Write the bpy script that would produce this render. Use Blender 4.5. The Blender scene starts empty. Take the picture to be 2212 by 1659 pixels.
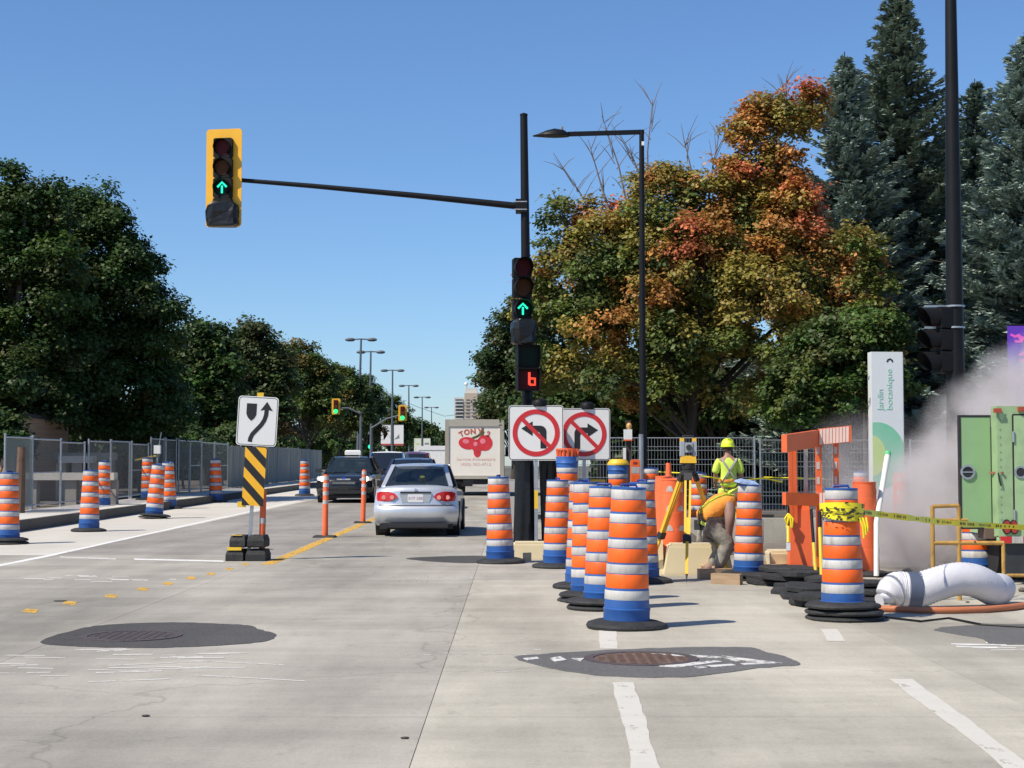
import bpy, math, random
import numpy as np
from mathutils import Vector, Matrix

# ---------------------------------------------------------------- camera, sky, sun, exposure
SC = bpy.context.scene
COL = SC.collection
F, HOR, EYE = 3400.0, 1006.0, 1.35          # focal length and horizon row of a 2212 x 1659 picture, eye height in metres
PITCH = math.atan((HOR - 829.5) / F)
cam_data = bpy.data.cameras.new('camera')
cam_data.sensor_width = 36.0
cam_data.lens = F / 2212.0 * 36.0
cam_data.clip_end = 4000.0
cam_data.clip_start = 0.1
camera = bpy.data.objects.new('camera', cam_data)
COL.objects.link(camera)
camera.location = (0, 0, EYE)
camera.rotation_euler = (math.radians(90) + PITCH, 0, 0)
SC.camera = camera

SUN_EL, SUN_AZ = math.radians(50), math.radians(33)   # azimuth: how far behind the viewer's left hand the sun stands
SUNV = Vector((-math.cos(SUN_EL) * math.cos(SUN_AZ), -math.cos(SUN_EL) * math.sin(SUN_AZ), math.sin(SUN_EL)))
world = bpy.data.worlds.new('World')
SC.world = world
world.use_nodes = True
wn = world.node_tree.nodes
wn.clear()
sky = wn.new('ShaderNodeTexSky')
sky.sky_type = 'NISHITA'
sky.sun_disc = False
sky.sun_elevation = SUN_EL
sky.sun_rotation = math.atan2(SUNV.x, SUNV.y)
sky.altitude = 50.0
sky.air_density = 1.0
sky.dust_density = 0.3
sky.ozone_density = 10.0
bg = wn.new('ShaderNodeBackground')
bg.inputs['Strength'].default_value = 0.116
wo = wn.new('ShaderNodeOutputWorld')
world.node_tree.links.new(sky.outputs[0], bg.inputs[0])
world.node_tree.links.new(bg.outputs[0], wo.inputs[0])

sun_data = bpy.data.lights.new('sun', 'SUN')
sun_data.energy = 4.6
sun_data.angle = math.radians(0.53)
sun_data.color = (1.0, 0.91, 0.77)
sun = bpy.data.objects.new('sun', sun_data)
COL.objects.link(sun)
sun.rotation_euler = (-SUNV).to_track_quat('-Z', 'Y').to_euler()

SC.view_settings.view_transform = 'Standard'
SC.view_settings.look = 'None'
SC.view_settings.exposure = 0.3
SC.view_settings.gamma = 1.0
SC.cycles.max_bounces = 6
SC.cycles.transparent_max_bounces = 24
SC.cycles.volume_bounces = 3

# ---------------------------------------------------------------- helpers
R = math.radians
rnd = random.Random(7)

def zg(Y):
    """height of the road: level at the crossing, rising gently beyond it"""
    return 0.0 if Y < 23.9 else 0.0052 * (min(Y, 170) - 23.9)

def at(x, y, Y):
    r, u = (x - 1106.0) / F, (829.5 - y) / F
    dy = math.cos(PITCH) - math.sin(PITCH) * u
    dz = math.sin(PITCH) + math.cos(PITCH) * u
    t = Y / dy
    return Vector((r * t, Y, EYE + dz * t))

def gnd(x, y, lift=0.0):
    lo, hi = 3.0, 160.0
    for _ in range(60):
        m = (lo + hi) / 2
        if at(x, y, m).z > zg(m) + lift:
            lo = m
        else:
            hi = m
    p = at(x, y, lo)
    return Vector((p.x, p.y, zg(p.y) + lift))

def px(n, Y):
    return n * Y / F

def tag(o, label=None, cat=None, group=None, kind=None):
    if label: o['label'] = label
    if cat: o['category'] = cat
    if group: o['group'] = group
    if kind: o['kind'] = kind
    return o

def thing(name, label, cat, loc=(0, 0, 0), rotz=0.0, group=None, tilt=(0, 0), scale=1.0):
    o = bpy.data.objects.new(name, None)
    COL.objects.link(o)
    o.empty_display_size = 0.2
    o.location = loc
    o.rotation_euler = (tilt[0], tilt[1], rotz)
    o.scale = (scale, scale, scale)
    return tag(o, label, cat, group)

def copy_tree(o, parent=None):
    c = o.copy()
    COL.objects.link(c)
    c.parent = parent
    for ch in [k for k in bpy.data.objects if k.parent == o]:
        copy_tree(ch, c)
    return c

def link_mesh(name, me, mat, parent):
    o = bpy.data.objects.new(name, me)
    COL.objects.link(o)
    if mat is not None:
        me.materials.append(mat)
    o.parent = parent
    return o

def frame_of(d):
    d = d.normalized()
    a = Vector((0, 0, 1)) if abs(d.z) < 0.95 else Vector((0, 1, 0))
    u = d.cross(a).normalized()
    return u, u.cross(d).normalized()

class MB:
    """collects simple shapes into one mesh"""
    def __init__(s):
        s.v, s.f = [], []
    def add(s, vs, fs):
        b = len(s.v)
        s.v += [tuple(p) for p in vs]
        s.f += [tuple(b + i for i in q) for q in fs]
        return s
    def box(s, cx, cy, cz, sx, sy, sz, rz=0.0, taper=1.0):
        c, n = math.cos(rz), math.sin(rz)
        vs = []
        for k, z in ((1.0, -sz / 2), (taper, sz / 2)):
            for x, y in ((-1, -1), (1, -1), (1, 1), (-1, 1)):
                X, Y = x * sx / 2 * k, y * sy / 2 * k
                vs.append((cx + X * c - Y * n, cy + X * n + Y * c, cz + z))
        return s.add(vs, [(3, 2, 1, 0), (4, 5, 6, 7), (0, 1, 5, 4), (1, 2, 6, 5), (2, 3, 7, 6), (3, 0, 4, 7)])
    def bar(s, p, q, w, h=None):
        p, q = Vector(p), Vector(q)
        h = w if h is None else h
        u, v = frame_of(q - p)
        vs = [c + u * (a * w / 2) + v * (b * h / 2) for c in (p, q) for a, b in ((-1, -1), (1, -1), (1, 1), (-1, 1))]
        return s.add(vs, [(0, 1, 2, 3), (7, 6, 5, 4), (4, 5, 1, 0), (5, 6, 2, 1), (6, 7, 3, 2), (7, 4, 0, 3)])
    def cyl(s, p, q, r0, r1=None, n=12):
        return s.tube([p, q], [r0, r0 if r1 is None else r1], n)
    def tube(s, pts, rad, n=8, cap=True):
        pts = [Vector(p) for p in pts]
        if not hasattr(rad, '__len__'):
            rad = [rad] * len(pts)
        vs, fs = [], []
        u = None
        for i, p in enumerate(pts):
            d = pts[min(i + 1, len(pts) - 1)] - pts[max(i - 1, 0)]
            if u is None:
                u, w = frame_of(d)
            else:
                dn = d.normalized()
                u = (u - dn * u.dot(dn)).normalized()
                w = u.cross(dn)
            for k in range(n):
                a = 2 * math.pi * k / n
                vs.append(p + (u * math.cos(a) + w * math.sin(a)) * rad[i])
        for i in range(len(pts) - 1):
            for k in range(n):
                k2 = (k + 1) % n
                fs.append((i * n + k, i * n + k2, (i + 1) * n + k2, (i + 1) * n + k))
        if cap:
            fs.append(tuple(range(n - 1, -1, -1)))
            fs.append(tuple((len(pts) - 1) * n + k for k in range(n)))
        return s.add(vs, fs)
    def lathe(s, prof, n=24, c=(0, 0, 0), cap=True, wob=0.0, seed=0):
        r_ = random.Random(seed)
        ph = [r_.uniform(0, 6.28) for _ in range(4)]
        vs, fs = [], []
        for r, z in prof:
            for k in range(n):
                a = 2 * math.pi * k / n
                w = 1 + wob * (math.sin(2 * a + ph[0]) * .5 + math.sin(3 * a + ph[1]) * .5 + math.sin(7 * a + ph[2]) * .3)
                vs.append((c[0] + r * w * math.cos(a), c[1] + r * w * math.sin(a), c[2] + z))
        m = len(prof)
        for i in range(m - 1):
            for k in range(n):
                k2 = (k + 1) % n
                fs.append((i * n + k, i * n + k2, (i + 1) * n + k2, (i + 1) * n + k))
        if cap:
            fs.append(tuple(range(n - 1, -1, -1)))
            fs.append(tuple((m - 1) * n + k for k in range(n)))
        return s.add(vs, fs)
    def prism(s, poly, y0, y1):
        """poly in x,z; y0 is the front"""
        n = len(poly)
        area = sum(poly[i][0] * poly[(i + 1) % n][1] - poly[(i + 1) % n][0] * poly[i][1] for i in range(n))
        if area < 0:
            poly = poly[::-1]
        vs = [(x, y0, z) for x, z in poly] + [(x, y1, z) for x, z in poly]
        fs = [tuple(range(n)), tuple(range(2 * n - 1, n - 1, -1))]
        fs += [((i + 1) % n, i, n + i, n + (i + 1) % n) for i in range(n)]
        return s.add(vs, fs)
    def slab(s, poly, z0, z1, zf=None):
        """poly in x,y, extruded upward"""
        n = len(poly)
        area = sum(poly[i][0] * poly[(i + 1) % n][1] - poly[(i + 1) % n][0] * poly[i][1] for i in range(n))
        if area < 0:
            poly = poly[::-1]
        h = zf or (lambda y: 0.0)
        vs = [(x, y, z0 + h(y)) for x, y in poly] + [(x, y, z1 + h(y)) for x, y in poly]
        fs = [tuple(range(n - 1, -1, -1)), tuple(range(n, 2 * n))]
        fs += [(i, (i + 1) % n, n + (i + 1) % n, n + i) for i in range(n)]
        return s.add(vs, fs)
    def rings(s, rings, cap=True):
        n = len(rings[0])
        vs = [p for r in rings for p in r]
        fs = []
        for i in range(len(rings) - 1):
            for k in range(n):
                k2 = (k + 1) % n
                fs.append((i * n + k, i * n + k2, (i + 1) * n + k2, (i + 1) * n + k))
        if cap:
            fs.append(tuple(range(n - 1, -1, -1)))
            fs.append(tuple((len(rings) - 1) * n + k for k in range(n)))
        return s.add(vs, fs)
    def sphere(s, c, r, n=12, m=8, sc=(1, 1, 1)):
        prof = [(max(1e-4, r * math.sin(math.pi * i / m)), -r * math.cos(math.pi * i / m)) for i in range(m + 1)]
        t = MB().lathe(prof, n)
        return s.add([(c[0] + x * sc[0], c[1] + y * sc[1], c[2] + z * sc[2]) for x, y, z in t.v], t.f)
    def mesh(s, name, smooth=35):
        me = bpy.data.meshes.new(name)
        me.from_pydata(s.v, [], s.f)
        if smooth:
            me.polygons.foreach_set('use_smooth', [True] * len(me.polygons))
            me.set_sharp_from_angle(angle=R(smooth))
        me.update()
        return me
    def build(s, name, mat, parent=None, smooth=35, label=None, kind=None):
        o = link_mesh(name, s.mesh(name, smooth), mat, parent)
        if label: o['label'] = label
        if kind: o['kind'] = kind
        return o

def stroke(pts, w):
    """outline of a wide line through pts (x,z)"""
    L, Rr = [], []
    n = len(pts)
    for i in range(n):
        a, b = pts[max(i - 1, 0)], pts[min(i + 1, n - 1)]
        dx, dz = b[0] - a[0], b[1] - a[1]
        l = math.hypot(dx, dz) or 1
        nx, nz = -dz / l * w / 2, dx / l * w / 2
        L.append((pts[i][0] + nx, pts[i][1] + nz))
        Rr.append((pts[i][0] - nx, pts[i][1] - nz))
    return L + Rr[::-1]

def circle(cx, cz, r, n=32, a0=0.0):
    return [(cx + r * math.cos(a0 + 2 * math.pi * k / n), cz + r * math.sin(a0 + 2 * math.pi * k / n)) for k in range(n)]

def rrect(w, h, r, n=5, cx=0.0, cz=0.0):
    out = []
    for sx, sz, a in ((1, 1, 0), (-1, 1, 90), (-1, -1, 180), (1, -1, 270)):
        for k in range(n + 1):
            t = R(a + 90 * k / n)
            out.append((cx + sx * (w / 2 - r) + r * math.cos(t), cz + sz * (h / 2 - r) + r * math.sin(t)))
    return out

def ring_mb(cx, cz, r0, r1, y0, y1, n=48):
    m = MB()
    a, b = circle(cx, cz, r1, n), circle(cx, cz, r0, n)
    for i in range(n):
        j = (i + 1) % n
        q = [a[i], a[j], b[j], b[i]]
        m.add([(x, y0, z) for x, z in q] + [(x, y1, z) for x, z in q],
              [(0, 3, 2, 1), (4, 5, 6, 7), (0, 1, 5, 4), (2, 3, 7, 6)])
    return m

def frame_mb(outer, inner, y0, y1):
    m = MB()
    n = len(outer)
    for i in range(n):
        j = (i + 1) % n
        q = [outer[i], outer[j], inner[j], inner[i]]
        m.add([(x, y0, z) for x, z in q] + [(x, y1, z) for x, z in q],
              [(0, 3, 2, 1), (4, 5, 6, 7), (0, 1, 5, 4), (2, 3, 7, 6)])
    return m

def text_part(name, body, size, loc, rot, mat, parent, depth=0.004, align='CENTER', xs=1.0, bold=0.0, zsp=1.0):
    cu = bpy.data.curves.new(name, 'FONT')
    cu.body = body
    cu.size = size
    cu.align_x = align
    cu.align_y = 'CENTER'
    cu.extrude = depth
    cu.offset = bold
    cu.space_character = zsp
    cu.resolution_u = 3
    t = bpy.data.objects.new(name, cu)
    COL.objects.link(t)
    dg = bpy.context.evaluated_depsgraph_get()
    me = bpy.data.meshes.new_from_object(t.evaluated_get(dg))
    bpy.data.objects.remove(t)
    me.materials.clear()
    o = link_mesh(name, me, mat, parent)
    o.location = loc
    o.rotation_euler = rot
    o.scale = (xs, 1, 1)
    return o

# ---------------------------------------------------------------- materials
MATS = {}
def mat(name, col, rough=0.55, metal=0.0, var=0.08, scale=6.0, bump=0.0, bscale=None, spec=0.5, coat=0.0, dirt=0.0, dirtcol=(0.12, 0.1, 0.08), dscale=3.0, emit=None, estr=0.0, stretch=None):
    m = bpy.data.materials.new(name)
    m.use_nodes = True
    nt = m.node_tree
    b = nt.nodes['Principled BSDF']
    b.inputs['Roughness'].default_value = rough
    b.inputs['Metallic'].default_value = metal
    b.inputs['Specular IOR Level'].default_value = spec
    b.inputs['Coat Weight'].default_value = coat
    tc = nt.nodes.new('ShaderNodeTexCoord')
    src = tc.outputs['Object']
    if stretch:
        mp = nt.nodes.new('ShaderNodeMapping')
        mp.inputs['Scale'].default_value = stretch
        nt.links.new(src, mp.inputs[0])
        src = mp.outputs[0]
    if dirt > 0:                       # every copy gets its own stains
        oi = nt.nodes.new('ShaderNodeObjectInfo')
        mo = nt.nodes.new('ShaderNodeVectorMath')
        mo.operation = 'MULTIPLY_ADD'
        cb = nt.nodes.new('ShaderNodeCombineXYZ')
        for k in range(3):
            nt.links.new(oi.outputs['Random'], cb.inputs[k])
        mo.inputs[1].default_value = (61, 47, 83)
        nt.links.new(cb.outputs[0], mo.inputs[0])
        nt.links.new(src, mo.inputs[2])
        src = mo.outputs[0]
    no = nt.nodes.new('ShaderNodeTexNoise')
    no.inputs['Scale'].default_value = scale
    no.inputs['Detail'].default_value = 5
    nt.links.new(src, no.inputs['Vector'])
    mx = nt.nodes.new('ShaderNodeMix')
    mx.data_type = 'RGBA'
    c = Vector(col)
    mx.inputs[6].default_value = (*[max(0, k * (1 - 2 * var)) for k in c], 1)
    mx.inputs[7].default_value = (*[min(1, k * (1 + 2 * var)) for k in c], 1)
    nt.links.new(no.outputs['Fac'], mx.inputs[0])
    out = mx.outputs[2]
    if dirt > 0:
        n2 = nt.nodes.new('ShaderNodeTexNoise')
        n2.inputs['Scale'].default_value = dscale
        n2.inputs['Detail'].default_value = 8
        n2.inputs['Roughness'].default_value = 0.65
        nt.links.new(src, n2.inputs['Vector'])
        rp = nt.nodes.new('ShaderNodeValToRGB')
        rp.color_ramp.elements[0].position = 0.5
        rp.color_ramp.elements[1].position = 0.72
        rp.color_ramp.elements[0].color = (0, 0, 0, 1)
        rp.color_ramp.elements[1].color = (dirt, dirt, dirt, 1)
        nt.links.new(n2.outputs['Fac'], rp.inputs[0])
        m2 = nt.nodes.new('ShaderNodeMix')
        m2.data_type = 'RGBA'
        m2.inputs[7].default_value = (*dirtcol, 1)
        nt.links.new(rp.outputs[0], m2.inputs[0])
        nt.links.new(out, m2.inputs[6])
        out = m2.outputs[2]
    if dirt > 0:
        rv = nt.nodes.new('ShaderNodeMapRange')
        rv.inputs['To Min'].default_value = 0.84
        rv.inputs['To Max'].default_value = 1.06
        nt.links.new(oi.outputs['Random'], rv.inputs['Value'])
        hs = nt.nodes.new('ShaderNodeHueSaturation')
        nt.links.new(rv.outputs[0], hs.inputs['Value'])
        nt.links.new(out, hs.inputs['Color'])
        out = hs.outputs[0]
    nt.links.new(out, b.inputs['Base Color'])
    if bump > 0:
        nb = nt.nodes.new('ShaderNodeTexNoise')
        nb.inputs['Scale'].default_value = bscale or scale * 4
        nb.inputs['Detail'].default_value = 4
        nt.links.new(src, nb.inputs['Vector'])
        bp = nt.nodes.new('ShaderNodeBump')
        bp.inputs['Strength'].default_value = bump
        bp.inputs['Distance'].default_value = 0.02
        nt.links.new(nb.outputs['Fac'], bp.inputs['Height'])
        nt.links.new(bp.outputs[0], b.inputs['Normal'])
    if emit:
        b.inputs['Emission Color'].default_value = (*emit, 1)
        b.inputs['Emission Strength'].default_value = estr
    MATS[name] = m
    return m

def see_through(name, col, alpha, rough=0.6, gloss=0.0):
    """glass or netting: part of the light passes straight through"""
    m = bpy.data.materials.new(name)
    m.use_nodes = True
    nt = m.node_tree
    b = nt.nodes['Principled BSDF']
    b.inputs['Base Color'].default_value = (*col, 1)
    b.inputs['Roughness'].default_value = rough
    b.inputs['Alpha'].default_value = alpha
    if gloss:
        b.inputs['Specular IOR Level'].default_value = gloss
    MATS[name] = m
    return m
def concrete(name, col, stain=0.35, crack=True, fine=0.10):
    """worn paving: broad stains drawn out along the lanes, speckle, hairline cracks, fine relief"""
    m = bpy.data.materials.new(name)
    m.use_nodes = True
    nt = m.node_tree
    N, L = nt.nodes, nt.links
    b = N['Principled BSDF']
    b.inputs['Roughness'].default_value = 0.88
    b.inputs['Specular IOR Level'].default_value = 0.25
    tc = N.new('ShaderNodeTexCoord')
    def noise(scale, detail, vec, rough=0.6):
        n = N.new('ShaderNodeTexNoise')
        n.inputs['Scale'].default_value = scale
        n.inputs['Detail'].default_value = detail
        n.inputs['Roughness'].default_value = rough
        L.new(vec, n.inputs['Vector'])
        return n.outputs['Fac']
    def mapping(sc):
        k = N.new('ShaderNodeMapping')
        k.inputs['Scale'].default_value = sc
        L.new(tc.outputs['Object'], k.inputs[0])
        return k.outputs[0]
    def ramp(fac, p0, p1, c0, c1):
        r = N.new('ShaderNodeValToRGB')
        r.color_ramp.elements[0].position = p0
        r.color_ramp.elements[1].position = p1
        r.color_ramp.elements[0].color = (c0, c0, c0, 1)
        r.color_ramp.elements[1].color = (c1, c1, c1, 1)
        L.new(fac, r.inputs[0])
        return r.outputs[0]
    def mul(a, bb):
        k = N.new('ShaderNodeMix')
        k.data_type = 'RGBA'
        k.blend_type = 'MULTIPLY'
        k.inputs[0].default_value = 1
        L.new(a, k.inputs[6])
        L.new(bb, k.inputs[7])
        return k.outputs[2]
    base = N.new('ShaderNodeRGB')
    base.outputs[0].default_value = (*col, 1)
    out = base.outputs[0]
    out = mul(out, ramp(noise(0.55, 6, mapping((1.0, 0.22, 1.0))), 0.38, 0.68, 1 + 0.0, 1 - stain))     # traffic film
    out = mul(out, ramp(noise(0.9, 7, mapping((0.35, 1.3, 1.0)), 0.7), 0.35, 0.72, 1.06, 1 - stain * .55))  # broad blotches
    out = mul(out, ramp(noise(38, 3, mapping((1, 1, 1)), 0.8), 0.3, 0.7, 1 - fine, 1 + fine))
    out = mul(out, ramp(noise(7, 6, mapping((1, .5, 1)), 0.75), 0.56, 0.74, 1.0, 1 - stain * .5))
    oi = N.new('ShaderNodeObjectInfo')
    out = mul(out, ramp(oi.outputs['Random'], 0.0, 1.0, 0.94, 1.05))
    if crack:
        vo = N.new('ShaderNodeTexVoronoi')
        vo.feature = 'DISTANCE_TO_EDGE'
        vo.inputs['Scale'].default_value = 0.16
        dn = N.new('ShaderNodeTexNoise')
        dn.inputs['Scale'].default_value = 1.4
        dn.inputs['Detail'].default_value = 6
        L.new(tc.outputs['Object'], dn.inputs['Vector'])
        va = N.new('ShaderNodeVectorMath')
        va.operation = 'ADD'
        L.new(tc.outputs['Object'], va.inputs[0])
        L.new(dn.outputs['Color'], va.inputs[1])
        L.new(va.outputs[0], vo.inputs['Vector'])
        out = mul(out, ramp(vo.outputs['Distance'], 0.0004, 0.0016, 0.78, 1.0))
    L.new(out, b.inputs['Base Color'])
    bp = N.new('ShaderNodeBump')
    bp.inputs['Strength'].default_value = 0.25
    bp.inputs['Distance'].default_value = 0.01
    L.new(noise(60, 4, tc.outputs['Object']), bp.inputs['Height'])
    L.new(bp.outputs[0], b.inputs['Normal'])
    MATS[name] = m
    return m

CONC = concrete('road concrete', (0.50, 0.468, 0.392), 0.44)
CONC_WORN = concrete('traffic-worn concrete', (0.44, 0.412, 0.355), 0.46)
CONC_NEW = concrete('pale new concrete', (0.58, 0.548, 0.485), 0.14, False)
CONC_GREY = concrete('grey worn lane', (0.36, 0.335, 0.30), 0.42)
KERBM = concrete('shade-toned kerb concrete', (0.12, 0.113, 0.10), 0.2, False)  # shade on the kerb's street face is put into this dark colour
ASPH = concrete('patched asphalt', (0.088, 0.085, 0.083), 0.35, False, 0.35)
ASPH2 = concrete('old asphalt patch', (0.15, 0.148, 0.145), 0.25, False, 0.3)
DIRT = concrete('bare dirt', (0.19, 0.165, 0.135), 0.45, False, 0.25)
GROUNDM = concrete('dusty verge', (0.15, 0.145, 0.11), 0.5, False, 0.3)
JOINT = mat('dark joint filler', (0.27, 0.255, 0.235), 0.95)

def paint(name, col, wear):
    """road paint worn through in flecks"""
    m = mat(name, col, 0.8, var=0.05)
    nt = m.node_tree
    b = nt.nodes['Principled BSDF']
    tc = nt.nodes.new('ShaderNodeTexCoord')
    mp = nt.nodes.new('ShaderNodeMapping')
    mp.inputs['Scale'].default_value = (1.0, .45, 1)
    nt.links.new(tc.outputs['Object'], mp.inputs[0])
    n = nt.nodes.new('ShaderNodeTexNoise')
    n.inputs['Scale'].default_value = 9
    n.inputs['Detail'].default_value = 9
    n.inputs['Roughness'].default_value = 0.75
    nt.links.new(mp.outputs[0], n.inputs['Vector'])
    r = nt.nodes.new('ShaderNodeValToRGB')
    r.color_ramp.elements[0].position = wear
    r.color_ramp.elements[1].position = wear + 0.12
    nt.links.new(n.outputs['Fac'], r.inputs[0])
    nt.links.new(r.outputs[0], b.inputs['Alpha'])
    return m
WPAINT = paint('white road paint', (0.72, 0.71, 0.68), 0.30)
WFAINT = paint('old white road paint', (0.565, 0.548, 0.505), 0.33)
WGHOST = paint('nearly gone white paint', (0.51, 0.50, 0.46), 0.47)
YPAINT = paint('yellow road paint', (0.62, 0.36, 0.05), 0.38)

def structure(name, mb, m, label=None, smooth=0):
    o = mb.build(name, m, None, smooth)
    o['kind'] = 'structure'
    if label: o['label'] = label
    return o

# the ground far and wide, below everything
g = MB()
ys = [-60, 23.9, 170, 3000]
for i in range(3):
    g.add([(-1500, ys[i], zg(ys[i]) - .06), (1500, ys[i], zg(ys[i]) - .06), (1500, ys[i + 1], zg(ys[i + 1]) - .06), (-1500, ys[i + 1], zg(ys[i + 1]) - .06)], [(0, 1, 2, 3)])
structure('ground', g, GROUNDM)

# the road: slabs with open joints over a dark bed
KX = -9.78                      # face of the left kerb
road = bpy.data.objects.new('road', None)
COL.objects.link(road)
tag(road, 'concrete road running straight away from the crossing', None, None, 'structure')
bed = MB()
yb = [-12, 23.9, 101]
for i in range(2):
    bed.add([(-40, yb[i], zg(yb[i]) - .022), (40, yb[i], zg(yb[i]) - .022), (40, yb[i + 1], zg(yb[i + 1]) - .022), (-40, yb[i + 1], zg(yb[i + 1]) - .022)], [(0, 1, 2, 3)])
bed.build('joint_bed', JOINT, road, 0)
xj = [-40, -24, -16.5, -9.78, -6.95, -3.52, -0.46, 2.9, 6.6, 12, 22, 40]
yj = [-12, -2, 3.6, 8.55, 13.62, 18.7, 23.9, 29.6, 35.6, 41.6, 47.8, 54, 60.4, 67, 74, 81, 89, 101]
for j in range(len(yj) - 1):
    for i in range(len(xj) - 1):
        x0, x1, y0, y1 = xj[i], xj[i + 1], yj[j], yj[j + 1]
        if y0 >= 23.9 and (x1 <= -9.7 or x0 > 2.8):
            continue
        if y0 > 35 and x0 > -0.5 and x1 > 2:
            continue
        h = 0.0022
        if y0 >= 23 and -7 <= x0 < -3.6:
            mm = CONC_GREY
        elif x0 < -6.9 and y0 >= 23:
            mm = CONC_NEW
        else:
            mm = CONC_WORN if -10 < x0 < -.5 or y0 > 18 else CONC
        b = MB().slab([(x0 + h, y0 + .004), (x1 - h, y0 + .004), (x1 - h, y1 - .004), (x0 + h, y1 - .004)], -.02, 0.0, zg)
        b.build('slab', mm, road, 0)
structure('far_road', MB().slab([(-9.7, 101), (3.2, 101), (1.0, 700), (-14, 700)], -.02, 0.0, zg), CONC_GREY, 'distant stretch of the road')

# raised walk with a kerb on the left, dirt yards left and right
walk = bpy.data.objects.new('sidewalk', None)
COL.objects.link(walk)
tag(walk, 'new pale concrete walk with a tall square kerb', None, None, 'structure')
yk = [23.0, 26, 29, 32, 35, 38, 41, 44, 47, 50, 53, 56, 60, 64, 68, 73, 80, 90, 101]
for i in range(len(yk) - 1):
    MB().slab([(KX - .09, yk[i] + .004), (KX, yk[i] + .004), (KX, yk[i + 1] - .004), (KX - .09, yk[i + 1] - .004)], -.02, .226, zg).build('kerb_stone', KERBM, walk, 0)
    MB().slab([(KX - 1.75, yk[i] + .004), (KX - .094, yk[i] + .004), (KX - .094, yk[i + 1] - .004), (KX - 1.75, yk[i + 1] - .004)], -.02, .228, zg).build('walk_slab', CONC_NEW, walk, 0)
structure('dirt_yard', MB().slab([(-60, 24.5), (KX - 1.76, 24.5), (KX - 1.76, 70), (KX - 1.76, 170), (-60, 170)], -.05, .16, zg), DIRT, 'bare dirt yard behind the left fence')
structure('work_area', MB().slab([(2.9, 24.0), (40, 24.0), (40, 70), (3.5, 70), (1.6, 36)], -.05, .02, zg), DIRT, 'dusty dug-up ground of the right work area')
mound = MB()
n = 28
vs, fs = [], []
for j in range(9):
    for i in range(n):
        X, Y = 1.4 + i * .085, 25.5 + j * 1.1
        e = min(1, i / 2.5, (n - 1 - i) / 4) * min(1, j / 1.6, (8 - j) / 2)
        vs.append((X, Y, zg(Y) + .0 + .30 * e * (0.85 + .3 * math.sin(i * 1.7 + j) * math.sin(j * 2.1)) - .02))
for j in range(8):
    for i in range(n - 1):
        fs.append((j * n + i, j * n + i + 1, (j + 1) * n + i + 1, (j + 1) * n + i))
mound.add(vs, fs)
structure('dirt_mound', mound, DIRT, 'low heap of dirt behind the cluster of barrels', 60)

# asphalt patches and manhole covers
def blob(pts, jit, seed, sub=6):
    r_ = random.Random(seed)
    out = []
    k = len(pts)
    for i in range(k):
        p0, p1, p2, p3 = pts[i - 1], pts[i], pts[(i + 1) % k], pts[(i + 2) % k]
        for s in range(sub):
            t = s / sub
            q = []
            for c in range(2):
                q.append(.5 * ((2 * p1[c]) + (-p0[c] + p2[c]) * t + (2 * p0[c] - 5 * p1[c] + 4 * p2[c] - p3[c]) * t * t + (-p0[c] + 3 * p1[c] - 3 * p2[c] + p3[c]) * t ** 3))
            out.append((q[0] + r_.uniform(-jit, jit), q[1] + r_.uniform(-jit, jit) * 1.6))
    return out
def patch(pix, m, seed, label, h=.004):
    pts = blob([gnd(*p)[:2] for p in pix], .012, seed)
    return structure('asphalt_patch', MB().slab(pts, -.01, h), m, label)
patch([(88, 1388), (160, 1362), (235, 1350), (370, 1345), (490, 1349), (540, 1352), (560, 1360), (596, 1372), (570, 1386), (500, 1393), (380, 1399), (200, 1398)], ASPH, 1, 'dark asphalt patch round the left manhole')
patch([(1112, 1422), (1180, 1413), (1310, 1405), (1450, 1400), (1610, 1399), (1650, 1408), (1700, 1421), (1724, 1436), (1640, 1444), (1500, 1462), (1330, 1462), (1220, 1450)], ASPH2, 2, 'grey asphalt patch round the manhole by the front barrel')
patch([(2020, 1362), (2080, 1352), (2230, 1349), (2330, 1360), (2300, 1388), (2150, 1392), (2120, 1380)], ASPH2, 3, 'grey asphalt patch at the right edge of the crossing')
patch([(878, 1207), (960, 1202), (1040, 1201), (1090, 1206), (1080, 1214), (980, 1216)], ASPH, 4, 'dark asphalt patch in the lane beyond the crossing')

IRON_R = mat('rusty cast iron', (0.16, 0.10, 0.075), 0.75, 0.3, 0.25, 14, 0.4, dirt=.6, dirtcol=(.28, .2, .15), dscale=6)
IRON_D = mat('dark cast iron', (0.10, 0.08, 0.08), 0.7, 0.3, 0.2, 14, 0.4)
def manhole(x, y, r, m, label):
    p = gnd(x, y)
    t = thing('manhole_cover', label, 'manhole', (p.x, p.y, .004))
    MB().lathe([(r * .84, 0), (r * .84, .006), (r, .006), (r, 0)], 40, cap=False).build('rim', IRON_D, t, 30)
    d = MB().lathe([(r * .82, -.002), (r * .82, .003), (.001, .003)], 40).build('lid', m, t, 30)
    k = MB()
    for i in range(-4, 5):
        for j in range(-4, 5):
            if math.hypot(i, j) < 4.4:
                k.box(i * r * .175, j * r * .175, .005, r * .1, r * .1, .004)
    k.build('tread', m, d, 0)
manhole(283, 1375, .40, IRON_D, 'dark iron manhole cover in the left asphalt patch')
manhole(1385, 1424, .40, IRON_R, 'rusty brown manhole cover in the asphalt patch by the front barrel')

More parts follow.
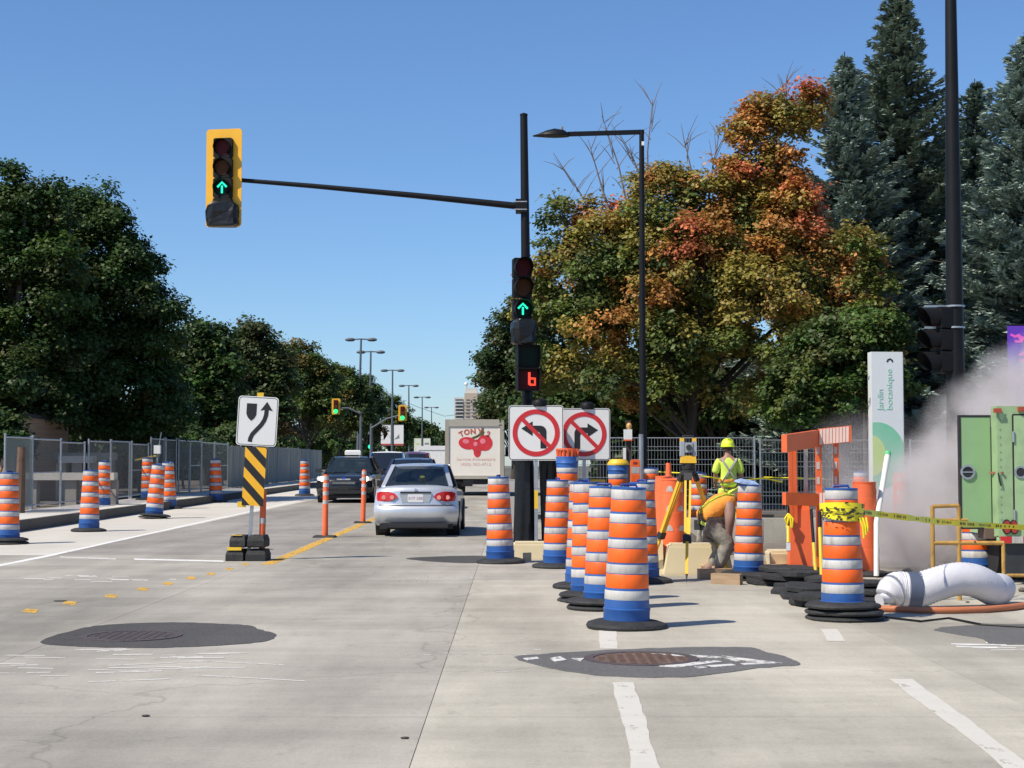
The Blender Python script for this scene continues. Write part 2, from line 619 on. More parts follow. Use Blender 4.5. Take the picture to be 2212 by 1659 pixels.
# painted markings
def mark(name, pix, m, label=None, h=.002, jit=0.0, seed=0, zf=None):
    r_ = random.Random(seed)
    pts = [gnd(*p) for p in pix]
    b = MB()
    n = len(pts)
    b.add([(p.x + r_.uniform(-jit, jit), p.y + r_.uniform(-jit, jit), p.z + h) for p in pts], [tuple(range(n))])
    if sum(pts[i].x * pts[(i + 1) % n].y - pts[(i + 1) % n].x * pts[i].y for i in range(n)) < 0:
        b.f = [f[::-1] for f in b.f]
    return structure(name, b, m, label)
def strip(X0, Y0, X1, Y1, w, m, label, h=.002, name='lane_marking', rag=.012):
    r_ = random.Random(int(Y0 * 100))
    n = min(160, max(2, int(abs(Y1 - Y0) / .12)))
    ysx = sorted(set([Y0 + (Y1 - Y0) * i / n for i in range(n + 1)] + ([23.9] if Y0 < 23.9 < Y1 else [])))
    vs, fs = [], []
    a = c = 0.0
    for Y in ysx:
        X = X0 + (X1 - X0) * (Y - Y0) / (Y1 - Y0)
        a = a * .8 + r_.uniform(-rag, rag) * .6
        c = c * .8 + r_.uniform(-rag, rag) * .6
        vs += [(X - w / 2 + a, Y, zg(Y) + h), (X + w / 2 + c, Y, zg(Y) + h)]
    for i in range(len(ysx) - 1):
        fs.append((2 * i, 2 * i + 1, 2 * i + 3, 2 * i + 2))
    return structure(name, MB().add(vs, fs), m, label)
strip(-6.93, 21.0, -7.55, 80, .13, WPAINT, 'white edge line beside the left barrels')
strip(-7.0, 20.6, -6.93, 20.98, .13, WPAINT, 'start of the white edge line')
mark('stop_line', [(130, 1202), (250, 1206), (250, 1209), (130, 1205)], WFAINT, 'thin faded stop line at the left edge line')
mark('stop_line', [(290, 1206.5), (482, 1211), (484, 1214), (290, 1209.5)], WPAINT, 'thin white stop line left of the median sign')
strip(-3.36, 21.6, -3.2, 85, .17, YPAINT, 'yellow centre line under the flexible posts')
for k, (x, y, w) in enumerate([(65, 1320, 38), (150, 1303, 34), (240, 1288, 32), (308, 1273, 28), (362, 1261, 26), (412, 1249, 24), (455, 1240, 20), (495, 1229, 20), (530, 1219, 20)]):
    h = 5 - k * .3
    mark('guide_dash', [(x - w / 2, y + h * .3), (x - w * .2, y - h), (x + w / 2, y - h * .6), (x + w * .3, y + h)], YPAINT, 'yellow guide dash curving across the crossing')
LINEP = paint('thin grey white lane paint', (0.56, 0.538, 0.48), 0.30)
strip(.565, 6.0, .69, 9.9, .13, LINEP, 'faded white lane line at the bottom centre')
strip(.72, 11.7, .78, 13.0, .13, LINEP, 'short piece of white lane line under the front barrel')
strip(2.2, 6.0, 2.46, 10.05, .14, LINEP, 'faded white lane line at the bottom right')
strip(2.5, 12.2, 2.62, 13.1, .13, LINEP, 'short piece of white lane line below the taped barrel')
rr = random.Random(5)
def scribble(x0, x1, y0, y1, n, m, lmin, lmax, label, ang=.02):
    b = MB()
    for i in range(n):
        x, y = rr.uniform(x0, x1), rr.uniform(y0, y1)
        l, a = rr.uniform(lmin, lmax), rr.choice((-1, 1)) * rr.uniform(ang * .2, ang)
        w = rr.uniform(1.0, 2.2)
        q = [gnd(x - l / 2, y - a * l / 2), gnd(x + l / 2, y + a * l / 2), gnd(x + l / 2, y + a * l / 2 + w), gnd(x - l / 2, y - a * l / 2 + w)]
        b.add([(p.x, p.y, p.z + .0016 + i * .00005) for p in q], [(3, 2, 1, 0)])
    structure('crosswalk_remains', b, m, label)
scribble(180, 520, 1402, 1425, 14, WFAINT, 30, 110, 'worn white crosswalk strokes below the left manhole')
scribble(210, 540, 1430, 1470, 9, WFAINT, 90, 240, 'long faint white strokes below the left manhole', .055)
scribble(-20, 120, 1405, 1462, 8, WFAINT, 30, 90, 'worn white strokes at the left edge of the crossing')
scribble(900, 1180, 1383, 1452, 12, WGHOST, 60, 200, 'pale ghost strokes left of the grey patch')
scribble(60, 480, 1243, 1256, 14, WFAINT, 14, 50, 'flecks of white paint across the left lane')
scribble(860, 1060, 1246, 1256, 10, WGHOST, 12, 50, 'flecks of white paint across the right lane')
scribble(2060, 2212, 1386, 1404, 7, WPAINT, 50, 160, 'white strokes at the right edge of the crossing', .03)
def pmark(pix):
    return [(gnd(*p).x, gnd(*p).y) for p in pix]
pp = MB()
for k, pix in enumerate([[(1415, 1441), (1500, 1432), (1545, 1428), (1560, 1431), (1470, 1443)], [(1500, 1441), (1580, 1436), (1590, 1439), (1510, 1446)], [(1545, 1420), (1640, 1428), (1650, 1432), (1590, 1430)], [(1560, 1418), (1690, 1434), (1610, 1438), (1600, 1435), (1650, 1432)],
                         [(1400, 1413), (1480, 1416), (1560, 1420), (1550, 1423), (1460, 1419)], [(1130, 1424), (1160, 1421), (1165, 1425), (1140, 1428)], [(1185, 1424), (1210, 1420), (1225, 1428), (1200, 1431)], [(1235, 1424), (1262, 1424), (1255, 1430)]]):
    pp.slab(pmark(pix), .004, .0072 + k * .0002)
structure('crosswalk_remains', pp, paint('flaking white paint', (0.60, 0.585, 0.55), 0.40), 'bright white strokes painted over the grey patch')

CRUMB = mat('dark debris', (0.05, 0.045, 0.04), 0.9)
for k, (x, y, s, lab) in enumerate([(875, 1596, .015, 'flat dark scrap lying on the lane joint at the bottom'), (315, 1548, .015, 'dark scrap alone on the lower left lane'), (130, 1299, .045, 'dark oval lid beside the yellow guide dashes'), (580, 1012 + 175, .05, 'dark lump behind the median sign')]):
    p = gnd(x, y)
    o = MB().lathe([(s * .7, 0), (s, .003), (s * .8, .007), (s * .2, .009)], 9, wob=.25, seed=k).build('debris', CRUMB, None, 30)
    o.location = (p.x, p.y, p.z + .002)
    o.scale = (1.6, .9, 1)
    tag(o, lab, 'debris')
# ---------------------------------------------------------------- shared materials
M_BLUE = mat('blue plastic', (0.022, 0.105, 0.36), 0.5, var=.12, dirt=.3, dirtcol=(.12, .13, .15), dscale=5)
M_RIM = mat('dark blue plastic rim', (0.02, 0.045, 0.22), 0.5)
M_WHITE = mat('white reflective sheeting', (0.53, 0.515, 0.49), 0.55, var=.08, scale=30, dirt=.75, dirtcol=(.26, .235, .2), dscale=5, stretch=(3, 3, .6))
M_ORANGE = mat('orange reflective sheeting', (0.95, 0.132, 0.006), 0.5, var=.06, scale=12, dirt=.55, dirtcol=(.42, .11, .04), dscale=6, stretch=(3, 3, .6))
M_FADED = mat('faded orange plastic', (0.86, 0.15, 0.045), 0.55, var=.08, dirt=.2, dirtcol=(.6, .2, .1))
M_RUBBER = mat('black recycled rubber', (0.022, 0.023, 0.024), 0.78, var=.35, scale=14, bump=.5, bscale=40, dirt=.5, dirtcol=(.075, .07, .065), dscale=4)
M_YELLOW = mat('yellow plastic', (0.75, 0.48, 0.03), 0.5)
M_BLACK = mat('black paint', (0.007, 0.0075, 0.009), 0.5, var=.2, spec=.22)
M_STEEL = mat('galvanised steel', (0.42, 0.44, 0.46), 0.42, 0.75, .15, 10)
M_WHITEP = mat('white plastic', (0.74, 0.74, 0.72), 0.4)

# ---------------------------------------------------------------- traffic barrels
WB = [(.169, .238), (.364, .43), (.552, .614), (.738, .802), (.912, .982)]
OB = [(.255, .358), (.443, .546), (.628, .732), (.818, .906)]
LEDGE = [.25, .438, .622, .812]
BH = 1.12
def drum_r(f):
    r = .190 - .036 * f
    for l in LEDGE:
        if f >= l: r -= .0035
    return r
def make_drum(rings=1, stripes=True, col=None, base=True, inverted=False):
    t = bpy.data.objects.new('traffic_barrel', None)
    COL.objects.link(t)
    z0 = .05 if base else 0
    if base:
        for k in range(rings):
            h = .07 if rings == 1 else .055
            MB().lathe([(.17, 0), (.33, 0), (.338, h * .3), (.325, h * .6), (.26, h * .9), (.21, h)], 26, (rnd.uniform(-.02, .02) * (rings > 1), rnd.uniform(-.02, .02) * (rings > 1), k * h), wob=.018 * rings, seed=k + rings).build('rubber_base', M_RUBBER, t)
    prof = [(.19, 0), (.193, .02), (.193, .1), (.197, .105), (.197, .115), (.186, .12)] if stripes else [(.19, 0), (.19, .03)]
    fs = [.13]
    for l in LEDGE: fs += [l - .001, l + .001]
    fs += [.985]
    for f in fs:
        prof.append((drum_r(f) + (.002 if f < .2 else 0), f * BH))
    prof += [(drum_r(1) + .006, .986 * BH), (drum_r(1) + .006, .998 * BH), (drum_r(1) - .004, BH), (drum_r(1) - .012, BH - .012), (.02, BH - .012)]
    sg = -1 if inverted else 1
    off = BH if inverted else 0
    def tr(p): return [(r, sg * z + off + z0) for r, z in p]
    MB().lathe(tr(prof), 32).build('body', M_BLUE if stripes and col is None else (col or M_FADED), t, 40)
    if stripes:
        for a, b in WB:
            MB().lathe(tr([(drum_r(a) + .001, a * BH), (drum_r(a) + .0028, a * BH + .003), (drum_r(b) + .0028, b * BH - .003), (drum_r(b) + .001, b * BH)]), 32, cap=False).build('white_band', M_WHITE, t, 50)
        for a, b in OB:
            MB().lathe(tr([(drum_r(a) + .001, a * BH), (drum_r(a) + .0028, a * BH + .003), (drum_r(b) + .0028, b * BH - .003), (drum_r(b) + .001, b * BH)]), 32, cap=False).build('orange_band', M_ORANGE, t, 50)
    else:
        for f in (.2, .42, .64, .86):
            for a in (-2.2, -1.2, -.2, .8):
                k = MB()
                vs = [(0, 0, 0)]
                for i in range(9):
                    th = math.pi * i / 8
                    da, dz = .30 * math.cos(th), .075 * math.sin(th)
                    r = drum_r(f) + .004
                    vs.append((r * math.cos(a + da), r * math.sin(a + da), z0 + f * BH + dz))
                r = drum_r(f) + .004
                vs[0] = (r * math.cos(a), r * math.sin(a), z0 + f * BH)
                k.add(vs, [(0, i, i + 1) for i in range(1, 9)])
                k.build('reflective_patch', M_WHITE, t, 0)
    if not inverted and stripes:
        MB().tube([(-.07, 0, BH + z0 - .015), (-.06, 0, BH + z0 + .02), (.06, 0, BH + z0 + .02), (.07, 0, BH + z0 - .015)], .012, 8).build('handle', M_RIM, t)
    return t
proto = {}
def drum(x, y, label, scale=1.0, kind='std', tilt=(0, 0), lift=0.0, group='orange and blue traffic barrels', z=None, rot=None):
    if kind not in proto:
        proto[kind] = {'std': lambda: make_drum(1), 'two': lambda: make_drum(2), 'three': lambda: make_drum(3), 'plain': lambda: make_drum(1, False), 'inv': lambda: make_drum(1, True, None, False, True), 'nobase': lambda: make_drum(1, True, None, False)}[kind]()
        o = proto[kind]
    else:
        o = copy_tree(proto[kind])
    p = gnd(x, y, lift) if z is None else Vector(z)
    o.location = p
    o.scale = (scale * rnd.uniform(.985, 1.02), scale * rnd.uniform(.985, 1.02), scale * rnd.uniform(.985, 1.015))
    o.rotation_euler = (tilt[0] + R(rnd.uniform(-1.3, 1.3)), tilt[1] + R(rnd.uniform(-1.3, 1.3)), rnd.uniform(0, 6.28) if rot is None else rot)
    tag(o, label, 'traffic barrel', group)
    return o
drum(1353, 1356, 'big front striped barrel on a wide black rubber base, nearest of the middle row', kind='std')
drum(1304, 1315, 'second striped barrel of the middle row, just behind the front one', kind='two')
drum(1275, 1298, 'third striped barrel of the middle row', kind='two')
drum(1258, 1270, 'fourth striped barrel of the middle row, mostly hidden', kind='std')
drum(1081, 1216, 'striped barrel with a flat rubber base left of the black wrapped pole', kind='std', scale=1.02)
drum(1204, 1226, 'striped barrel right of the black wrapped pole', kind='std', scale=1.0)
drum(1388, 1258, 'striped barrel half hidden behind the front barrel, on its right', kind='std')
drum(1617, 1252, 'striped barrel beside the crouching worker, tarp scrap on top', kind='two', scale=.95)
taped = drum(1821, 1338, 'striped barrel wrapped in yellow tape, standing on a stack of rubber rings', kind='three', scale=.98)
drum(2112, 1247, 'striped barrel behind the rusty yellow frame by the green trailer')
drum(16, 1175, 'striped barrel cut off by the left edge of the picture', kind='two', scale=1.03)
drum(192, 1148, 'striped barrel second from the left edge, on the pale lane', scale=1.05)
drum(222, 1091, 'faded striped barrel standing up on the left walk', lift=.228, scale=1.02, kind='nobase')
drum(332, 1120, 'left striped barrel of the close pair by the kerb, leaning slightly', scale=1.1, tilt=(R(3), R(-2)), kind='two')
drum(365, 1099, 'right striped barrel of the close pair by the kerb', scale=1.13, tilt=(0, R(-2.5)))
drum(466, 1085, 'lone striped barrel against the kerb left of the median sign', scale=1.2, tilt=(0, R(2)))
drum(658, 1071, 'far striped barrel beside the black taxi', scale=1.14)
# the crowd of barrels and channelisers behind the row
GB = 'barrels crowded in the work area'
def zb(x, y, Y): return at(x, y, Y)
def low(x, Y, lift=.26):
    p = at(x, 1050, Y); return (p.x, Y, zg(Y) + lift)
drum(1226, 0, 'upside-down striped barrel stacked behind the black wrapped pole', kind='inv', z=low(1226, 27, .36), scale=1.0, group=GB)
drum(1336, 0, 'upside-down striped barrel with a yellow lid right of the turn signs', kind='inv', z=low(1336, 30, .24), scale=1.0, group=GB)
drum(1410, 0, 'striped barrel just right of the bare steel fence post', z=low(1410, 29, .12), scale=1.0, group=GB)
drum(1508, 0, 'striped barrel seen between the tripod legs', z=low(1508, 30, .03), scale=1.0, group=GB)
drum(1452, 1234, 'plain orange barrel with white half-disc patches under the tripod', kind='plain', group=GB, rot=.3)
drum(1432, 1205, 'plain orange barrel behind the patched one', kind='plain', group=GB, z=low(1436, 25.5, .02), rot=1.0)
drum(1866, 1243, 'plain orange barrel standing in the dust behind the taped barrel', kind='plain', group=GB, rot=2.0)
drum(1857, 0, 'small striped barrel far behind in the dust', z=low(1857, 33, .02), group=GB)
drum(1948, 0, 'plain orange barrel lost in the dust beside the green pylon', kind='plain', z=low(1948, 30, .02), group=GB)
# yellow lid on one, tape round another
t = thing('barrel_lid', 'yellow tapered lid on the upside-down barrel', 'lid', Vector(low(1336, 30, .24)) + Vector((0, 0, BH + .0)))
MB().lathe([(.205, .0), (.2, .02), (.15, .08), (.03, .085)], 24).build('cap', M_YELLOW, t)
MB().lathe([(.215, -.03), (.215, .0), (.205, .0), (.205, -.03)], 24, cap=False).build('rim', M_YELLOW, t)
t = thing('yellow_tub', 'round yellow tub behind the front row of barrels', 'tub', low(1286, 28, .72))
MB().lathe([(.15, 0), (.165, .36), (.155, .36), (.14, .06), (.02, .06)], 24).build('wall', M_YELLOW, t)
MB().lathe([(.163, .31), (.178, .315), (.178, .36), (.163, .365)], 24, cap=False).build('rim', M_YELLOW, t)
t = thing('crate', 'dark crate under the yellow tub', 'crate', low(1286, 28, .0))
MB().box(0, 0, .36, .5, .5, .7).build('box', M_RUBBER, t, 0)
MB().box(0, 0, .714, .54, .54, .02).build('lid', M_RUBBER, t, 0)
t = thing('crate', 'timber crate under the upside-down barrel by the wrapped pole', 'crate', low(1226, 27, .0))
for k in range(4):
    for s_ in (-1, 1):
        MB().box(0, s_ * .22, .045 + .09 * k, .5, .03, .078).build('plank', M_RUBBER, t, 0)
        MB().box(s_ * .235, 0, .045 + .09 * k, .03, .41, .078).build('plank', M_RUBBER, t, 0)
MB().box(0, 0, .348, .5, .47, .02).build('lid', M_RUBBER, t, 0)
t = thing('mesh_basket', 'red ribbed basket on the upside-down barrel', 'basket', Vector(low(1226, 27, .36)) + Vector((0, 0, BH)))
b = MB()
for k in range(16):
    a = 2 * math.pi * k / 16
    b.bar((.17 * math.cos(a), .17 * math.sin(a), 0), (.19 * math.cos(a), .19 * math.sin(a), .14), .025)
b.build('rib', M_FADED, t, 0, kind='stuff')
MB().lathe([(.185, .13), (.2, .13), (.2, .15), (.185, .15)], 24, cap=False).build('rim', M_FADED, t)
MB().lathe([(.19, -.06), (.202, -.06), (.202, .0), (.19, .0)], 24, cap=False).build('collar', M_WHITE, t)
MB().lathe([(.165, .0), (.165, .12), (.02, .12)], 20).build('liner', M_FADED, t)
# flat channeliser panels
def panel(x, Y, z, w, h, label, tube=False):
    p = at(x, 1000, Y)
    t = thing('channelizer_panel', label, 'channelizer', (p.x, Y, z), R(rnd.uniform(-8, 8)))
    MB().prism(rrect(w, h, .04, cz=h / 2 + .06), -.03, .03).build('board', M_FADED, t)
    for f in (.12, .36, .60, .84):
        MB().prism(rrect(w * .86, h * .105, .01, 2, cz=.06 + h * f), -.0325, -.030).build('white_band', M_WHITE, t, 0)
        MB().prism(rrect(w * .86, h * .1, .01, 2, cz=.06 + h * (f + .115)), -.0325, -.030).build('orange_band', M_ORANGE, t, 0)
    MB().prism(rrect(w * .5, .05, .02, cz=h + .0), -.034, -.03).build('handle_slot', mat('dark red slot', (.25, .03, .02)), t, 0)
    MB().box(0, 0, .03, w * 1.8, .5, .06).build('foot', M_RUBBER, t, 0)
    if tube:
        MB().cyl((w * .1, 0, h + .06), (w * .1, 0, h + .30), .055, .045, 12).build('post_stub', M_FADED, t)
panel(1372, 28.5, zg(28.5) + .22, .17, 1.15, 'narrow orange and white channelizer panel left of the steel post')
panel(1441, 27, zg(27) + .06, .25, 1.02, 'wide orange and white channelizer panel with a stub on top', True)
# ---------------------------------------------------------------- traffic signals, poles and signs
M_SIGY = mat('signal yellow', (0.83, 0.43, 0.02), 0.45, var=.04)
M_SIGB = mat('signal black', (0.009, 0.009, 0.010), 0.55, var=.2, spec=.2)
M_BAG = mat('black plastic bag', (0.009, 0.010, 0.012), 0.33, spec=.35, var=.3, scale=5, bump=.9, bscale=7)
M_LRED = mat('unlit red lens', (0.075, 0.008, 0.012), 0.5, spec=.15)
M_LAMB = mat('unlit amber lens', (0.085, 0.032, 0.012), 0.5, spec=.15)
M_LGRN = mat('dark green lens', (0.005, 0.016, 0.012), 0.5, spec=.15)
M_GLOW = mat('lit green arrow', (0.0, 0.3, 0.2), 0.4, emit=(0.02, 1.0, 0.55), estr=1.15)
M_GLOW2 = mat('lit green lamp', (0.0, 0.3, 0.1), 0.4, emit=(0.05, 1.0, 0.28), estr=1.0)
M_GLOWR = mat('lit red figure', (0.3, 0.0, 0.0), 0.4, emit=(1.0, 0.07, 0.03), estr=1.1)

def signal_face(t, z, lens, state=None, wide=.33, hh=.35, lr=.15, visor=.24):
    """one section of a head facing -y, with its centre at height z"""
    s = MB().prism(rrect(wide, hh - .008, .03, cz=z), -.02, .16).build('section', M_SIGB, t)
    MB().cyl((0, -.028, z), (0, -.02, z), lr, lr, 28).build('lens', lens, s)
    v = MB()
    n = 22
    a0, a1 = R(-50), R(230)
    for k in range(n):
        for (r_, flip) in ((lr + .012, False), (lr + .006, True)):
            q = []
            for a in (a0 + (a1 - a0) * k / n, a0 + (a1 - a0) * (k + 1) / n):
                dep = visor * (0.45 + .55 * max(0, math.sin(a) * .5 + .5))
                q.append(((r_ * math.cos(a), -.02, z + r_ * math.sin(a)), (r_ * math.cos(a), -.02 - dep, z + r_ * math.sin(a))))
            f = [q[0][0], q[1][0], q[1][1], q[0][1]]
            v.add(f if flip else f[::-1], [(0, 1, 2, 3)])
    v.build('visor', M_SIGB, s, 40)
    if state == 'up':
        for poly in (stroke([(-.085, z + .01), (0, z + .095), (.085, z + .01)], .036), stroke([(0, z - .10), (0, z + .035)], .034)):
            MB().prism(poly, -.036, -.030).build('lit_arrow', M_GLOW, s, 0)
    if state == 'ball':
        MB().cyl((0, -.036, z), (0, -.030, z), lr * .86, lr * .86, 24).build('lit_lamp', M_GLOW2, s)

def bag_mb(w, h, d, z, seed, yc=-.03):
    r_ = random.Random(seed)
    m = MB()
    rings = []
    for i, f in enumerate((0, .06, .3, .6, .85, 1)):
        k = [.80, 1.0, .97, 1.02, .96, .7][i]
        ring = []
        for a in range(14):
            th = 2 * math.pi * a / 14
            c, s = math.cos(th), math.sin(th)
            ex = abs(c) ** .5 * (1 if c > 0 else -1)
            ey = abs(s) ** .5 * (1 if s > 0 else -1)
            ring.append((ex * w / 2 * k + r_.uniform(-.012, .012), ey * d / 2 * k + yc + r_.uniform(-.03, .03), z - h / 2 + h * f + r_.uniform(-.008, .008)))
        rings.append(ring)
    return m.rings(rings)

# --- tall black pole with the long mast arm
PY = 28.0
pb = at(1143, 1165, PY)
pt = at(1131.5, 250, PY)
pole = thing('signal_pole', 'tall black pole with a long mast arm reaching left over the road', 'signal pole', (pb.x, PY, 0.0))
top = Vector((pt.x - pb.x, 0, pt.z))
MB().tube([(0, 0, 0), top * .5, top], [.105, .088, .066], 20).build('shaft', M_BLACK, pole)
MB().lathe([(.07, 0), (.07, .03), (.02, .05)], 16, (top.x, 0, top.z)).build('cap', M_BLACK, pole)
a0 = at(1126, 446, PY) - Vector((pb.x, PY, 0))
a1 = at(480, 386, PY) - Vector((pb.x, PY, 0))
a0.y = a1.y = 0
MB().tube([a0, a0.lerp(a1, .35) + Vector((0, 0, .02)), a0.lerp(a1, .7) + Vector((0, 0, .02)), a1], [.062, .053, .044, .036], 14).build('mast_arm', M_BLACK, pole)
c = MB().box(a0.x, 0, a0.z, .2, .22, .24)
c.build('arm_clamp', M_BLACK, pole, 0)
c = MB()
for s in (-1, 1):
    c.cyl((a0.x - .13, -.1, a0.z + s * .07), (a0.x + .1, -.1, a0.z + s * .07), .014, n=8)
c.build('clamp_bolt', M_STEEL, pole)
MB().lathe([(.25, 0), (.25, .04), (.13, .05), (.11, .12)], 18).build('base_plate', M_BLACK, pole)

# --- yellow-backed head at the arm's end
hp = at(484.5, 386.5, PY)
S1 = thing('traffic_signal', 'yellow-backed traffic signal at the end of the mast arm, green arrow lit', 'traffic signal', (hp.x, PY - .16, hp.z), R(-9))
W, H = .66, 1.765
MB().prism(rrect(W, H, .06), .06, .075).build('back_plate', M_SIGY, S1)
zs = [.53, .17, -.19]
for z, ln, st in zip(zs, (M_LRED, M_LAMB, M_LGRN), (None, None, 'up')):
    signal_face(S1, z, ln, st, .345, .36, .135, .14)
MB().prism(rrect(.345, .36, .03, cz=-.55), -.02, .16).build('section', M_SIGB, S1)
bag_mb(.60, .44, .32, -.66, 3, .04).build('bag', M_BAG, S1, 0, label='black plastic bag tied over the lowest lamp')
MB().box(0, .13, .0, .06, .07, 1.4).build('bracket', M_BLACK, S1, 0)

# --- head on the pole itself
q = at(1131, 672, PY)
S2 = thing('traffic_signal', 'slim black traffic signal on the pole, green arrow lit, lowest lamp bagged', 'traffic signal', (q.x - .02, PY - .33, q.z), R(10))
for z, ln, st in zip((.735, .385, -.0), (M_LRED, M_LAMB, M_LGRN), (None, None, 'up')):
    signal_face(S2, z, ln, st, .33, .36, .15, .25)
MB().prism(rrect(.33, .36, .03, cz=-.39), -.02, .16).build('section', M_SIGB, S2)
bag_mb(.42, .44, .46, -.40, 9).build('bag', M_BAG, S2, 0, label='crumpled black bag over the lowest lamp')
for z in (.62, -.3):
    MB().box(.02, .24, z, .05, .2, .05).build('bracket', M_BLACK, S2, 0)

q = at(1140, 797, PY)
S3 = thing('pedestrian_signal', 'black two-part pedestrian signal on the pole, red figure lit in its lower half', 'pedestrian signal', (q.x, PY - .33, q.z), R(8))
for z in (.20, -.21):
    s = MB().prism(rrect(.40, .39, .03, cz=z), -.02, .18).build('section', M_SIGB, S3)
    for sx in (-1, 1):
        MB().box(sx * .195, -.09, z, .012, .16, .37).build('visor', M_SIGB, s, 0)
    MB().box(0, -.09, z + .19, .40, .17, .012).build('visor', M_SIGB, s, 0)
    MB().prism(rrect(.33, .32, .02, 2, cz=z), -.024, -.02).build('screen', M_LGRN if z > 0 else M_LRED, s, 0)
for poly in (stroke([(.02, -.08), (.02, -.30)], .042), stroke([(.02, -.19), (.12, -.19), (.12, -.30), (.02, -.295)], .042)):
    MB().prism(poly, -.032, -.026).build('lit_figure', M_GLOWR, s, 0)
MB().cyl((0, .1, -.42), (0, .1, -.55), .05, .07, 12).build('mount', M_BLACK, S3)

# --- black plastic wrap round the foot of the pole and a second wrapped stump
def wrap(x, y, w0, w1, h, label, seed, lean=0.0):
    p = gnd(x, y)
    r_ = random.Random(seed)
    m = MB()
    rings = []
    nz = 11
    ph = [r_.uniform(0, 6) for _ in range(5)]
    for i in range(nz):
        f = i / (nz - 1)
        w = (w0 + (w1 - w0) * f) / 2
        ring = []
        for k in range(26):
            a = 2 * math.pi * k / 26
            fold = 1 + .10 * math.sin(5 * a + ph[0] + 1.2 * f) + .07 * math.sin(9 * a + ph[1] - 2 * f) + r_.uniform(-.02, .02)
            ring.append((w * fold * math.cos(a) + lean * f, w * fold * math.sin(a) * .8, h * f))
        rings.append(ring)
    m.rings(rings)
    o = m.build('plastic_wrap', M_BAG, None, 50)
    o.location = p
    return tag(o, label, 'plastic wrap')
wrap(1132, 1171, .34, .30, 1.45, 'black plastic sheet wrapped round the foot of the signal pole', 2)
wrap(1189, 1170, .30, .44, 1.42, 'crumpled black plastic sheet flaring upward beside the signal pole', 4, .02)

# --- turn signs
M_SHEET = mat('white sign sheeting', (0.70, 0.70, 0.68), 0.38, var=.02)
M_PRED = mat('red sign print', (0.52, 0.022, 0.028), 0.45, var=.03)
M_PBLK = mat('black sign print', (0.013, 0.013, 0.013), 0.45, var=.05)
M_GREYB = mat('sign back', (0.35, 0.36, 0.37), 0.5, 0.6)
def turn_sign(x, y, Y, side, label, size, post_x, post=True):
    p = at(x, y, Y)
    t = thing('turn_ban_sign', label, 'road sign', (p.x, Y, zg(Y)), R(-2 if side < 0 else 1))
    cz = p.z - zg(Y)
    h = size / 2
    pl = MB().prism(rrect(size, size, .05, cz=cz), 0, .006).build('plate', M_SHEET, t)
    frame_mb(rrect(size - .02, size - .02, .045, cz=cz), rrect(size - .04, size - .04, .04, cz=cz), -.0025, -.0005).build('border', M_PBLK, pl, 0)
    k = size / .95
    def S(pts): return [(a * k * -side if False else a * k, cz + b * k) for a, b in pts]
    arrow = [(.18 , -.27), (.18, .03), (.165, .075), (.13, .11), (.08, .125), (-.06, .125), (-.06, .20), (-.255, .075), (-.06, -.055), (-.06, .02), (.04, .02), (.07, -.01), (.075, -.04), (.075, -.27)]
    if side > 0: arrow = [(-a, b) for a, b in arrow]
    MB().prism(S(arrow), -.0035, -.001).build('arrow', M_PBLK, pl, 0)
    ring_mb(0, cz, .325 * k, .408 * k, -.006, -.001).build('ring', M_PRED, pl, 0)
    MB().prism(S(stroke([(-.245, .245), (.245, -.245)], .07)), -.0058, -.003).build('slash', M_PRED, pl, 0)
    if post:
        MB().box(post_x, .03, cz / 2 + .2, .06, .035, cz + h + .2 - .1).build('post', M_STEEL, t, 0)
        MB().box(post_x, .008, .75, .062, .004, .32).build('reflector', M_YELLOW, t, 0)
    MB().lathe([(.13, 0), (.135, .05), (.11, .10), (.05, .125), (.01, .13)], 16, (.06, .07, cz + h - .01)).build('beacon', M_SIGB, t)
    for s in (-.3, .3):
        MB().box(0, .022, cz + s * size, size * .7, .03, .04).build('brace', M_GREYB, t, 0)
turn_sign(1158, 935, 27.25, -1, 'square no-left-turn sign on a steel post, in front', .95, 0)
turn_sign(1262, 938, 27.6, 1, 'square no-right-turn sign partly behind the no-left-turn sign', .91, 0)

# --- street lamp with a flat head on a straight arm
LY = 32.0
lb, lt = at(1391, 1000, LY), at(1386, 282, LY)
t = thing('street_lamp', 'black street lamp with a straight arm and flat teardrop head right of the signal pole', 'street lamp', (lb.x, LY, zg(LY)))
h = lt.z - zg(LY)
MB().tube([(0, 0, 0), (-.02, 0, h * .5), (lt.x - lb.x, 0, h)], [.085, .065, .05], 16).build('pole', M_BLACK, t)
e = at(1226, 290, LY).x - lb.x
MB().bar((lt.x - lb.x + .05, 0, h - .03), (e, 0, h - .075), .085, .085).build('arm', M_BLACK, t, 0)
hx = at(1148, 293, LY).x - lb.x
hd = MB()
rings = []
for f, w, hh in ((0, .10, .05), (.15, .17, .12), (.4, .20, .15), (.62, .17, .11), (.85, .10, .04), (1, .03, .01)):
    X = e + .03 + (hx - e) * f
    rings.append([(X, w * math.cos(a), h - .11 + (hh if math.sin(a) > 0 else .018) * math.sin(a)) for a in [2 * math.pi * k / 16 for k in range(16)]])
hd.rings(rings).build('lamp_head', M_BLACK, t, 60)
MB().lathe([(.03, 0), (.035, .05), (.01, .07)], 10, (e - .12, 0, h + .02)).build('photocell', M_STEEL, t)
MB().box(lt.x - lb.x + .02, -.06, h - .28, .05, .03, .08).build('tag_plate', M_WHITEP, t, 0)
MB().lathe([(.15, 0), (.15, .03), (.1, .05), (.085, .3)], 16).build('base', M_BLACK, t)

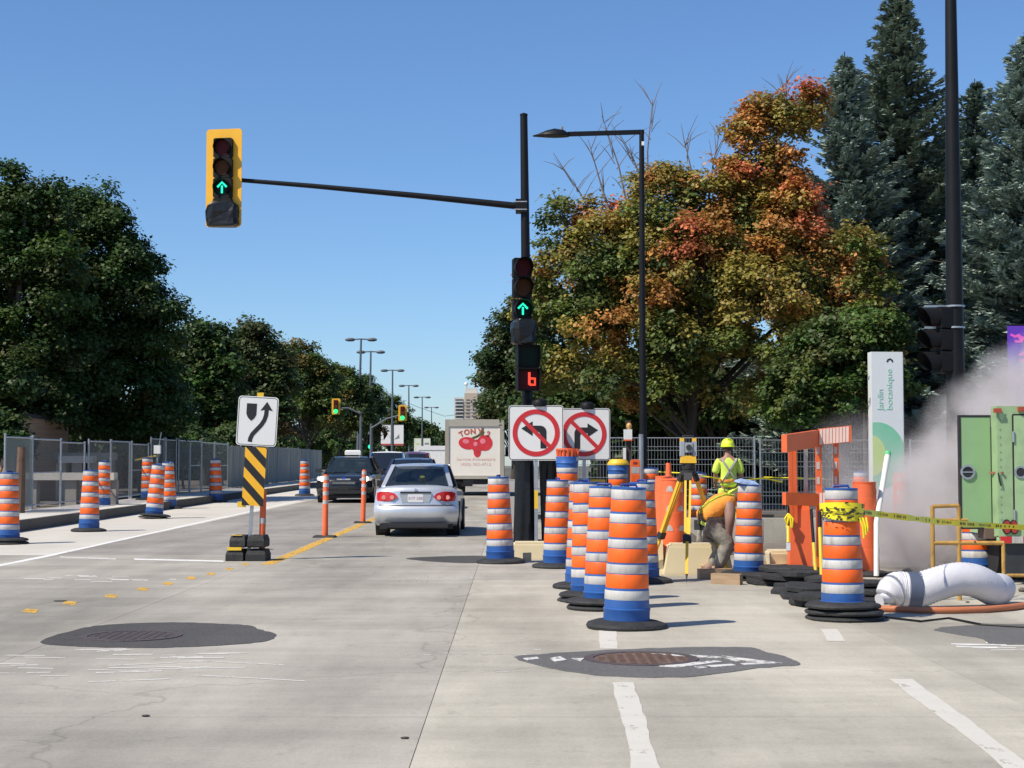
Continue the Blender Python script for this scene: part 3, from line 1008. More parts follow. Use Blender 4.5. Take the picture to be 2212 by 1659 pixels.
# --- wide pole at the right with a signal seen from the side
BY = 22.0
p0, p1 = at(2067, 1100, BY), at(2053, -60, BY)
t = thing('signal_pole', 'thick black pole at the right running out of the top of the picture', 'signal pole', (p0.x, BY, 0))
top = Vector((p1.x - p0.x, 0, p1.z))
MB().tube([(0, 0, 0), top * .35, top], [.14, .125, .075], 24).build('shaft', M_BLACK, t)
for yy in (662, 708):
    z = at(2062, yy, BY).z
    MB().lathe([(.137, -.012), (.141, -.012), (.141, .012), (.137, .012)], 24, (top.x * z / top.z, 0, z), cap=False).build('band', M_STEEL, t)
    MB().bar((-.14 + top.x * z / top.z, -.02, z), (-.42, -.02, z), .03).build('bracket', M_STEEL, t, 0)
MB().lathe([(.26, 0), (.26, .03), (.16, .06), (.14, .3)], 20).build('base', M_BLACK, t)
q = at(2016, 735, BY)
S4 = thing('traffic_signal', 'dark traffic signal seen from the side on the thick right pole', 'traffic signal', (q.x + .05, BY - .02, q.z), R(-72))
for z, ln in ((.31, M_LRED), (0, M_LAMB), (-.31, M_LGRN)):
    signal_face(S4, z, ln, None, .30, .31, .13, .26)

# --- keep-right sign on stacked rubber blocks
KY = gnd(545, 1210).y
t = thing('median_sign', 'keep-right sign over a black and yellow hazard board, on stacked rubber blocks', 'road sign', (gnd(543, 1208).x, KY, 0), R(-1))
lean = .045
def Lx(z): return (z - .3) * lean + .0
c = Vector((at(557, 910, KY).x - t.location.x, 0, at(557, 910, KY).z))
pl = MB().prism(rrect(.58, .71, .05), 0, .005).build('plate', M_SHEET, t)
pl.location = (c.x, -.04, c.z); pl.rotation_euler = (0, R(3.2), 0)
frame_mb(rrect(.555, .685, .045), rrect(.541, .671, .04), -.0022, -.0005).build('border', M_PBLK, pl, 0)
MB().prism([(-.165, .25), (-.02, .25), (-.02, .09), (-.045, .04), (-.09, .0), (-.14, .045), (-.165, .1)], -.003, -.0008).build('island_symbol', M_PBLK, pl, 0)
cur = [(-.09, -.30), (-.085, -.25), (-.06, -.19), (.0, -.12), (.06, -.05), (.10, .02), (.12, .09), (.125, .17)]
MB().prism(stroke(cur, .062), -.003, -.0008).build('arrow_shaft', M_PBLK, pl, 0)
MB().prism([(.035, .155), (.125, .285), (.215, .155), (.15, .17), (.1, .17)], -.0034, -.0009).build('arrow_head', M_PBLK, pl, 0)
cb = Vector((at(550, 1029, KY).x - t.location.x, 0, at(550, 1029, KY).z))
hb = MB().prism([(-.155, -.42), (.155, -.42), (.155, .42), (-.155, .42)], 0, .005).build('hazard_board', M_SIGY, t)
hb.location = (cb.x, -.03, cb.z); hb.rotation_euler = (0, R(3.2), 0)
def clip_band(k):
    out = []
    z0, z1 = k, k + .145
    poly = [(-.155, z0 + .155), (.155, z0 - .155), (.155, z1 - .155), (-.155, z1 + .155)]
    for lim, sgn in ((.42, 1), (-.42, -1)):
        new = []
        for i in range(len(poly)):
            a, b_ = poly[i], poly[(i + 1) % len(poly)]
            ia, ib = sgn * a[1] <= sgn * lim, sgn * b_[1] <= sgn * lim
            if ia: new.append(a)
            if ia != ib:
                f = (lim - a[1]) / (b_[1] - a[1])
                new.append((a[0] + (b_[0] - a[0]) * f, lim))
        poly = new
        if not poly: break
    return poly
for k in (-.60, -.31, -.02, .27, .55):
    poly = clip_band(k)
    if len(poly) > 2:
        MB().prism(poly, -.0025, -.0006).build('black_stripe', M_PBLK, hb, 0)
MB().bar((-.0, .0, .1), (c.x + .012, .0, c.z + .3), .05, .025).build('post', M_STEEL, t, 0)
tz = at(570, 1160, KY)
MB().tube([(.17, .1, .15), (.185, .1, 1.0)], .045, 14).build('orange_tube', M_FADED, t)
MB().tube([(.178, .1, .52), (.179, .1, .60)], .047, 14).build('white_band', M_WHITE, t)
MB().box(c.x + .04, -.02, c.z + .375, .09, .03, .07).build('top_clip', M_YELLOW, t, 0)
MB().box(c.x - .22, -.01, cb.z - .40, .12, .02, .08).build('amber_tab', M_YELLOW, t, 0)
for i, (bx, bz, w) in enumerate(((-.16, .075, .25), (.14, .075, .28), (-.12, .275, .22), (.14, .275, .24))):
    b = MB()
    b.rings([[(bx + sx * w / 2 * k, -.02 + sy * .24 * k, bz - .085 + zz) for sx, sy in ((-1, -1), (1, -1), (1, 1), (-1, 1))] for zz, k in ((0, .94), (.02, 1), (.10, 1), (.17, .84))])
    b.build('rubber_block', M_RUBBER, t, 0)
MB().box(-.16, -.25, .175, .2, .01, .045).build('yellow_label', M_YELLOW, t, 0)
MB().box(-.13, -.2, .364, .14, .1, .006).build('yellow_label', M_YELLOW, t, 0)

# --- two flexible posts on the centre line
def flexpost(x, y, h, label, lean):
    p = gnd(x, y)
    t = thing('flexible_post', label, 'delineator post', p, rnd.uniform(-.2, .2), 'flexible posts on the yellow line', (0, lean))
    MB().box(0, 0, .02, .42, .28, .04, taper=.85).build('foot', M_RUBBER, t, 0)
    MB().lathe([(.058, .03), (.055, .1), (.05, h - .03), (.04, h), (.01, h)], 18).build('tube', M_FADED, t)
    for f in (.56, .70, .83, .94):
        MB().lathe([(.0525, h * f - .035), (.054, h * f - .033), (.0535, h * f + .033), (.0515, h * f + .035)], 18, cap=False).build('white_band', M_WHITE, t)
flexpost(702, 1161, 1.16, 'near orange flexible post on the yellow line beside the median sign', R(.6))
flexpost(784, 1130, 1.2, 'far orange flexible post on the yellow line at the silver car', R(1.2))

# --- far lamp posts, banners and signals down the road
M_FARP = mat('grey painted steel', (0.10, 0.115, 0.13), 0.5)
M_BAN = mat('white banner cloth', (0.80, 0.79, 0.76), 0.7, var=.02)
M_BANR = mat('red banner hem', (0.55, 0.06, 0.04), 0.7)
M_BANG = mat('grey banner print', (0.25, 0.25, 0.26), 0.7)
M_BANG2 = mat('yellow green banner print', (0.6, 0.62, 0.35), 0.7)
lamps = [(780, 733, 139, 772, 'nearest tall twin-headed lamp post down the left side of the road', -.012),
         (801, 760, 155, 797, 'second tall twin-headed lamp post, close behind the nearest', -.008),
         (848, 800, 185, 847, 'third twin-headed lamp post, carrying two white banners', 0),
         (883, 833, 220, 884, 'fourth twin-headed lamp post down the road', 0),
         (912, 858, 257, 912, 'fifth twin-headed lamp post, carrying two pale green banners', 0),
         (932, 880, 302, 933, 'farthest twin-headed lamp post against the sky', 0)]
for i, (x, y, Y, xb, lab, ln) in enumerate(lamps):
    tp = at(x, y, Y)
    bx = at(xb, 1000, Y).x
    t = thing('lamp_post', lab, 'lamp post', (bx, Y, zg(Y)), 0, 'twin-headed lamp posts along the road')
    h = tp.z - zg(Y)
    dx = tp.x - bx
    MB().tube([(0, 0, 0), (dx, 0, h)], [.16, .085], 10).build('pole', M_FARP, t)
    MB().tube([(dx - .9, 0, h - .02), (dx, 0, h + .03), (dx + .9, 0, h - .02)], .06, 8).build('cross_arm', M_FARP, t)
    for s in (-1, 1):
        MB().rings([[(dx + s * (.55 + .85 * f), w * math.cos(a), h + hh * math.sin(a) - .03) for a in [2 * math.pi * k / 10 for k in range(10)]] for f, w, hh in ((0, .1, .08), (.2, .22, .16), (.7, .24, .17), (1, .14, .08))]).build('lamp_head', M_FARP, t, 60)
    if i in (2, 4):
        for s in (-1, 1):
            w, hh = (1.15, 2.35) if i == 2 else (1.15, 2.4)
            zc = at(x, 940 if i == 2 else 963, Y).z - zg(Y)
            b = MB().box(s * (w / 2 + .18), 0, zc, w, .03, hh).build('banner', M_BAN if i == 2 else mat('pale green banner cloth %d' % s, (.72, .74, .6), .7), t, 0)
            for zz in (hh / 2 + .05, -hh / 2 - .05):
                MB().cyl((0, 0, zc + zz), (s * (w + .2), 0, zc + zz), .03, n=6).build('banner_rod', M_FARP, t)
            if i == 2:
                MB().box(s * (w / 2 + .18), -.02, zc - hh / 2 + .09, w - .01, .012, .17).build('hem', M_BANR, b, 0)
                if s > 0:
                    MB().prism([(.25, zc - .5), (.85, zc - .35), (.8, zc + .1)], -.03, -.018).build('print', M_BANG, b, 0)
                else:
                    MB().prism(stroke([(-1.05, zc + .9), (-1.0, zc - .6), (-.5, zc + .2), (-.25, zc - .3)], .05), -.03, -.018).build('print', M_BANG, b, 0)
            else:
                MB().box(s * (w / 2 + .18), -.02, zc + .35, w * .6, .012, .3).build('print', M_BANG2 if s < 0 else M_BANG, b, 0)
                MB().box(s * (w / 2 + .18), -.02, zc - .5, w * .7, .012, .12).build('print', M_BANG2, b, 0)
def far_signal(x, y, Y, to, lab, w=.52, h=.98):
    p = at(x, y, Y)
    t = thing('traffic_signal', lab, 'traffic signal', p)
    MB().prism(rrect(w, h, .08), .05, .09).build('back_plate', M_SIGY, t)
    s = MB().prism(rrect(w * .5, h * .8, .03), -.08, .05).build('housing', M_SIGB, t)
    for z, ln in ((.25, M_LRED), (0, M_LAMB)):
        MB().cyl((0, -.10, z), (0, -.08, z), .12, .12, 16).build('lens', ln, s)
    MB().cyl((0, -.10, -.3), (0, -.08, -.3), .14, .14, 16).build('lit_lamp', M_GLOW2, s)
    e = at(to[0], to[1], Y) - p
    MB().tube([(0, .1, -.1), e * .5 + Vector((0, .1, .12)), e + Vector((0, .1, 0))], .05, 8).build('arm', M_FARP, t)
far_signal(725.5, 878, 96, (778, 893), 'small yellow-backed signal showing green over the far left lanes')
far_signal(869.5, 892, 96, (801, 925), 'small yellow-backed signal showing green beside the white banners')
for x, lab, yt in ((779, 'thin grey post holding the far left signal arm', 890), (801.5, 'thin grey post holding the far right signal arm', 915)):
    p = at(x, 1000, 96.2)
    o = MB().tube([(p.x, 96.2, zg(96)), (p.x, 96.2, at(x, yt, 96.2).z)], [.12, .07], 8).build('signal_post', M_FARP, None)
    tag(o, lab, 'post')
p = at(800, 965, 108)
t = thing('traffic_signal', 'little black signal on a low post showing green above the black taxi', 'traffic signal', (p.x, 108, zg(108)))
hz = p.z - zg(108)
MB().cyl((0, .12, 0), (0, .12, hz + .6), .06, n=8).build('post', M_STEEL, t)
s = MB().prism(rrect(.36, 1.05, .05, cz=hz + .32), -.1, .1).build('housing', M_SIGB, t)
MB().cyl((0, -.12, hz), (0, -.1, hz), .15, .15, 18).build('lit_lamp', M_GLOW, s)
# overhead wire far down the road
o = MB().tube([at(1010, 893, 150), at(960, 899, 150), at(905, 880, 150), at(880, 870, 150)], .018, 5).build('overhead_wire', M_BLACK, None)
tag(o, 'thin overhead wire crossing the sky far down the road', 'wire')
o = MB().tube([at(1700, 492, 47), at(2000, 560, 47), at(2240, 600, 47)], .007, 5).build('overhead_wire', mat('reddish wire', (.2, .13, .1), .6), None)
tag(o, 'thin reddish wire hanging in front of the spruces', 'wire')
# ---------------------------------------------------------------- vehicles
def carpaint(name, col, metal=0.0, rough=0.32):
    return mat(name, col, rough, metal, .02, 3, coat=.6)
M_SILVER = carpaint('silver car paint', (0.62, 0.64, 0.66), 0.55, 0.34)
M_BLKCAR = carpaint('black car paint', (0.012, 0.014, 0.02), 0.0, 0.25)
M_NAVY = carpaint('dark blue car paint', (0.02, 0.03, 0.06))
M_WINE = carpaint('dark red car paint', (0.12, 0.012, 0.02))
M_BLUEV = carpaint('blue van paint', (0.03, 0.09, 0.3))
M_TYRE = mat('tyre rubber', (0.015, 0.015, 0.016), 0.85, var=.2)
M_ALLOY = mat('wheel alloy', (0.5, 0.5, 0.52), 0.35, 0.9)
M_GLASS = see_through('tinted car glass', (0.02, 0.03, 0.035), 0.72, 0.05, 0.8)
M_GLASSD = mat('dark car glass', (0.012, 0.016, 0.022), 0.06, var=.0, spec=.8)
M_CHROME = mat('chrome', (0.75, 0.76, 0.78), 0.12, 1.0, 0)
M_TAIL = mat('red tail lamp', (0.55, 0.012, 0.02), 0.15, var=.05, coat=1)
M_TAIL2 = mat('pale tail lamp bulb', (0.75, 0.30, 0.25), 0.15, coat=1)
M_SEAT = mat('grey seat cloth', (0.20, 0.21, 0.22), 0.9)
M_DARK = mat('dark plastic', (0.018, 0.018, 0.02), 0.6)
M_PLATE = mat('number plate', (0.72, 0.72, 0.72), 0.4, var=.02)
M_PLATEB = mat('number plate print', (0.35, 0.2, 0.25), 0.5)
M_HEAD = mat('lit headlamp', (0.8, 0.7, 0.5), 0.2, emit=(1.0, 0.74, 0.45), estr=5.0)
M_LENS = mat('clear lamp lens', (0.55, 0.57, 0.6), 0.1, coat=1)

def wheel(t, x, y, r=.31, w=.2, side=1):
    wh = MB().tube([(x - w / 2, y, r), (x - w / 2 + .03, y, r), (x + w / 2 - .03, y, r), (x + w / 2, y, r)], [r - .03, r, r, r - .03], 28).build('wheel', M_TYRE, t, 50)
    MB().tube([(x + side * (w / 2 - .01), y, r), (x + side * (w / 2 + .005), y, r)], [r * .66, r * .6], 20).build('rim', M_ALLOY, wh)

def slices(outline, xs, shift, crown):
    """body swept across the car from a side outline; shift(x, y, z) rounds its corners"""
    rings = []
    for x in xs:
        rings.append([shift(x, y, z) for y, z in outline])
    return MB().rings(rings)

def make_car(name, label, loc, rotz, paint, sp):
    L, W, H = sp['L'], sp['W'], sp['H']
    t = thing(name, label, sp.get('cat', 'car'), loc, rotz)
    hw = W / 2
    def shift(x, y, z):
        f = abs(x) / hw
        k = f ** 4
        rear = max(0, 1 - y / .9) if y < .9 else 0
        front = max(0, 1 - (L - y) / 1.1) if y > L - 1.1 else 0
        yy = y + sp.get('rr', .22) * k * rear - sp.get('fr', .38) * k * front
        zz = z
        if z > .45: zz = z - (z - .45) * .10 * f ** 6 - .03 * f * f * (z > .8)
        xx = x * (1 - .05 * max(0, (z - .62)) / .4 * (f > .6)) * (1 - .05 * max(0, .42 - z) / .2)
        return (xx, yy, zz)
    xs = [-hw * k for k in (1, .985, .94, .86, .72, .5, .25, 0)]
    xs = xs + [-x for x in xs[-2::-1]]
    MB().rings([[shift(x, y, z) for y, z in sp['body']] for x in xs]).build('body', paint, t, 38)
    g = sp['cab']     # rear base, rear top, front top, front base as (half width, y, z)
    roof_z = H
    (w0, y0, z0), (w1, y1, z1), (w2, y2, z2), (w3, y3, z3) = g
    rf = []
    for i in range(9):
        f = i / 8
        y = y1 + (y2 - y1) * f
        z = z1 + (z2 - z1) * f
        wv = w1 + (w2 - w1) * f
        arch = (roof_z - max(z1, z2)) * (1 - (2 * f - 1) ** 4)
        ring = []
        for k in range(9):
            a = k / 8 * 2 - 1
            ring.append((wv * a, y, z + arch * (1 - a * a * .55) * 1.0 + .012))
        ring += [(wv * a * .97, y, z - .045) for a in (1, .5, 0, -.5, -1)]
        rf.append(ring)
    MB().rings(rf).build('roof', paint, t, 50)
    for s in (-1, 1):
        pm = MB()
        pm.bar((s * (w0 - .02), y0 + .02, z0 - .05), (s * (w1 - .03), y1 + .02, z1), .085, sp.get('cp', .11))
        pm.build('rear_pillar', paint, t, 0)
        MB().bar((s * (w3 - .02), y3 - .02, z3 - .05), (s * (w2 - .02), y2, z2), .055, .08).build('front_pillar', paint, t, 0)
        ym = (y1 + y2) / 2 + .05
        MB().bar((s * (w0 + .01), ym, z0 - .05), (s * (w1 - .01), ym, (z1 + z2) / 2), .05, .09).build('door_pillar', M_DARK, t, 0)
        MB().add([(s * (w0 - .005), y0 + .2, z0 - .03), (s * (w3 - .005), y3 - .1, z3 - .03), (s * (w2 - .0), y2 - .05, z2 - .01), (s * (w1 - .0), y1 + .1, z1 - .01)], [(0, 1, 2, 3), (3, 2, 1, 0)][:1]).build('side_window', M_GLASSD, t, 0)
    for nm, (wa, ya, za), (wb, yb, zb_) in (('rear_window', g[0], g[1]), ('windscreen', g[3], g[2])):
        gm = MB()
        rows = []
        sgn = -1 if nm == 'rear_window' else 1
        for i in range(6):
            f = i / 5
            row = []
            for k in range(9):
                a = k / 8 * 2 - 1
                row.append(((wa + (wb - wa) * f - .035) * a, ya + (yb - ya) * f + sgn * .05 * (1 - a * a) - sgn * .0, za + (zb_ - za) * f + .015 * (1 - a * a) + .0))
            rows.append(row)
        vs = [p for r_ in rows for p in r_]
        fs = [(i * 9 + k, i * 9 + k + 1, (i + 1) * 9 + k + 1, (i + 1) * 9 + k) for i in range(5) for k in range(8)]
        gm.add(vs, fs)
        gm.build(nm, sp.get('glass', M_GLASS), t, 60)
    # cabin floor and seats
    MB().box(0, (y1 + y2) / 2, z0 - .16, w0 * 1.9, (y2 - y1) + .6, .06).build('cabin_floor', M_DARK, t, 0)
    for (yy, hz) in ((y1 + .15, z0 + .12), (y1 + 1.15, z0 + .2)):
        for s in (-1, 1):
            MB().rings([[(s * .36 + a * .23 * k, yy + b * .07 + q * .1, z0 - .12 + q * (hz - z0 + .06)) for a, b in ((-1, -1), (1, -1), (1, 1), (-1, 1))] for q, k in ((0, 1), (.8, 1), (1, .8))]).build('seat', M_SEAT, t, 0)
            MB().rings([[(s * .36 + a * .13 * k, yy + .1 + b * .05, hz + q) for a, b in ((-1, -1), (1, -1), (1, 1), (-1, 1))] for q, k in ((-.02, .7), (.03, 1), (.12, 1), (.15, .8))]).build('headrest', M_SEAT, t, 0)
    # wheels and arches
    r = sp.get('wr', .31)
    for yy in sp['axles']:
        for s in (-1, 1):
            MB().tube([(s * (hw - .25), yy, r + .02), (s * (hw + .004), yy, r + .02)], [r + .075, r + .07], 28).build('wheel_arch', M_DARK, t)
            wheel(t, s * (hw - .10), yy, r, .2, s)
    for s in (-1, 1):
        m = MB().rings([[(s * (hw + .10) + a * .10, y3 - .25 + b * .05, z3 + .06 + c_) for a, b in ((-1, -1), (1, -.6), (1, 1), (-1, 1))] for c_ in (-.06, .0, .07)]).build('mirror', sp.get('mir', M_DARK), t, 40)
        MB().bar((s * (hw - .06), y3 - .25, z3 + .02), (s * (hw + .05), y3 - .25, z3 + .04), .04).build('mirror_arm', M_DARK, m, 0)
    MB().box(0, L / 2, .2, W * .86, L * .9, .1).build('underside', M_DARK, t, 0)
    return t

SEDAN = dict(L=4.5, W=1.70, H=1.47, wr=.305, axles=(.98, 3.62),
    body=[(.30, .21), (.13, .25), (.05, .31), (.0, .42), (-.01, .52), (.015, .60), (.05, .625), (.06, .66), (.075, .78), (.085, .90), (.10, .96), (.15, 1.01), (.30, 1.035), (.62, 1.03), (1.2, .98), (3.1, .97), (3.4, .95), (4.0, .84), (4.3, .74), (4.45, .62), (4.5, .48), (4.47, .3), (4.35, .22)],
    cab=[(.70, .52, 1.02), (.56, 1.20, 1.40), (.56, 2.55, 1.415), (.70, 3.35, .97)])
car_p = gnd(897, 1160)
CARX, CARY = car_p.x, car_p.y
silver = make_car('sedan', 'silver sedan seen from behind in the lane right of the yellow line', (CARX, CARY, zg(CARY)), R(-.3), M_SILVER, SEDAN)
silver.scale = (.93, .93, .93)
def onrear(poly, y0, y1): return MB().prism(poly, y0, y1)
for s in (-1, 1):
    # almond tail lamps wrapping the corner
    pts = [(.36, .80), (.42, .865), (.55, .905), (.72, .90), (.79, .875), (.80, .76), (.78, .715), (.62, .705), (.48, .72), (.40, .755)]
    b = MB()
    n = len(pts)
    def yc(x): return .045 + .24 * (abs(x) / .85) ** 4
    vs = [(s * x, yc(x), z) for x, z in pts] + [(s * x, yc(x) + .10, z) for x, z in pts] + [(s * .6, yc(.6) - .012, .80)]
    fs = [((i, 2 * n, (i + 1) % n) if s > 0 else ((i + 1) % n, 2 * n, i)) for i in range(n)] + [(i, (i + 1) % n, n + (i + 1) % n, n + i) for i in range(n)]
    lamp = b.add(vs, fs).build('tail_lamp', M_TAIL, silver, 40)
    for x in (.47, .64):
        MB().cyl((s * x, yc(x) - .022, .785), (s * x, yc(x) - .002, .785), .042, .046, 14).build('bulb_lens', M_TAIL2, lamp)
    MB().box(s * .66, .0 + .17, .42, .18, .01, .05).build('reflector', M_DARK, silver, 0)
MB().prism(rrect(.62, .035, .01, 2, cz=.885), .045, .085).build('trunk_handle', M_DARK, silver, 0)
MB().prism([(-.33, .87), (.33, .87), (.27, .68), (-.27, .68)], .058, .09).build('plate_recess', carpaint('silver shade', (.5, .52, .54), .5), silver, 0)
pl = MB().prism(rrect(.31, .16, .015, 2, cz=.77), .05, .058).build('number_plate', M_PLATE, silver, 0)
text_part('plate_print', '0Y7 588', .085, (0, .049, .765), (R(90), 0, 0), M_PLATEB, pl, .0015)
MB().tube([(-.74 + .148 * k, .03 + .24 * (abs(-.74 + .148 * k) / .85) ** 4, .632) for k in range(11)], .009, 6).build('bumper_gap', M_DARK, silver)
MB().box(0, .02, .235, 1.3, .2, .09).build('lower_valance', M_DARK, silver, 0)
MB().tube([(.45, .0, .22), (.45, .2, .22)], .03, 10).build('exhaust', M_STEEL, silver)
MB().lathe([(.035, 0), (.035, .008), (.015, .012)], 14, (0, 0, 0)).build('badge', M_CHROME, silver).matrix_local = Matrix.Translation((0, .078, .93)) @ Matrix.Rotation(R(90), 4, 'X')
MB().box(.62, .10, .965, .2, .006, .02).build('name_badge', M_CHROME, silver, 0)
MB().tube([(0, 1.32, 1.475), (0, 1.24, 1.56)], .012, 6).build('aerial', M_DARK, silver)
MB().sphere((.09, .78, 1.13), .085, 12, 8, (1, .8, 1.1)).build('plush_toy', mat('yellow plush', (.8, .62, .1), .9), silver)
MB().box(-.06, .78, 1.07, .3, .12, .07).build('cushion', mat('pale yellow cushion', (.7, .62, .3), .9), silver, 0)
MB().box(0, .74, 1.015, 1.2, .36, .02).build('parcel_shelf', M_DARK, silver, 0)
MB().sphere((-.36, 2.42, 1.22), .1, 12, 8, (1, 1, 1.2)).build('driver_head', mat('driver hair', (.05, .035, .03), .8), silver)

# --- black taxi coming the other way
SUV = dict(L=4.75, W=1.84, H=1.52, wr=.335, axles=(.95, 3.75), fr=.30, rr=.12, cat='taxi', cp=.2,
    body=[(.25, .26), (.05, .32), (.0, .46), (.0, .58), (.06, .66), (.08, .90), (.12, .98), (.4, 1.0), (1.2, .98), (3.0, .98), (3.3, .97), (4.0, .92), (4.45, .87), (4.62, .81), (4.70, .70), (4.75, .55), (4.74, .40), (4.66, .28), (4.5, .22)],
    cab=[(.80, .45, .99), (.60, 1.05, 1.45), (.60, 2.4, 1.47), (.80, 3.3, .97)], mir=M_BLKCAR)
tp = gnd(742, 1087)
taxi = make_car('taxi', 'black taxi facing us with headlamps lit and a white roof sign', (tp.x, tp.y + SUV['L'], zg(tp.y + 2)), R(180), M_BLKCAR, SUV)
Lf = SUV['L']
def yf(x, z): return Lf - .02 - .30 * (abs(x) / .93) ** 4 - max(0, z - .72) * .32
for s in (-1, 1):
    b = MB()
    pts = [(.50, .76), (.60, .83), (.86, .86), (.90, .80), (.88, .72), (.56, .70)]
    n = len(pts)
    vs = [(s * x, yf(x, z) + .03, z) for x, z in pts] + [(s * x, yf(x, z) - .12, z) for x, z in pts]
    fs = [tuple(range(n)) if s < 0 else tuple(range(n - 1, -1, -1))] + [(i, (i + 1) % n, n + (i + 1) % n, n + i) for i in range(n)]
    hl = b.add(vs, fs).build('headlamp', M_LENS, taxi, 0)
    MB().sphere((s * .70, yf(.70, .78) + .03, .775), .085, 14, 8, (1.1, .45, 1)).build('lit_bulb', M_HEAD, hl)
    MB().cyl((s * .62, yf(.62, .45) + .0, .44), (s * .62, yf(.62, .45) + .05, .44), .065, .06, 14).build('fog_lamp', M_LENS, taxi)
MB().prism([(-.44, .70), (.44, .70), (.38, .58), (-.38, .58)], Lf - .03, Lf + .015).build('grille', M_DARK, taxi, 0)
for z in (.60, .645):
    MB().box(0, Lf + .02, z + .02, .74, .012, .012).build('grille_bar', M_CHROME, taxi, 0)
MB().box(0, Lf + .0, .76, .44, .03, .045).build('chrome_wing', M_CHROME, taxi, 0)
MB().prism(rrect(.12, .06, .02, 3, cz=.79), Lf - .02, Lf + .025).build('badge', mat('blue badge', (.03, .08, .5), .3), taxi)
MB().box(0, Lf + .012, .48, .34, .01, .15).build('bumper_slot', M_DARK, taxi, 0)
MB().box(0, Lf - .02, .36, 1.3, .06, .10).build('lower_grille', M_DARK, taxi, 0)
MB().box(0, 1.8, 1.545, .34, .16, .06).build('sign_base', M_DARK, taxi, 0)
MB().rings([[(a * .27 * k, 1.8 + b * .10 * k, 1.57 + z) for a, b in ((-1, -1), (1, -1), (1, 1), (-1, 1))] for z, k in ((0, 1), (.12, 1), (.16, .85))]).build('roof_sign', mat('white roof sign', (.85, .85, .83), .4), taxi, 0)
MB().sphere((.33, 2.2, 1.2), .11, 12, 8, (1, 1, 1.2)).build('driver_head', mat('driver skin', (.3, .17, .11), .7), taxi)

# --- traffic queued beyond
p = at(884, 1000, 44)
make_car('sedan', 'dark blue sedan ahead of the silver one, only its roof showing', (p.x, 44, zg(44)), 0, M_NAVY, dict(SEDAN, glass=M_GLASSD))
VAN = dict(SUV, H=1.8, cat='van', body=SUV['body'], cab=[(.82, .10, .98), (.68, .40, 1.66), (.68, 2.9, 1.68), (.82, 3.7, .97)], glass=M_GLASSD)
p = at(893, 1000, 82)
make_car('minivan', 'dark red minivan far ahead in the queue', (p.x, 82, zg(82)), 0, M_WINE, VAN)
p = at(808, 1000, 66)
bv = make_car('van', 'blue van with a white roof behind the black taxi', (p.x + .4, 66 + 4.7, zg(66)), R(180), M_BLUEV, dict(VAN, H=1.75))
[o for o in bpy.data.objects if o.parent == bv and o.name.startswith('roof')][0].data.materials[0] = M_WHITEP

def box_truck(name, label, x, y, Y, w, hbox, zbase, length, face, panel, detail):
    p = at(x, y, Y)
    t = thing(name, label, 'truck', (p.x, Y, zg(Y)))
    top = zbase + hbox
    MB().box(0, length / 2, zbase + hbox / 2, w, length, hbox).build('cargo_box', face, t, 0)
    fr = .15
    for s in (-1, 1):
        MB().box(s * (w / 2 - fr / 2), -.025, zbase + hbox / 2, fr, .05, hbox).build('frame_post', face, t, 0)
    MB().box(0, -.025, top - .135, w - 2 * fr, .05, .27).build('frame_header', face, t, 0)
    d = MB().box(0, -.006, zbase + (hbox - .27) / 2, w - 2 * fr - .01, .012, hbox - .28).build('roll_door', panel, t, 0)
    MB().box(0, -.04, zbase - .06, w, .1, .11).build('rear_sill', face, t, 0)
    MB().box(0, length / 2, zbase - .22, .9, length, .22).build('chassis', M_DARK, t, 0)
    for s in (-1, 1):
        for yy in (1.6, length + 1.2):
            for k in (0, 1):
                MB().tube([(s * (w / 2 - .16 - .3 * k) - .13, yy, .48), (s * (w / 2 - .16 - .3 * k) + .13, yy, .48)], .48, 22).build('wheel', M_TYRE, t, 40)
        MB().box(s * (w / 2 - .3), 2.3, .62, .55, .02, .5).build('mudflap', M_DARK, t, 0)
    MB().box(0, length / 2 + .3, .72, w * .9, length - .6, max(.1, zbase - .5)).build('undercarriage', M_DARK, t, 0)
    MB().box(0, .15, .50, w * .8, .1, .1).build('rear_bumper', M_DARK, t, 0)
    for s in (-1, 1):
        MB().box(s * .42, .15, .66, .06, .08, .34).build('bumper_strut', M_DARK, t, 0)
    cab = MB().rings([[(sx * (w / 2 - .12) * k, length + .05 + yy, zz) for sx, zz in ((-1, .6), (1, .6), (1, 1.6), (.92, zt), (-.92, zt), (-1, 1.6))] for yy, k, zt in ((0, .95, 2.3), (1.5, .95, 2.3), (2.0, .9, 1.7))]).build('cab', M_WHITEP, t, 40)
    for s in (-1, 1):
        m = MB().box(s * (w / 2 + .12), length + 1.5, 1.75, .2, .06, .4).build('mirror', M_DARK, t, 0)
        MB().bar((s * (w / 2 - .1), length + 1.5, 1.6), (s * (w / 2 + .1), length + 1.5, 1.6), .03).build('mirror_arm', M_DARK, m, 0)
        MB().box(s * (w / 2 - .08), -.055, zbase - .06, .1, .012, .06).build('tail_lamp', M_TAIL, t, 0)
        MB().box(s * .9, -.095, zbase - .06, .1, .01, .05).build('marker_lamp', M_YELLOW, t, 0)
    return t, d
TY = gnd(1025, 1071).y
M_GREYBOX = mat('grey truck frame', (0.40, 0.38, 0.33), 0.6, dirt=.3, dirtcol=(.2, .18, .15))
M_DOORW = mat('cream truck door', (0.83, 0.80, 0.74), 0.5, var=.02, dirt=.12, dirtcol=(.5, .45, .4))
ty_s = F / TY
zb_ = at(1025, 1028, TY).z - zg(TY)
hb_ = at(1025, 906, TY).z - zg(TY) - zb_
truck, door = box_truck('box_truck', 'grey box truck with red tomatoes painted on its cream rear door', 1025, 1000, TY, px(127, TY), hb_, zb_, 5.0, M_GREYBOX, M_DOORW, True)
M_TOM = mat('tomato red print', (0.62, 0.035, 0.05), 0.5, var=.2, scale=3)
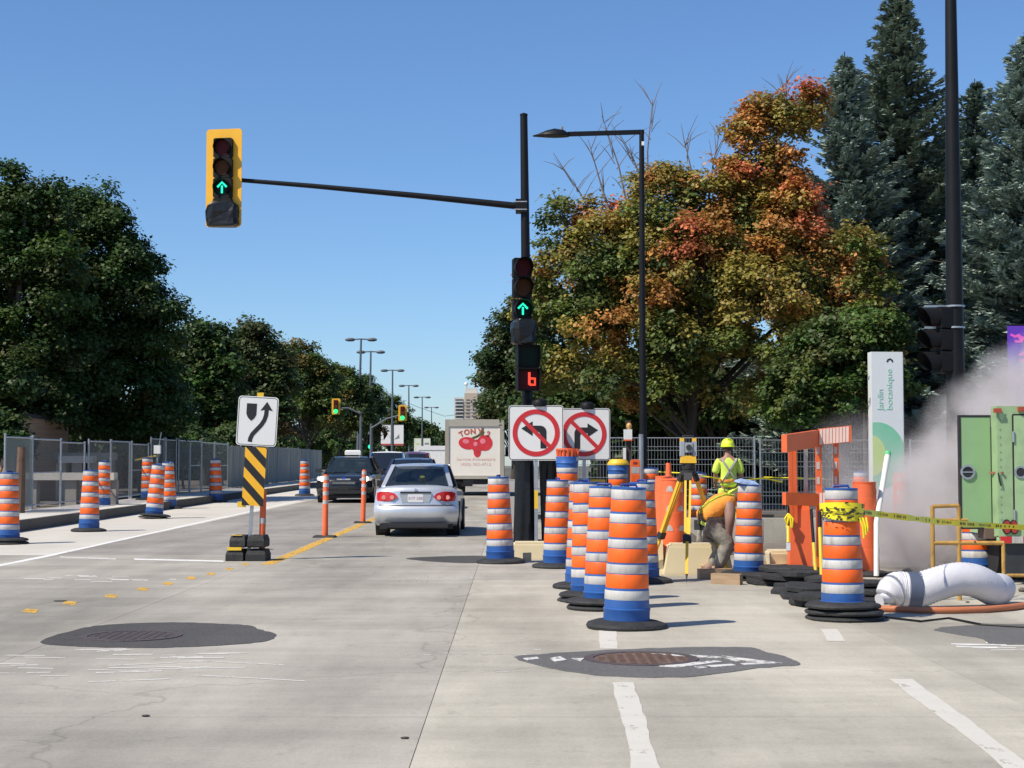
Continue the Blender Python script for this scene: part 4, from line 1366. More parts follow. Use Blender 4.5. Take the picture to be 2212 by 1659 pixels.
M_TOM2 = mat('pink highlight print', (0.80, 0.22, 0.28), 0.5)
M_LET = mat('brick red print', (0.48, 0.10, 0.06), 0.5)
M_STEM = mat('stem green print', (0.09, 0.09, 0.03), 0.6)
M_PALE = mat('pale pink print', (0.72, 0.42, 0.38), 0.6)
def tz(x, y):
    q = at(x, y, TY)
    return q.x - truck.location.x, q.z - truck.location.z
for (x, y, rx, rz, a) in ((1010.5, 957.5, 20, 13.5, .15), (1047, 957, 17, 17, 0), (1031, 963, 13, 14, 0)):
    X, Z = tz(x, y)
    poly = [(X + px(rx, TY) * math.cos(k / 24 * 6.283), Z + px(rz, TY) * math.sin(k / 24 * 6.283) + a * px(rx, TY) * math.cos(k / 24 * 6.283) * -.5) for k in range(24)]
    k = MB().prism(poly, -.020 - (rz == 14) * .004, -.013).build('tomato_print', M_TOM, door, 0)
    MB().prism([(X + (a_ - X) * .35 - px(4, TY), Z + (b_ - Z) * .35 + px(4, TY)) for a_, b_ in poly], -.0265 - (rz == 14) * .002, -.0205 - (rz == 14) * .004).build('tomato_shine', M_TOM2, door, 0)
X, Z = tz(1031, 977)
MB().prism([(X + px(8, TY) * math.cos(k / 16 * 6.283), Z + px(11, TY) * math.sin(k / 16 * 6.283)) for k in range(16)], -.019, -.013).build('tomato_print', M_TOM, door, 0)
MB().prism(stroke([tz(1018, 948), tz(1032, 942), tz(1042, 934), tz(1043, 925)], px(5, TY)), -.019, -.013).build('stem_print', M_STEM, door, 0)
MB().prism(stroke([tz(1036, 948), tz(1043, 938), tz(1045, 932)], px(4, TY)), -.0195, -.013).build('stem_print', M_STEM, door, 0)
for ch, x, y, a in (('T', 997, 938, 28), ('O', 1008.5, 934, 14), ('N', 1022, 932.5, 5), ('Y', 1037, 933, -6), ('2', 1055, 938, -14)):
    X, Z = tz(x, y)
    text_part('door_letter', ch, px(15.5, TY), (X, -.016, Z), (R(90), R(-a), 0), M_LET, door, .004, bold=.012)
for body, y, sz in (('Service Alimentaire', 992, 9.5), ('(450) 963-4712', 1003, 9.5)):
    X, Z = tz(1028, y)
    text_part('door_lettering', body, px(sz, TY), (X, -.015, Z), (R(90), 0, 0), M_PALE, door, .003, zsp=1.1)

# plain white truck far ahead
zb2 = .55
p = at(934, 1000, 104)
box_truck('box_truck', 'plain white truck far ahead, left of the tomato truck', 934, 1000, 104, 2.1, 1.62, .62, 4.0, mat('white truck body', (.72, .72, .7), .5), M_WHITEP, False)
# ---------------------------------------------------------------- work site on the right
M_BEIGE = mat('beige concrete form', (0.70, 0.60, 0.38), 0.8, var=.05, dirt=.2, dirtcol=(.5, .42, .3))
M_WOOD = mat('raw timber', (0.36, 0.25, 0.15), 0.8, var=.2, scale=4, stretch=(1, 6, 6))
M_BARW = mat('white barricade stripe', (0.85, 0.62, 0.54), 0.5)
M_BARO = mat('orange barricade board', (0.78, 0.14, 0.035), 0.5, dirt=.2, dirtcol=(.5, .1, .05))
M_TAPE = mat('yellow caution tape', (0.85, 0.72, 0.02), 0.4, var=.05)
M_TAPEB = mat('black tape print', (0.03, 0.03, 0.02), 0.5)

# barricade of two boards meeting at a corner
BYc = gnd(1760, 1243).y
t = thing('barricade', 'tall orange barricade with a white-striped front board and a shaded side board', 'barricade', (gnd(1760, 1243).x, BYc, 0))
o0 = Vector((t.location.x, BYc, 0))
def rel(x, y, Y=None):
    return at(x, y, Y or BYc) - o0
def board(p, q, h, th, m, nm='board'):
    d = Vector((q.x - p.x, q.y - p.y, 0)).normalized()
    nrm = Vector((d.y, -d.x, 0))
    vs = []
    for e in (p, q):
        for dz in (-h / 2, h / 2):
            for s in (-th / 2, th / 2):
                vs.append(e + Vector((0, 0, dz)) + nrm * s)
    return MB().add(vs, [(0, 1, 3, 2), (4, 6, 7, 5), (0, 4, 5, 1), (2, 3, 7, 6), (0, 2, 6, 4), (1, 5, 7, 3)]).build(nm, m, t, 0), nrm
for (ya, yb, hh) in ((944, 937, px(36, BYc)), (1077, 1077, px(27, BYc))):
    p, q = rel(1768, ya), rel(1838, yb)
    bd, nrm = board(p, q, hh, .07, M_BARO)
    for k in range(9):
        f = (k + .5) / 9.8
        c = p.lerp(q, f)
        wv = .0165
        d = (q - p).normalized()
        vs = [c + d * s * wv + Vector((0, 0, z * hh * .46)) + Vector((0, -.0385, 0)) for s, z in ((-1, -1), (1, -1), (1.25, 1), (-.75, 1))]
        MB().add(vs, [(0, 1, 2, 3)]).build('white_stripe', M_BARW, bd, 0)
    p2 = rel(1764, ya + 3)
    q2 = rel(1694, ya + 14 if ya < 1000 else ya, BYc - .9) if ya < 1000 else rel(1694, ya, BYc - .25)
    board(p2, q2, hh, .07, M_BARO, 'side_board')
for x, yb_, w in ((1709, 1090, 8), (1717, 1090, 9), (1770, 1240, 12), (1808, 1236, 10)):
    a, b = rel(x, 948), rel(x + 3, yb_ + 40 if yb_ < 1100 else yb_)
    a.y = b.y = .07
    pm = MB().bar(a, b, px(w, BYc), .06).build('post', M_BARO, t, 0)
    if x > 1750:
        for f in (.14, .32, .50, .68):
            c = a.lerp(b, f * .62)
            MB().box(c.x - .012, c.y - .034, c.z, px(w, BYc) * .55, .004, .09).build('white_patch', M_WHITE, pm, 0)
for x in (1812, 1745):
    a, b = rel(x, 950), rel(x + 6, 1240)
    a.y, b.y = .14, .3
    MB().bar(a, b, .05, .03).build('steel_prop', M_STEEL, t, 0)
for x in (1790,):
    MB().box(rel(x, 1240).x, .1, .06, .9, .45, .08).build('foot', M_RUBBER, t, 0)
p = gnd(1728, 1241)
t2 = thing('orange_base', 'broad salmon-orange plastic foot standing under the barricade', 'barricade foot', p)
MB().rings([[(a * .13 * k, b * .1 * k, z) for a, b in ((-1, -1), (1, -1), (1, 1), (-1, 1))] for z, k in ((0, 1.15), (.05, 1.1), (.8, .92), (.86, .8))]).build('leg', M_FADED, t2, 0)
MB().box(0, 0, .012, .34, .3, .024).build('sole', M_RUBBER, t2, 0)
# long-handled tools leaning on it
M_HANDLE = mat('yellow tool handle', (0.78, 0.55, 0.04), 0.45)
for k, (x0, y0, x1, y1, m, lab, split) in enumerate([(1702, 1094, 1703, 1190, M_HANDLE, 'short tool with a yellow grip left of the orange foot', .45), (1752, 1100, 1764, 1262, M_HANDLE, 'shovel with a yellow lower shaft leaning on the barricade', .45),
        (1770, 1105, 1776, 1280, M_HANDLE, 'shovel with a long yellow shaft beside the taped barrel', .2)]):
    Y = gnd(x1, y1 if y1 > 1240 else 1245).y
    a, b = at(x0, y0, Y + .25), at(x1, y1, Y)
    t3 = thing('shovel', lab, 'tool', (b.x, b.y, 0))
    a -= Vector(t3.location); b -= Vector(t3.location)
    c = a.lerp(b, split)
    d = a.lerp(b, .82)
    MB().cyl(a, c, .018, n=8).build('upper_shaft', M_BLACK, t3)
    MB().cyl(c, d, .02, n=8).build('grip', m, t3)
    MB().bar(d, b, .05, .02).build('blade', M_STEEL, t3, 0)
MB_t = thing('tape_knot', 'knot of yellow caution tape tied to the barricade', 'tape', rel(1703, 1120) + o0)
for a in range(4):
    MB().tube([(0, 0, .06), (.05 * math.cos(a * 1.7), -.03, .0), (.04 * math.cos(a * 2.3), -.02, -.11)], .012, 5).build('loop', M_TAPE, MB_t)

# white inclined pipe in front of the pylon
a, b = at(1917, 985, 20), at(1893, 1130, 19.2)
t3 = thing('white_pipe', 'white pipe leaning upright in the dust', 'pipe', (b.x, b.y, 0))
a -= t3.location; b -= t3.location
b2 = Vector((b.x - .03, b.y - .1, 0.02))
MB().tube([b2, b, a], [.032, .032, .036], 12).build('tube', M_WHITEP, t3)
MB().cyl(a, a + (a - b).normalized() * .06, .042, n=12).build('collar', mat('green collar', (.1, .5, .2), .5), t3)

# beige form blocks
def form(x, y, w, h, d, label, taper=.8, rz=0):
    p = gnd(x, y)
    t = thing('concrete_form', label, 'concrete block', p, rz)
    MB().rings([[(a * w / 2 * k, b_ * d / 2 * k, z) for a, b_ in ((-1, -1), (1, -1), (1, 1), (-1, 1))] for z, k in ((0, 1), (.03, 1.0), (h - .02, taper), (h, taper - .02))]).build('block', M_BEIGE, t, 0)
    MB().box(0, -.0, h + .012, w * taper * .9, d * taper * .9, .02).build('top_board', M_BEIGE, t, 0)
form(1146, 1206, .52, .22, .5, 'beige concrete block at the foot of the wrapped pole', .96)
form(1505, 1240, .85, .36, .5, 'broad beige concrete block behind the tripod', .86)
form(1408, 1238, .26, .42, .4, 'beige concrete block behind the dark barrel right of the row', .95)
form(1692, 1236, .34, .26, .4, 'small beige concrete block beside the orange foot', 1.15)
for k, (x, y, l, a, lab) in enumerate([(1545, 1250, .42, .2, 'short timber offcut at the crouching worker’s feet'.replace('’', "'")), (1570, 1262, .35, -.5, 'timber wedge by the tripod foot'), (1665, 1240, .5, .6, 'broken timber pieces right of the crouching worker'), (1675, 1232, .4, -.3, 'dark timber stub behind the broken pieces'), (1138, 1212, .12, .1, 'small pale block beside the barrel base at the wrapped pole')]):
    p = gnd(x, y)
    o = MB().box(0, 0, .06, l, .1, .12).build('timber_offcut', M_WOOD if k < 4 else M_BEIGE, None, 0)
    o.location = p
    o.rotation_euler = (0, 0, a)
    tag(o, lab, 'timber')

# piled black rubber feet
rr = random.Random(11)
spots = [(1690, 1262, 0, .42), (1678, 1262, 1, .38), (1722, 1268, 0, .40), (1715, 1266, 1, .42), (1728, 1283, 0, .36), (1752, 1292, 0, .38), (1742, 1288, 1, .34), (1765, 1306, 0, .34), (1770, 1310, 1, .3), (1880, 1300, 0, .4), (1874, 1297, 1, .42), (1868, 1294, 2, .36), (1700, 1258, 2, .36), (1745, 1270, 2, .36), (1790, 1285, 1, .4), (1800, 1282, 2, .38), (1840, 1288, 0, .42), (1838, 1286, 1, .4)]
for k, (x, y, lv, r) in enumerate(spots):
    p = gnd(x, y)
    a0 = rr.uniform(0, 6)
    w_, d_ = r * rr.uniform(.8, 1.0), r * rr.uniform(.6, .8)
    oct_ = [(w_, -d_ * .45), (w_, d_ * .45), (w_ * .55, d_), (-w_ * .55, d_), (-w_, d_ * .45), (-w_, -d_ * .45), (-w_ * .55, -d_), (w_ * .55, -d_)]
    oct_ = [(x_ + rr.uniform(-.03, .03), y_ + rr.uniform(-.03, .03)) for x_, y_ in oct_]
    b = MB().rings([[(x_ * k_, y_ * k_, z_ + rr.uniform(-.006, .006)) for x_, y_ in oct_] for z_, k_ in ((0, .97), (.008, 1), (.045, 1), (.056, .93), (.060, .6))])
    o = b.build('rubber_foot', M_RUBBER, None, 20)
    o.location = (p.x, p.y, lv * .064 + .002)
    o.rotation_euler = (rr.uniform(-.04, .04), rr.uniform(-.04, .04), a0)
    tag(o, 'black rubber foot in the pile behind the taped barrel', 'rubber foot', 'piled black rubber feet')

# tape round the barrel and across to the trailer
tl = taped.location
t = thing('caution_tape', 'yellow caution tape wound on a barrel and stretched to the green trailer', 'caution tape', tl)
w = MB()
for k in range(6):
    z0 = .905 + .017 * k + rr.uniform(-.008, .008)
    tl_ = rr.uniform(-.05, .05)
    prof = []
    n = 36
    vs, fs = [], []
    for i in range(n + 1):
        a = 2 * math.pi * i / n
        r = .172 + .004 * k + .003 * math.sin(5 * a + k)
        z = z0 + tl_ * math.cos(a + k)
        for dz in (-.026, .026):
            vs.append((r * math.cos(a), r * math.sin(a), z + dz))
    for i in range(n):
        fs.append((2 * i, 2 * i + 2, 2 * i + 3, 2 * i + 1))
    w.add(vs, fs)
w.build('winding', M_TAPE, t, 60)
pr = MB()
for k in range(60):
    a = rr.uniform(-2.9, .1)
    z = rr.uniform(.87, 1.03)
    r = .198
    l = rr.uniform(.08, .2)
    pr.add([(r * math.cos(a + s * l / 2), r * math.sin(a + s * l / 2), z + q * rr.uniform(.005, .011)) for s, q in ((-1, -1), (1, -1), (1, 1), (-1, 1))], [(0, 1, 2, 3)])
pr.build('tape_print', M_TAPEB, t, 0, kind='stuff')
path = [(1862, 1106, 13.9), (1900, 1111, 14.2), (1960, 1118, 14.6), (2030, 1127, 15.2), (2100, 1133, 16.0), (2150, 1136, 16.9), (2240, 1141, 17.7)]
pts = [at(*q) - tl for q in path]
vs, fs = [], []
steps = 60
tw = []
for i in range(steps + 1):
    f = i / steps * (len(pts) - 1)
    k = min(int(f), len(pts) - 2)
    p = pts[k].lerp(pts[k + 1], f - k)
    tws = .5 * math.sin(i * .33) + .25 * math.sin(i * .9)
    hw = .030
    vs += [p + Vector((0, -math.sin(tws) * hw, -math.cos(tws) * hw)), p + Vector((0, math.sin(tws) * hw, math.cos(tws) * hw))]
    tw.append(p)
for i in range(steps):
    fs.append((2 * i, 2 * i + 2, 2 * i + 3, 2 * i + 1))
MB().add(vs, fs).build('span', M_TAPE, t, 60)
bl = MB()
for i in range(steps):
    if i % 7 in (0, 6): continue
    A, B, C, D = (Vector(vs[2 * i + j]) for j in (0, 2, 3, 1))
    for f in (.12, .55):
        for lo, hi in ((.28, .72),):
            a = A.lerp(B, f); b = A.lerp(B, f + .28); c = D.lerp(C, f + .28); d = D.lerp(C, f)
            off = Vector((0, -.003, 0))
            if rr.random() < .75:
                bl.add([a.lerp(d, lo) + off, b.lerp(c, lo) + off, b.lerp(c, hi) + off, a.lerp(d, hi) + off], [(0, 1, 2, 3)])
bl.build('tape_print', M_TAPEB, t, 0, kind='stuff')
for k in range(3):
    MB().tube([(.12 + .03 * k, -.15, .9), (.15 + .02 * k, -.16, .82), (.16 + .015 * k, -.15, .72 + .03 * k)], .01, 5).build('tail', M_TAPE, t)

# green trailer at the right edge
M_GREEN = mat('pale green paint', (0.33, 0.48, 0.25), 0.5, var=.06, dirt=.5, dirtcol=(.2, .26, .15), dscale=4)
M_GREEND = mat('darker green paint', (0.24, 0.40, 0.19), 0.5, var=.05, dirt=.25, dirtcol=(.18, .27, .15))
GY = 17.9
gx0 = at(2155, 1000, GY).x
zt = at(2180, 877, GY).z
zb3 = at(2180, 1160, GY).z
t = thing('trailer', 'pale green equipment trailer with doors, round vents and a red and white strip', 'trailer', (gx0, GY, 0))
wT = 2.0
MB().box(wT / 2, .11, (zt + zb3) / 2, wT, .22, zt - zb3).build('rear_frame', M_GREEN, t, 0)
MB().box(wT / 2, .75, (zt + zb3) / 2 - .11, wT - .02, 1.05, zt - zb3 - .24).build('body', M_GREEN, t, 0)
dx = px(65, GY)
zo, zu = at(2100, 900, GY).z, at(2100, 1141, GY).z
dr = MB().box(-dx / 2 - .012, .25, (zo + zu) / 2, dx, .06, zo - zu).build('open_door', M_GREEND, t, 0)
frame_mb([(-dx - .03, zu - .02), (-.005, zu - .02), (-.005, zo + .025), (-dx - .03, zo + .025)], [(-dx - .008, zu), (-.012, zu), (-.012, zo + .002), (-dx - .008, zo + .002)], .215, .285).build('door_seal', M_DARK, dr, 0)
vx, vz = at(2102, 1020, GY).x - gx0, at(2102, 1020, GY).z
ring_mb(vx, vz, .062, .085, .20, .218, 24).build('vent_ring', M_STEEL, dr, 0)
MB().prism(circle(vx, vz, .062, 20), .212, .219).build('vent_hole', M_DARK, dr, 0)
MB().box(vx, .208, vz, .12, .006, .014, 0).build('vent_bar', M_STEEL, dr, 0)
d2 = MB().box(px(34, GY) + .5, -.012, (zt + zb3) / 2 + .01, .98, .022, zt - zb3 - .24).build('rear_door', M_GREEN, t, 0)
frame_mb(rrect(1.02, zt - zb3 - .20, .02, 2, px(34, GY) + .5, (zt + zb3) / 2 + .01), rrect(.985, zt - zb3 - .235, .02, 2, px(34, GY) + .5, (zt + zb3) / 2 + .01), -.004, .0).build('door_gap', M_DARK, t, 0)
vx = at(2203, 1020, GY).x - gx0
ring_mb(vx, vz, .05, .072, -.035, -.023, 24).build('vent_ring', M_STEEL, d2, 0)
MB().prism(circle(vx, vz, .05, 20), -.030, -.0235).build('vent_hole', M_DARK, d2, 0)
hz = at(2148, 1021, GY).z
MB().bar((-.03, .19, hz), (.05, -.03, hz), .02).build('latch', mat('rusty latch', (.3, .1, .06), .7), t, 0)
MB().tube([(.0, -.02, hz), (.01, -.03, hz - .09), (.03, -.02, hz - .15)], .009, 6).build('latch_chain', M_DARK, t)
for x, yy in ((2153, 887), (2205, 884)):
    MB().box(at(x, yy, GY).x - gx0, -.03, at(x, yy, GY).z, .08, .05, .05).build('marker_lamp', mat('rusty lamp', (.35, .06, .03), .5), t, 0)
MB().rings([[(at(2154, 890, GY).x - gx0 + .05 + a, -.012 + b_, at(2154, 897, GY).z + z) for a, b_ in ((-.04 * k, 0), (.04 * k, 0), (.04 * k, .02), (-.04 * k, .02))] for z, k in ((.03, 1), (-.06, .3))]).build('lamp_bracket', M_GREEN, t, 0)
for x in (2174, 2190):
    c = at(x, 1138, GY)
    lm = MB().prism([(c.x - gx0 + .052 * math.cos(k / 20 * 6.283), c.z + .085 * math.sin(k / 20 * 6.283)) for k in range(20)], -.022, .0).build('tail_lamp', M_DARK, t)
    MB().prism([(c.x - gx0 + .04 * math.cos(k / 20 * 6.283), c.z + .07 * math.sin(k / 20 * 6.283)) for k in range(20)], -.03, -.0225).build('lamp_lens', mat('dull red lens', (.35, .04, .03), .3), lm)
zs_ = at(2180, 1166, GY).z
for k in range(6):
    MB().box(.015 + .13 * k + .065, -.006, zs_, .127, .012, .075).build('reflective_strip', M_PRED if k % 2 == 0 else M_WHITE, t, 0)
for k in range(14):
    MB().cyl((.03, -.008, zb3 + .12 + k * .085), (.03, .001, zb3 + .12 + k * .085), .008, .006, 8).build('rivet', M_GREEND, t)
for z in (zb3 + .25, zt - .35):
    MB().cyl((px(34, GY) - .005, -.03, z - .06), (px(34, GY) - .005, -.03, z + .06), .014, n=8).build('hinge', M_STEEL, t)
MB().box(wT / 2, -.004 + .05, zs_, wT, .08, .085).build('rear_beam', M_GREEN, t, 0)
zf0, zf1 = at(2180, 1174, GY).z, at(2180, 1240, GY).z
MB().box(.58, .06, (zf0 + zf1) / 2, 1.0, .015, zf0 - zf1).build('mudflap', mat('worn black flap', (.03, .033, .036), .6, var=.3), t, 0)
for yy in (1.0, 1.8):
    MB().tube([(.2, yy, .36), (.45, yy, .36)], .36, 24).build('wheel', M_TYRE, t, 40)
    MB().tube([(wT - .45, yy, .36), (wT - .2, yy, .36)], .36, 24).build('wheel', M_TYRE, t, 40)
MB().box(wT / 2, 1.2, zb3 - .07, wT * .7, 2.2, .14).build('chassis', M_DARK, t, 0)
MB().box(-.02, .32, at(2150, 1150, GY).z, .16, .3, .16).build('side_box', mat('brown box', (.12, .08, .06), .7), t, 0)

# rusty yellow guard frame
M_RUSTY = mat('rusty yellow paint', (0.47, 0.27, 0.06), 0.7, var=.2, scale=9, dirt=.7, dirtcol=(.2, .1, .04), dscale=7)
FY = 15.9
c0 = at(2045, 1296, FY)
t = thing('guard_frame', 'rusty yellow tube guard frame in front of the green trailer', 'guard frame', (c0.x, FY, 0))
def fr(x, y): 
    q = at(x, y, FY); return Vector((q.x - c0.x, 0, max(q.z, .0)))
for x in (2016, 2073):
    MB().tube([fr(x - 2, 1094), fr(x, 1297)], .022, 10).build('upright', M_RUSTY, t)
a = fr(2167, 1172); b = fr(2169, 1284)
b.z = 0
MB().tube([a, b], .02, 10).build('upright', M_RUSTY, t)
MB().tube([fr(2014, 1094), fr(2071, 1092)], .02, 10).build('top_rail', M_RUSTY, t)
MB().tube([fr(2015, 1123), fr(2090, 1123)], .016, 10).build('rail', M_RUSTY, t)
MB().tube([fr(2015, 1173), fr(2168, 1173)], .022, 10).build('rail', M_RUSTY, t)
MB().tube([fr(2167, 1243), fr(2230, 1243)], .018, 10).build('rail', M_RUSTY, t)

# ribbed white duct and orange hose
HY = gnd(2040, 1314).y
path = [(1916, 1292, .11, HY - .06), (1926, 1290, .15, HY - .03), (1942, 1286, .172, HY), (1980, 1277, .165, HY), (2022, 1262, .158, HY), (2066, 1251, .156, HY + .05), (2104, 1254, .156, HY + .1), (2136, 1269, .154, HY + .2), (2156, 1283, .15, HY + .35), (2162, 1290, .14, HY + .6)]
cpts = [at(x, y, Y) for x, y, r, Y in path]
rad = [q[2] for q in path]
t = thing('duct_hose', 'fat white ribbed duct arching over the ground, strapped at its open end', 'duct', (cpts[3].x, HY, 0))
fine_p, fine_r = [], []
for i in range(len(cpts) - 1):
    for s in range(12):
        f = s / 12
        p0, p1, p2, p3 = cpts[max(i - 1, 0)], cpts[i], cpts[i + 1], cpts[min(i + 2, len(cpts) - 1)]
        p = .5 * ((2 * p1) + (p2 - p0) * f + (2 * p0 - 5 * p1 + 4 * p2 - p3) * f * f + (3 * p1 - p0 - 3 * p2 + p3) * f ** 3)
        rad_ = rad[i] + (rad[i + 1] - rad[i]) * f
        p.z = max(p.z, rad_ + .004)
        fine_p.append(p - t.location)
        fine_r.append(rad_ * (1 + .022 * (1 if s % 2 else -1)))
M_DUCT = mat('white duct cloth', (0.60, 0.60, 0.64), 0.65, var=.05, dirt=.25, dirtcol=(.42, .41, .42), dscale=6, bump=.35, bscale=8)
MB().tube(fine_p, fine_r, 28).build('duct', M_DUCT, t, 60)
b = fine_p[34]; d = (fine_p[35] - fine_p[33]).normalized()
MB().tube([b - d * .06, b + d * .06], fine_r[34] + .012, 28).build('strap', mat('blue grey strap', (.07, .09, .14), .6), t)
b = fine_p[16]; d = (fine_p[17] - fine_p[15]).normalized()
MB().tube([b - d * .015, b + d * .015], fine_r[16] + .008, 24).build('clamp_ring', M_STEEL, t)
MB().tube([fine_p[0] - d * .10, fine_p[0] - d * .05, fine_p[0] + d * .02], [.06, .045, .08], 14).build('gathered_end', M_DUCT, t)
pts = [gnd(x, y) + Vector((0, 0, .034)) for x, y in ((1897, 1322), (1930, 1323), (1990, 1326), (2060, 1326), (2130, 1324), (2180, 1320), (2240, 1312), (2320, 1300))]
o = MB().tube(pts, .03, 10).build('hose', mat('orange rubber hose', (.52, .17, .07), .6, dirt=.4, dirtcol=(.3, .15, .09)), None, 50)
tag(o, 'dull orange hose lying on the ground below the white duct', 'hose')

# rubble strewn over the dug-up corner
rb = MB()
rq = random.Random(21)
for k in range(130):
    X, Yq = rq.uniform(2.9, 7.2), rq.uniform(15.6, 20.5)
    r = rq.choice((.015, .02, .03, .05))
    rb.lathe([(r * .6, 0), (r, r * .4), (r * .5, r * .9)], 6, (X, Yq, 0), wob=.3, seed=k)
o = rb.build('rubble', DIRT, None, 20)
tag(o, 'loose stones and broken concrete over the dug-up corner', None, None, 'stuff')
# slack black cable by the rubber feet
o = MB().tube([gnd(x, y) + Vector((0, 0, .012)) for x, y in ((1905, 1335), (1990, 1345), (2050, 1338), (2120, 1352), (2220, 1358))], .01, 6).build('cable', M_BLACK, None)
tag(o, 'thin dark cable on the ground below the orange hose', 'cable')

# slim pylon with the garden's name
VY = 34.0
pc = at(1919, 1000, VY)
t = thing('pylon_sign', 'slim white pylon with green vertical lettering and green discs, standing in the dust', 'pylon sign', (pc.x, VY, zg(VY)), R(4))
wv = px(69, VY)
hv = at(1919, 760, VY).z - zg(VY)
M_PYL = mat('white pylon panel', (0.70, 0.73, 0.73), 0.4, var=.02)
MB().box(0, .14, hv / 2, wv, .28, hv).build('panel', M_PYL, t, 0)
MB().box(wv / 2 + .01, .14, hv / 2, .016, .26, hv - .1).build('side_strip', M_GREYB, t, 0)
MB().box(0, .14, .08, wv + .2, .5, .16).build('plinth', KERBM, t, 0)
M_PGR = mat('pale green lettering', (0.33, 0.62, 0.45), 0.5, var=.02)
M_G1 = mat('sea green print', (0.17, 0.55, 0.34), 0.45, var=.02)
M_G2 = mat('lime green print', (0.52, 0.68, 0.18), 0.45, var=.02)
def pz(x, y):
    q = at(x, y, VY); return q.x - pc.x, q.z - zg(VY)
X, Z = pz(1902, 886)
text_part('lettering', 'Jardin', px(18, VY), (X, -.004, Z), (R(90), R(-90), 0), M_PGR, t, .003, 'LEFT', xs=1.12)
X, Z = pz(1922, 886)
text_part('lettering', 'botanique', px(18, VY), (X, -.004, Z), (R(90), R(-90), 0), M_PGR, t, .003, 'LEFT', xs=1.25)
X, Z = pz(1922, 780)
MB().prism(stroke([(X - .06, Z - .02), (X - .035, Z + .03), (X + .01, Z + .045), (X + .05, Z + .02), (X + .06, Z - .02)], .035), -.006, -.001).build('mark', M_PBLK, t, 0)
def clip_x(poly, lim, sgn):
    new = []
    for i in range(len(poly)):
        a, b_ = poly[i], poly[(i + 1) % len(poly)]
        ia, ib = sgn * a[0] <= sgn * lim, sgn * b_[0] <= sgn * lim
        if ia: new.append(a)
        if ia != ib:
            f = (lim - a[0]) / (b_[0] - a[0]); new.append((lim, a[1] + (b_[1] - a[1]) * f))
    return new
X, Z = pz(1895, 985)
poly = clip_x(clip_x([(X + .62 * math.cos(k / 40 * 6.283), Z + .73 * math.sin(k / 40 * 6.283)) for k in range(40)], wv / 2 - .005, 1), -wv / 2 + .005, -1)
MB().prism(poly, -.004, -.0005).build('green_disc', M_G1, t, 0)
X, Z = pz(1878, 985)
poly = clip_x([(X + .36 * math.cos(k / 40 * 6.283), Z + .46 * math.sin(k / 40 * 6.283)) for k in range(40)], -wv / 2 + .006, -1)
MB().prism(poly, -.0075, -.0042).build('lime_disc', M_G2, t, 0)

# purple banner at the right edge
PY2 = 33.0
pc = at(2205, 780, PY2)
t = thing('banner', 'purple banner with pink writing at the right edge of the picture', 'banner', (pc.x, PY2, zg(PY2)))
M_PUR = mat('purple banner cloth', (0.12, 0.035, 0.46), 0.5, var=.08)
M_PNK = mat('pink banner print', (0.85, 0.10, 0.55), 0.5, var=.05)
z0, z1 = at(2205, 704, PY2).z - zg(PY2), at(2205, 868, PY2).z - zg(PY2)
wb = px(56, PY2)
bn = MB().box(0, 0, (z0 + z1) / 2, wb, .02, z0 - z1).build('cloth', M_PUR, t, 0)
rr2 = random.Random(3)
for zc in (.83, .55):
    for k in range(5):
        x0 = -wb / 2 + .06 + rr2.random() * wb * .55
        zz = z1 + (z0 - z1) * zc + rr2.uniform(-.06, .12)
        MB().prism(stroke([(x0, zz), (x0 + rr2.uniform(.06, .16), zz + rr2.uniform(-.08, .08)), (x0 + rr2.uniform(.1, .2), zz + rr2.uniform(-.1, .1))], .05), -.014 - k * .0008, -.0105).build('pink_stroke', M_PNK, bn, 0)
MB().cyl((wb / 2 + .06, 0, 0), (wb / 2 + .06, 0, z0 + .2), .05, n=12).build('pole', M_BLACK, t)
for z in (z0 + .02, z1 - .02):
    MB().cyl((wb / 2 + .06, 0, z), (-wb / 2, 0, z), .018, n=8).build('rod', M_BLACK, t)

# total station on its tripod
M_TRI = mat('yellow tripod paint', (0.80, 0.46, 0.03), 0.45, var=.05)
ct = gnd(1488, 1246)
t = thing('survey_tripod', 'yellow surveying tripod carrying a grey instrument', 'survey tripod', (ct.x, ct.y, 0))
hd = Vector((0, 0, at(1489, 1018, ct.y).z))
feet = [gnd(1399, 1240) - ct, gnd(1577, 1245) - ct, gnd(1483, 1258) - ct]
MB().lathe([(.09, -.05), (.10, -.04), (.10, .0), (.06, .02)], 14, hd).build('head_plate', M_DARK, t)
for k, f in enumerate(feet):
    f.z = 0
    tp_ = hd + Vector((f.x, f.y, 0)).normalized() * .08 + Vector((0, 0, -.03))
    d = (f - tp_)
    side = d.cross(Vector((0, 0, 1))).normalized() * .03
    lg = MB().bar(tp_ + side, tp_ + side * .8 + d * .62, .026, .036)
    lg.bar(tp_ - side, tp_ - side * .8 + d * .62, .026, .036)
    leg = lg.build('leg', M_TRI, t, 0)
    MB().bar(tp_ + d * .42, tp_ + d * .93, .034, .03).build('lower_leg', M_TRI, leg, 0)
    MB().bar(tp_ + d * .58, tp_ + d * .64, .1, .06).build('clamp', M_DARK, leg, 0)
    MB().cyl(tp_ + d * .92, tp_ + d * 1.0, .016, .004, 8).build('spike', M_DARK, leg)
    MB().bar(tp_ - d * .0, tp_ + d * .07, .1, .05).build('hinge', M_DARK, leg, 0)
ins = thing('survey_instrument', 'grey and yellow surveying instrument on top of the tripod', 'survey instrument', ct + hd + Vector((0, 0, .02)))
MB().lathe([(.075, 0), (.08, .02), (.08, .07), (.06, .085)], 14).build('tribrach', M_DARK, ins)
MB().box(0, 0, .125, .19, .16, .09, taper=.9).build('base', M_TRI, ins, 0)
M_INST = mat('grey instrument shell', (0.33, 0.36, 0.38), 0.45)
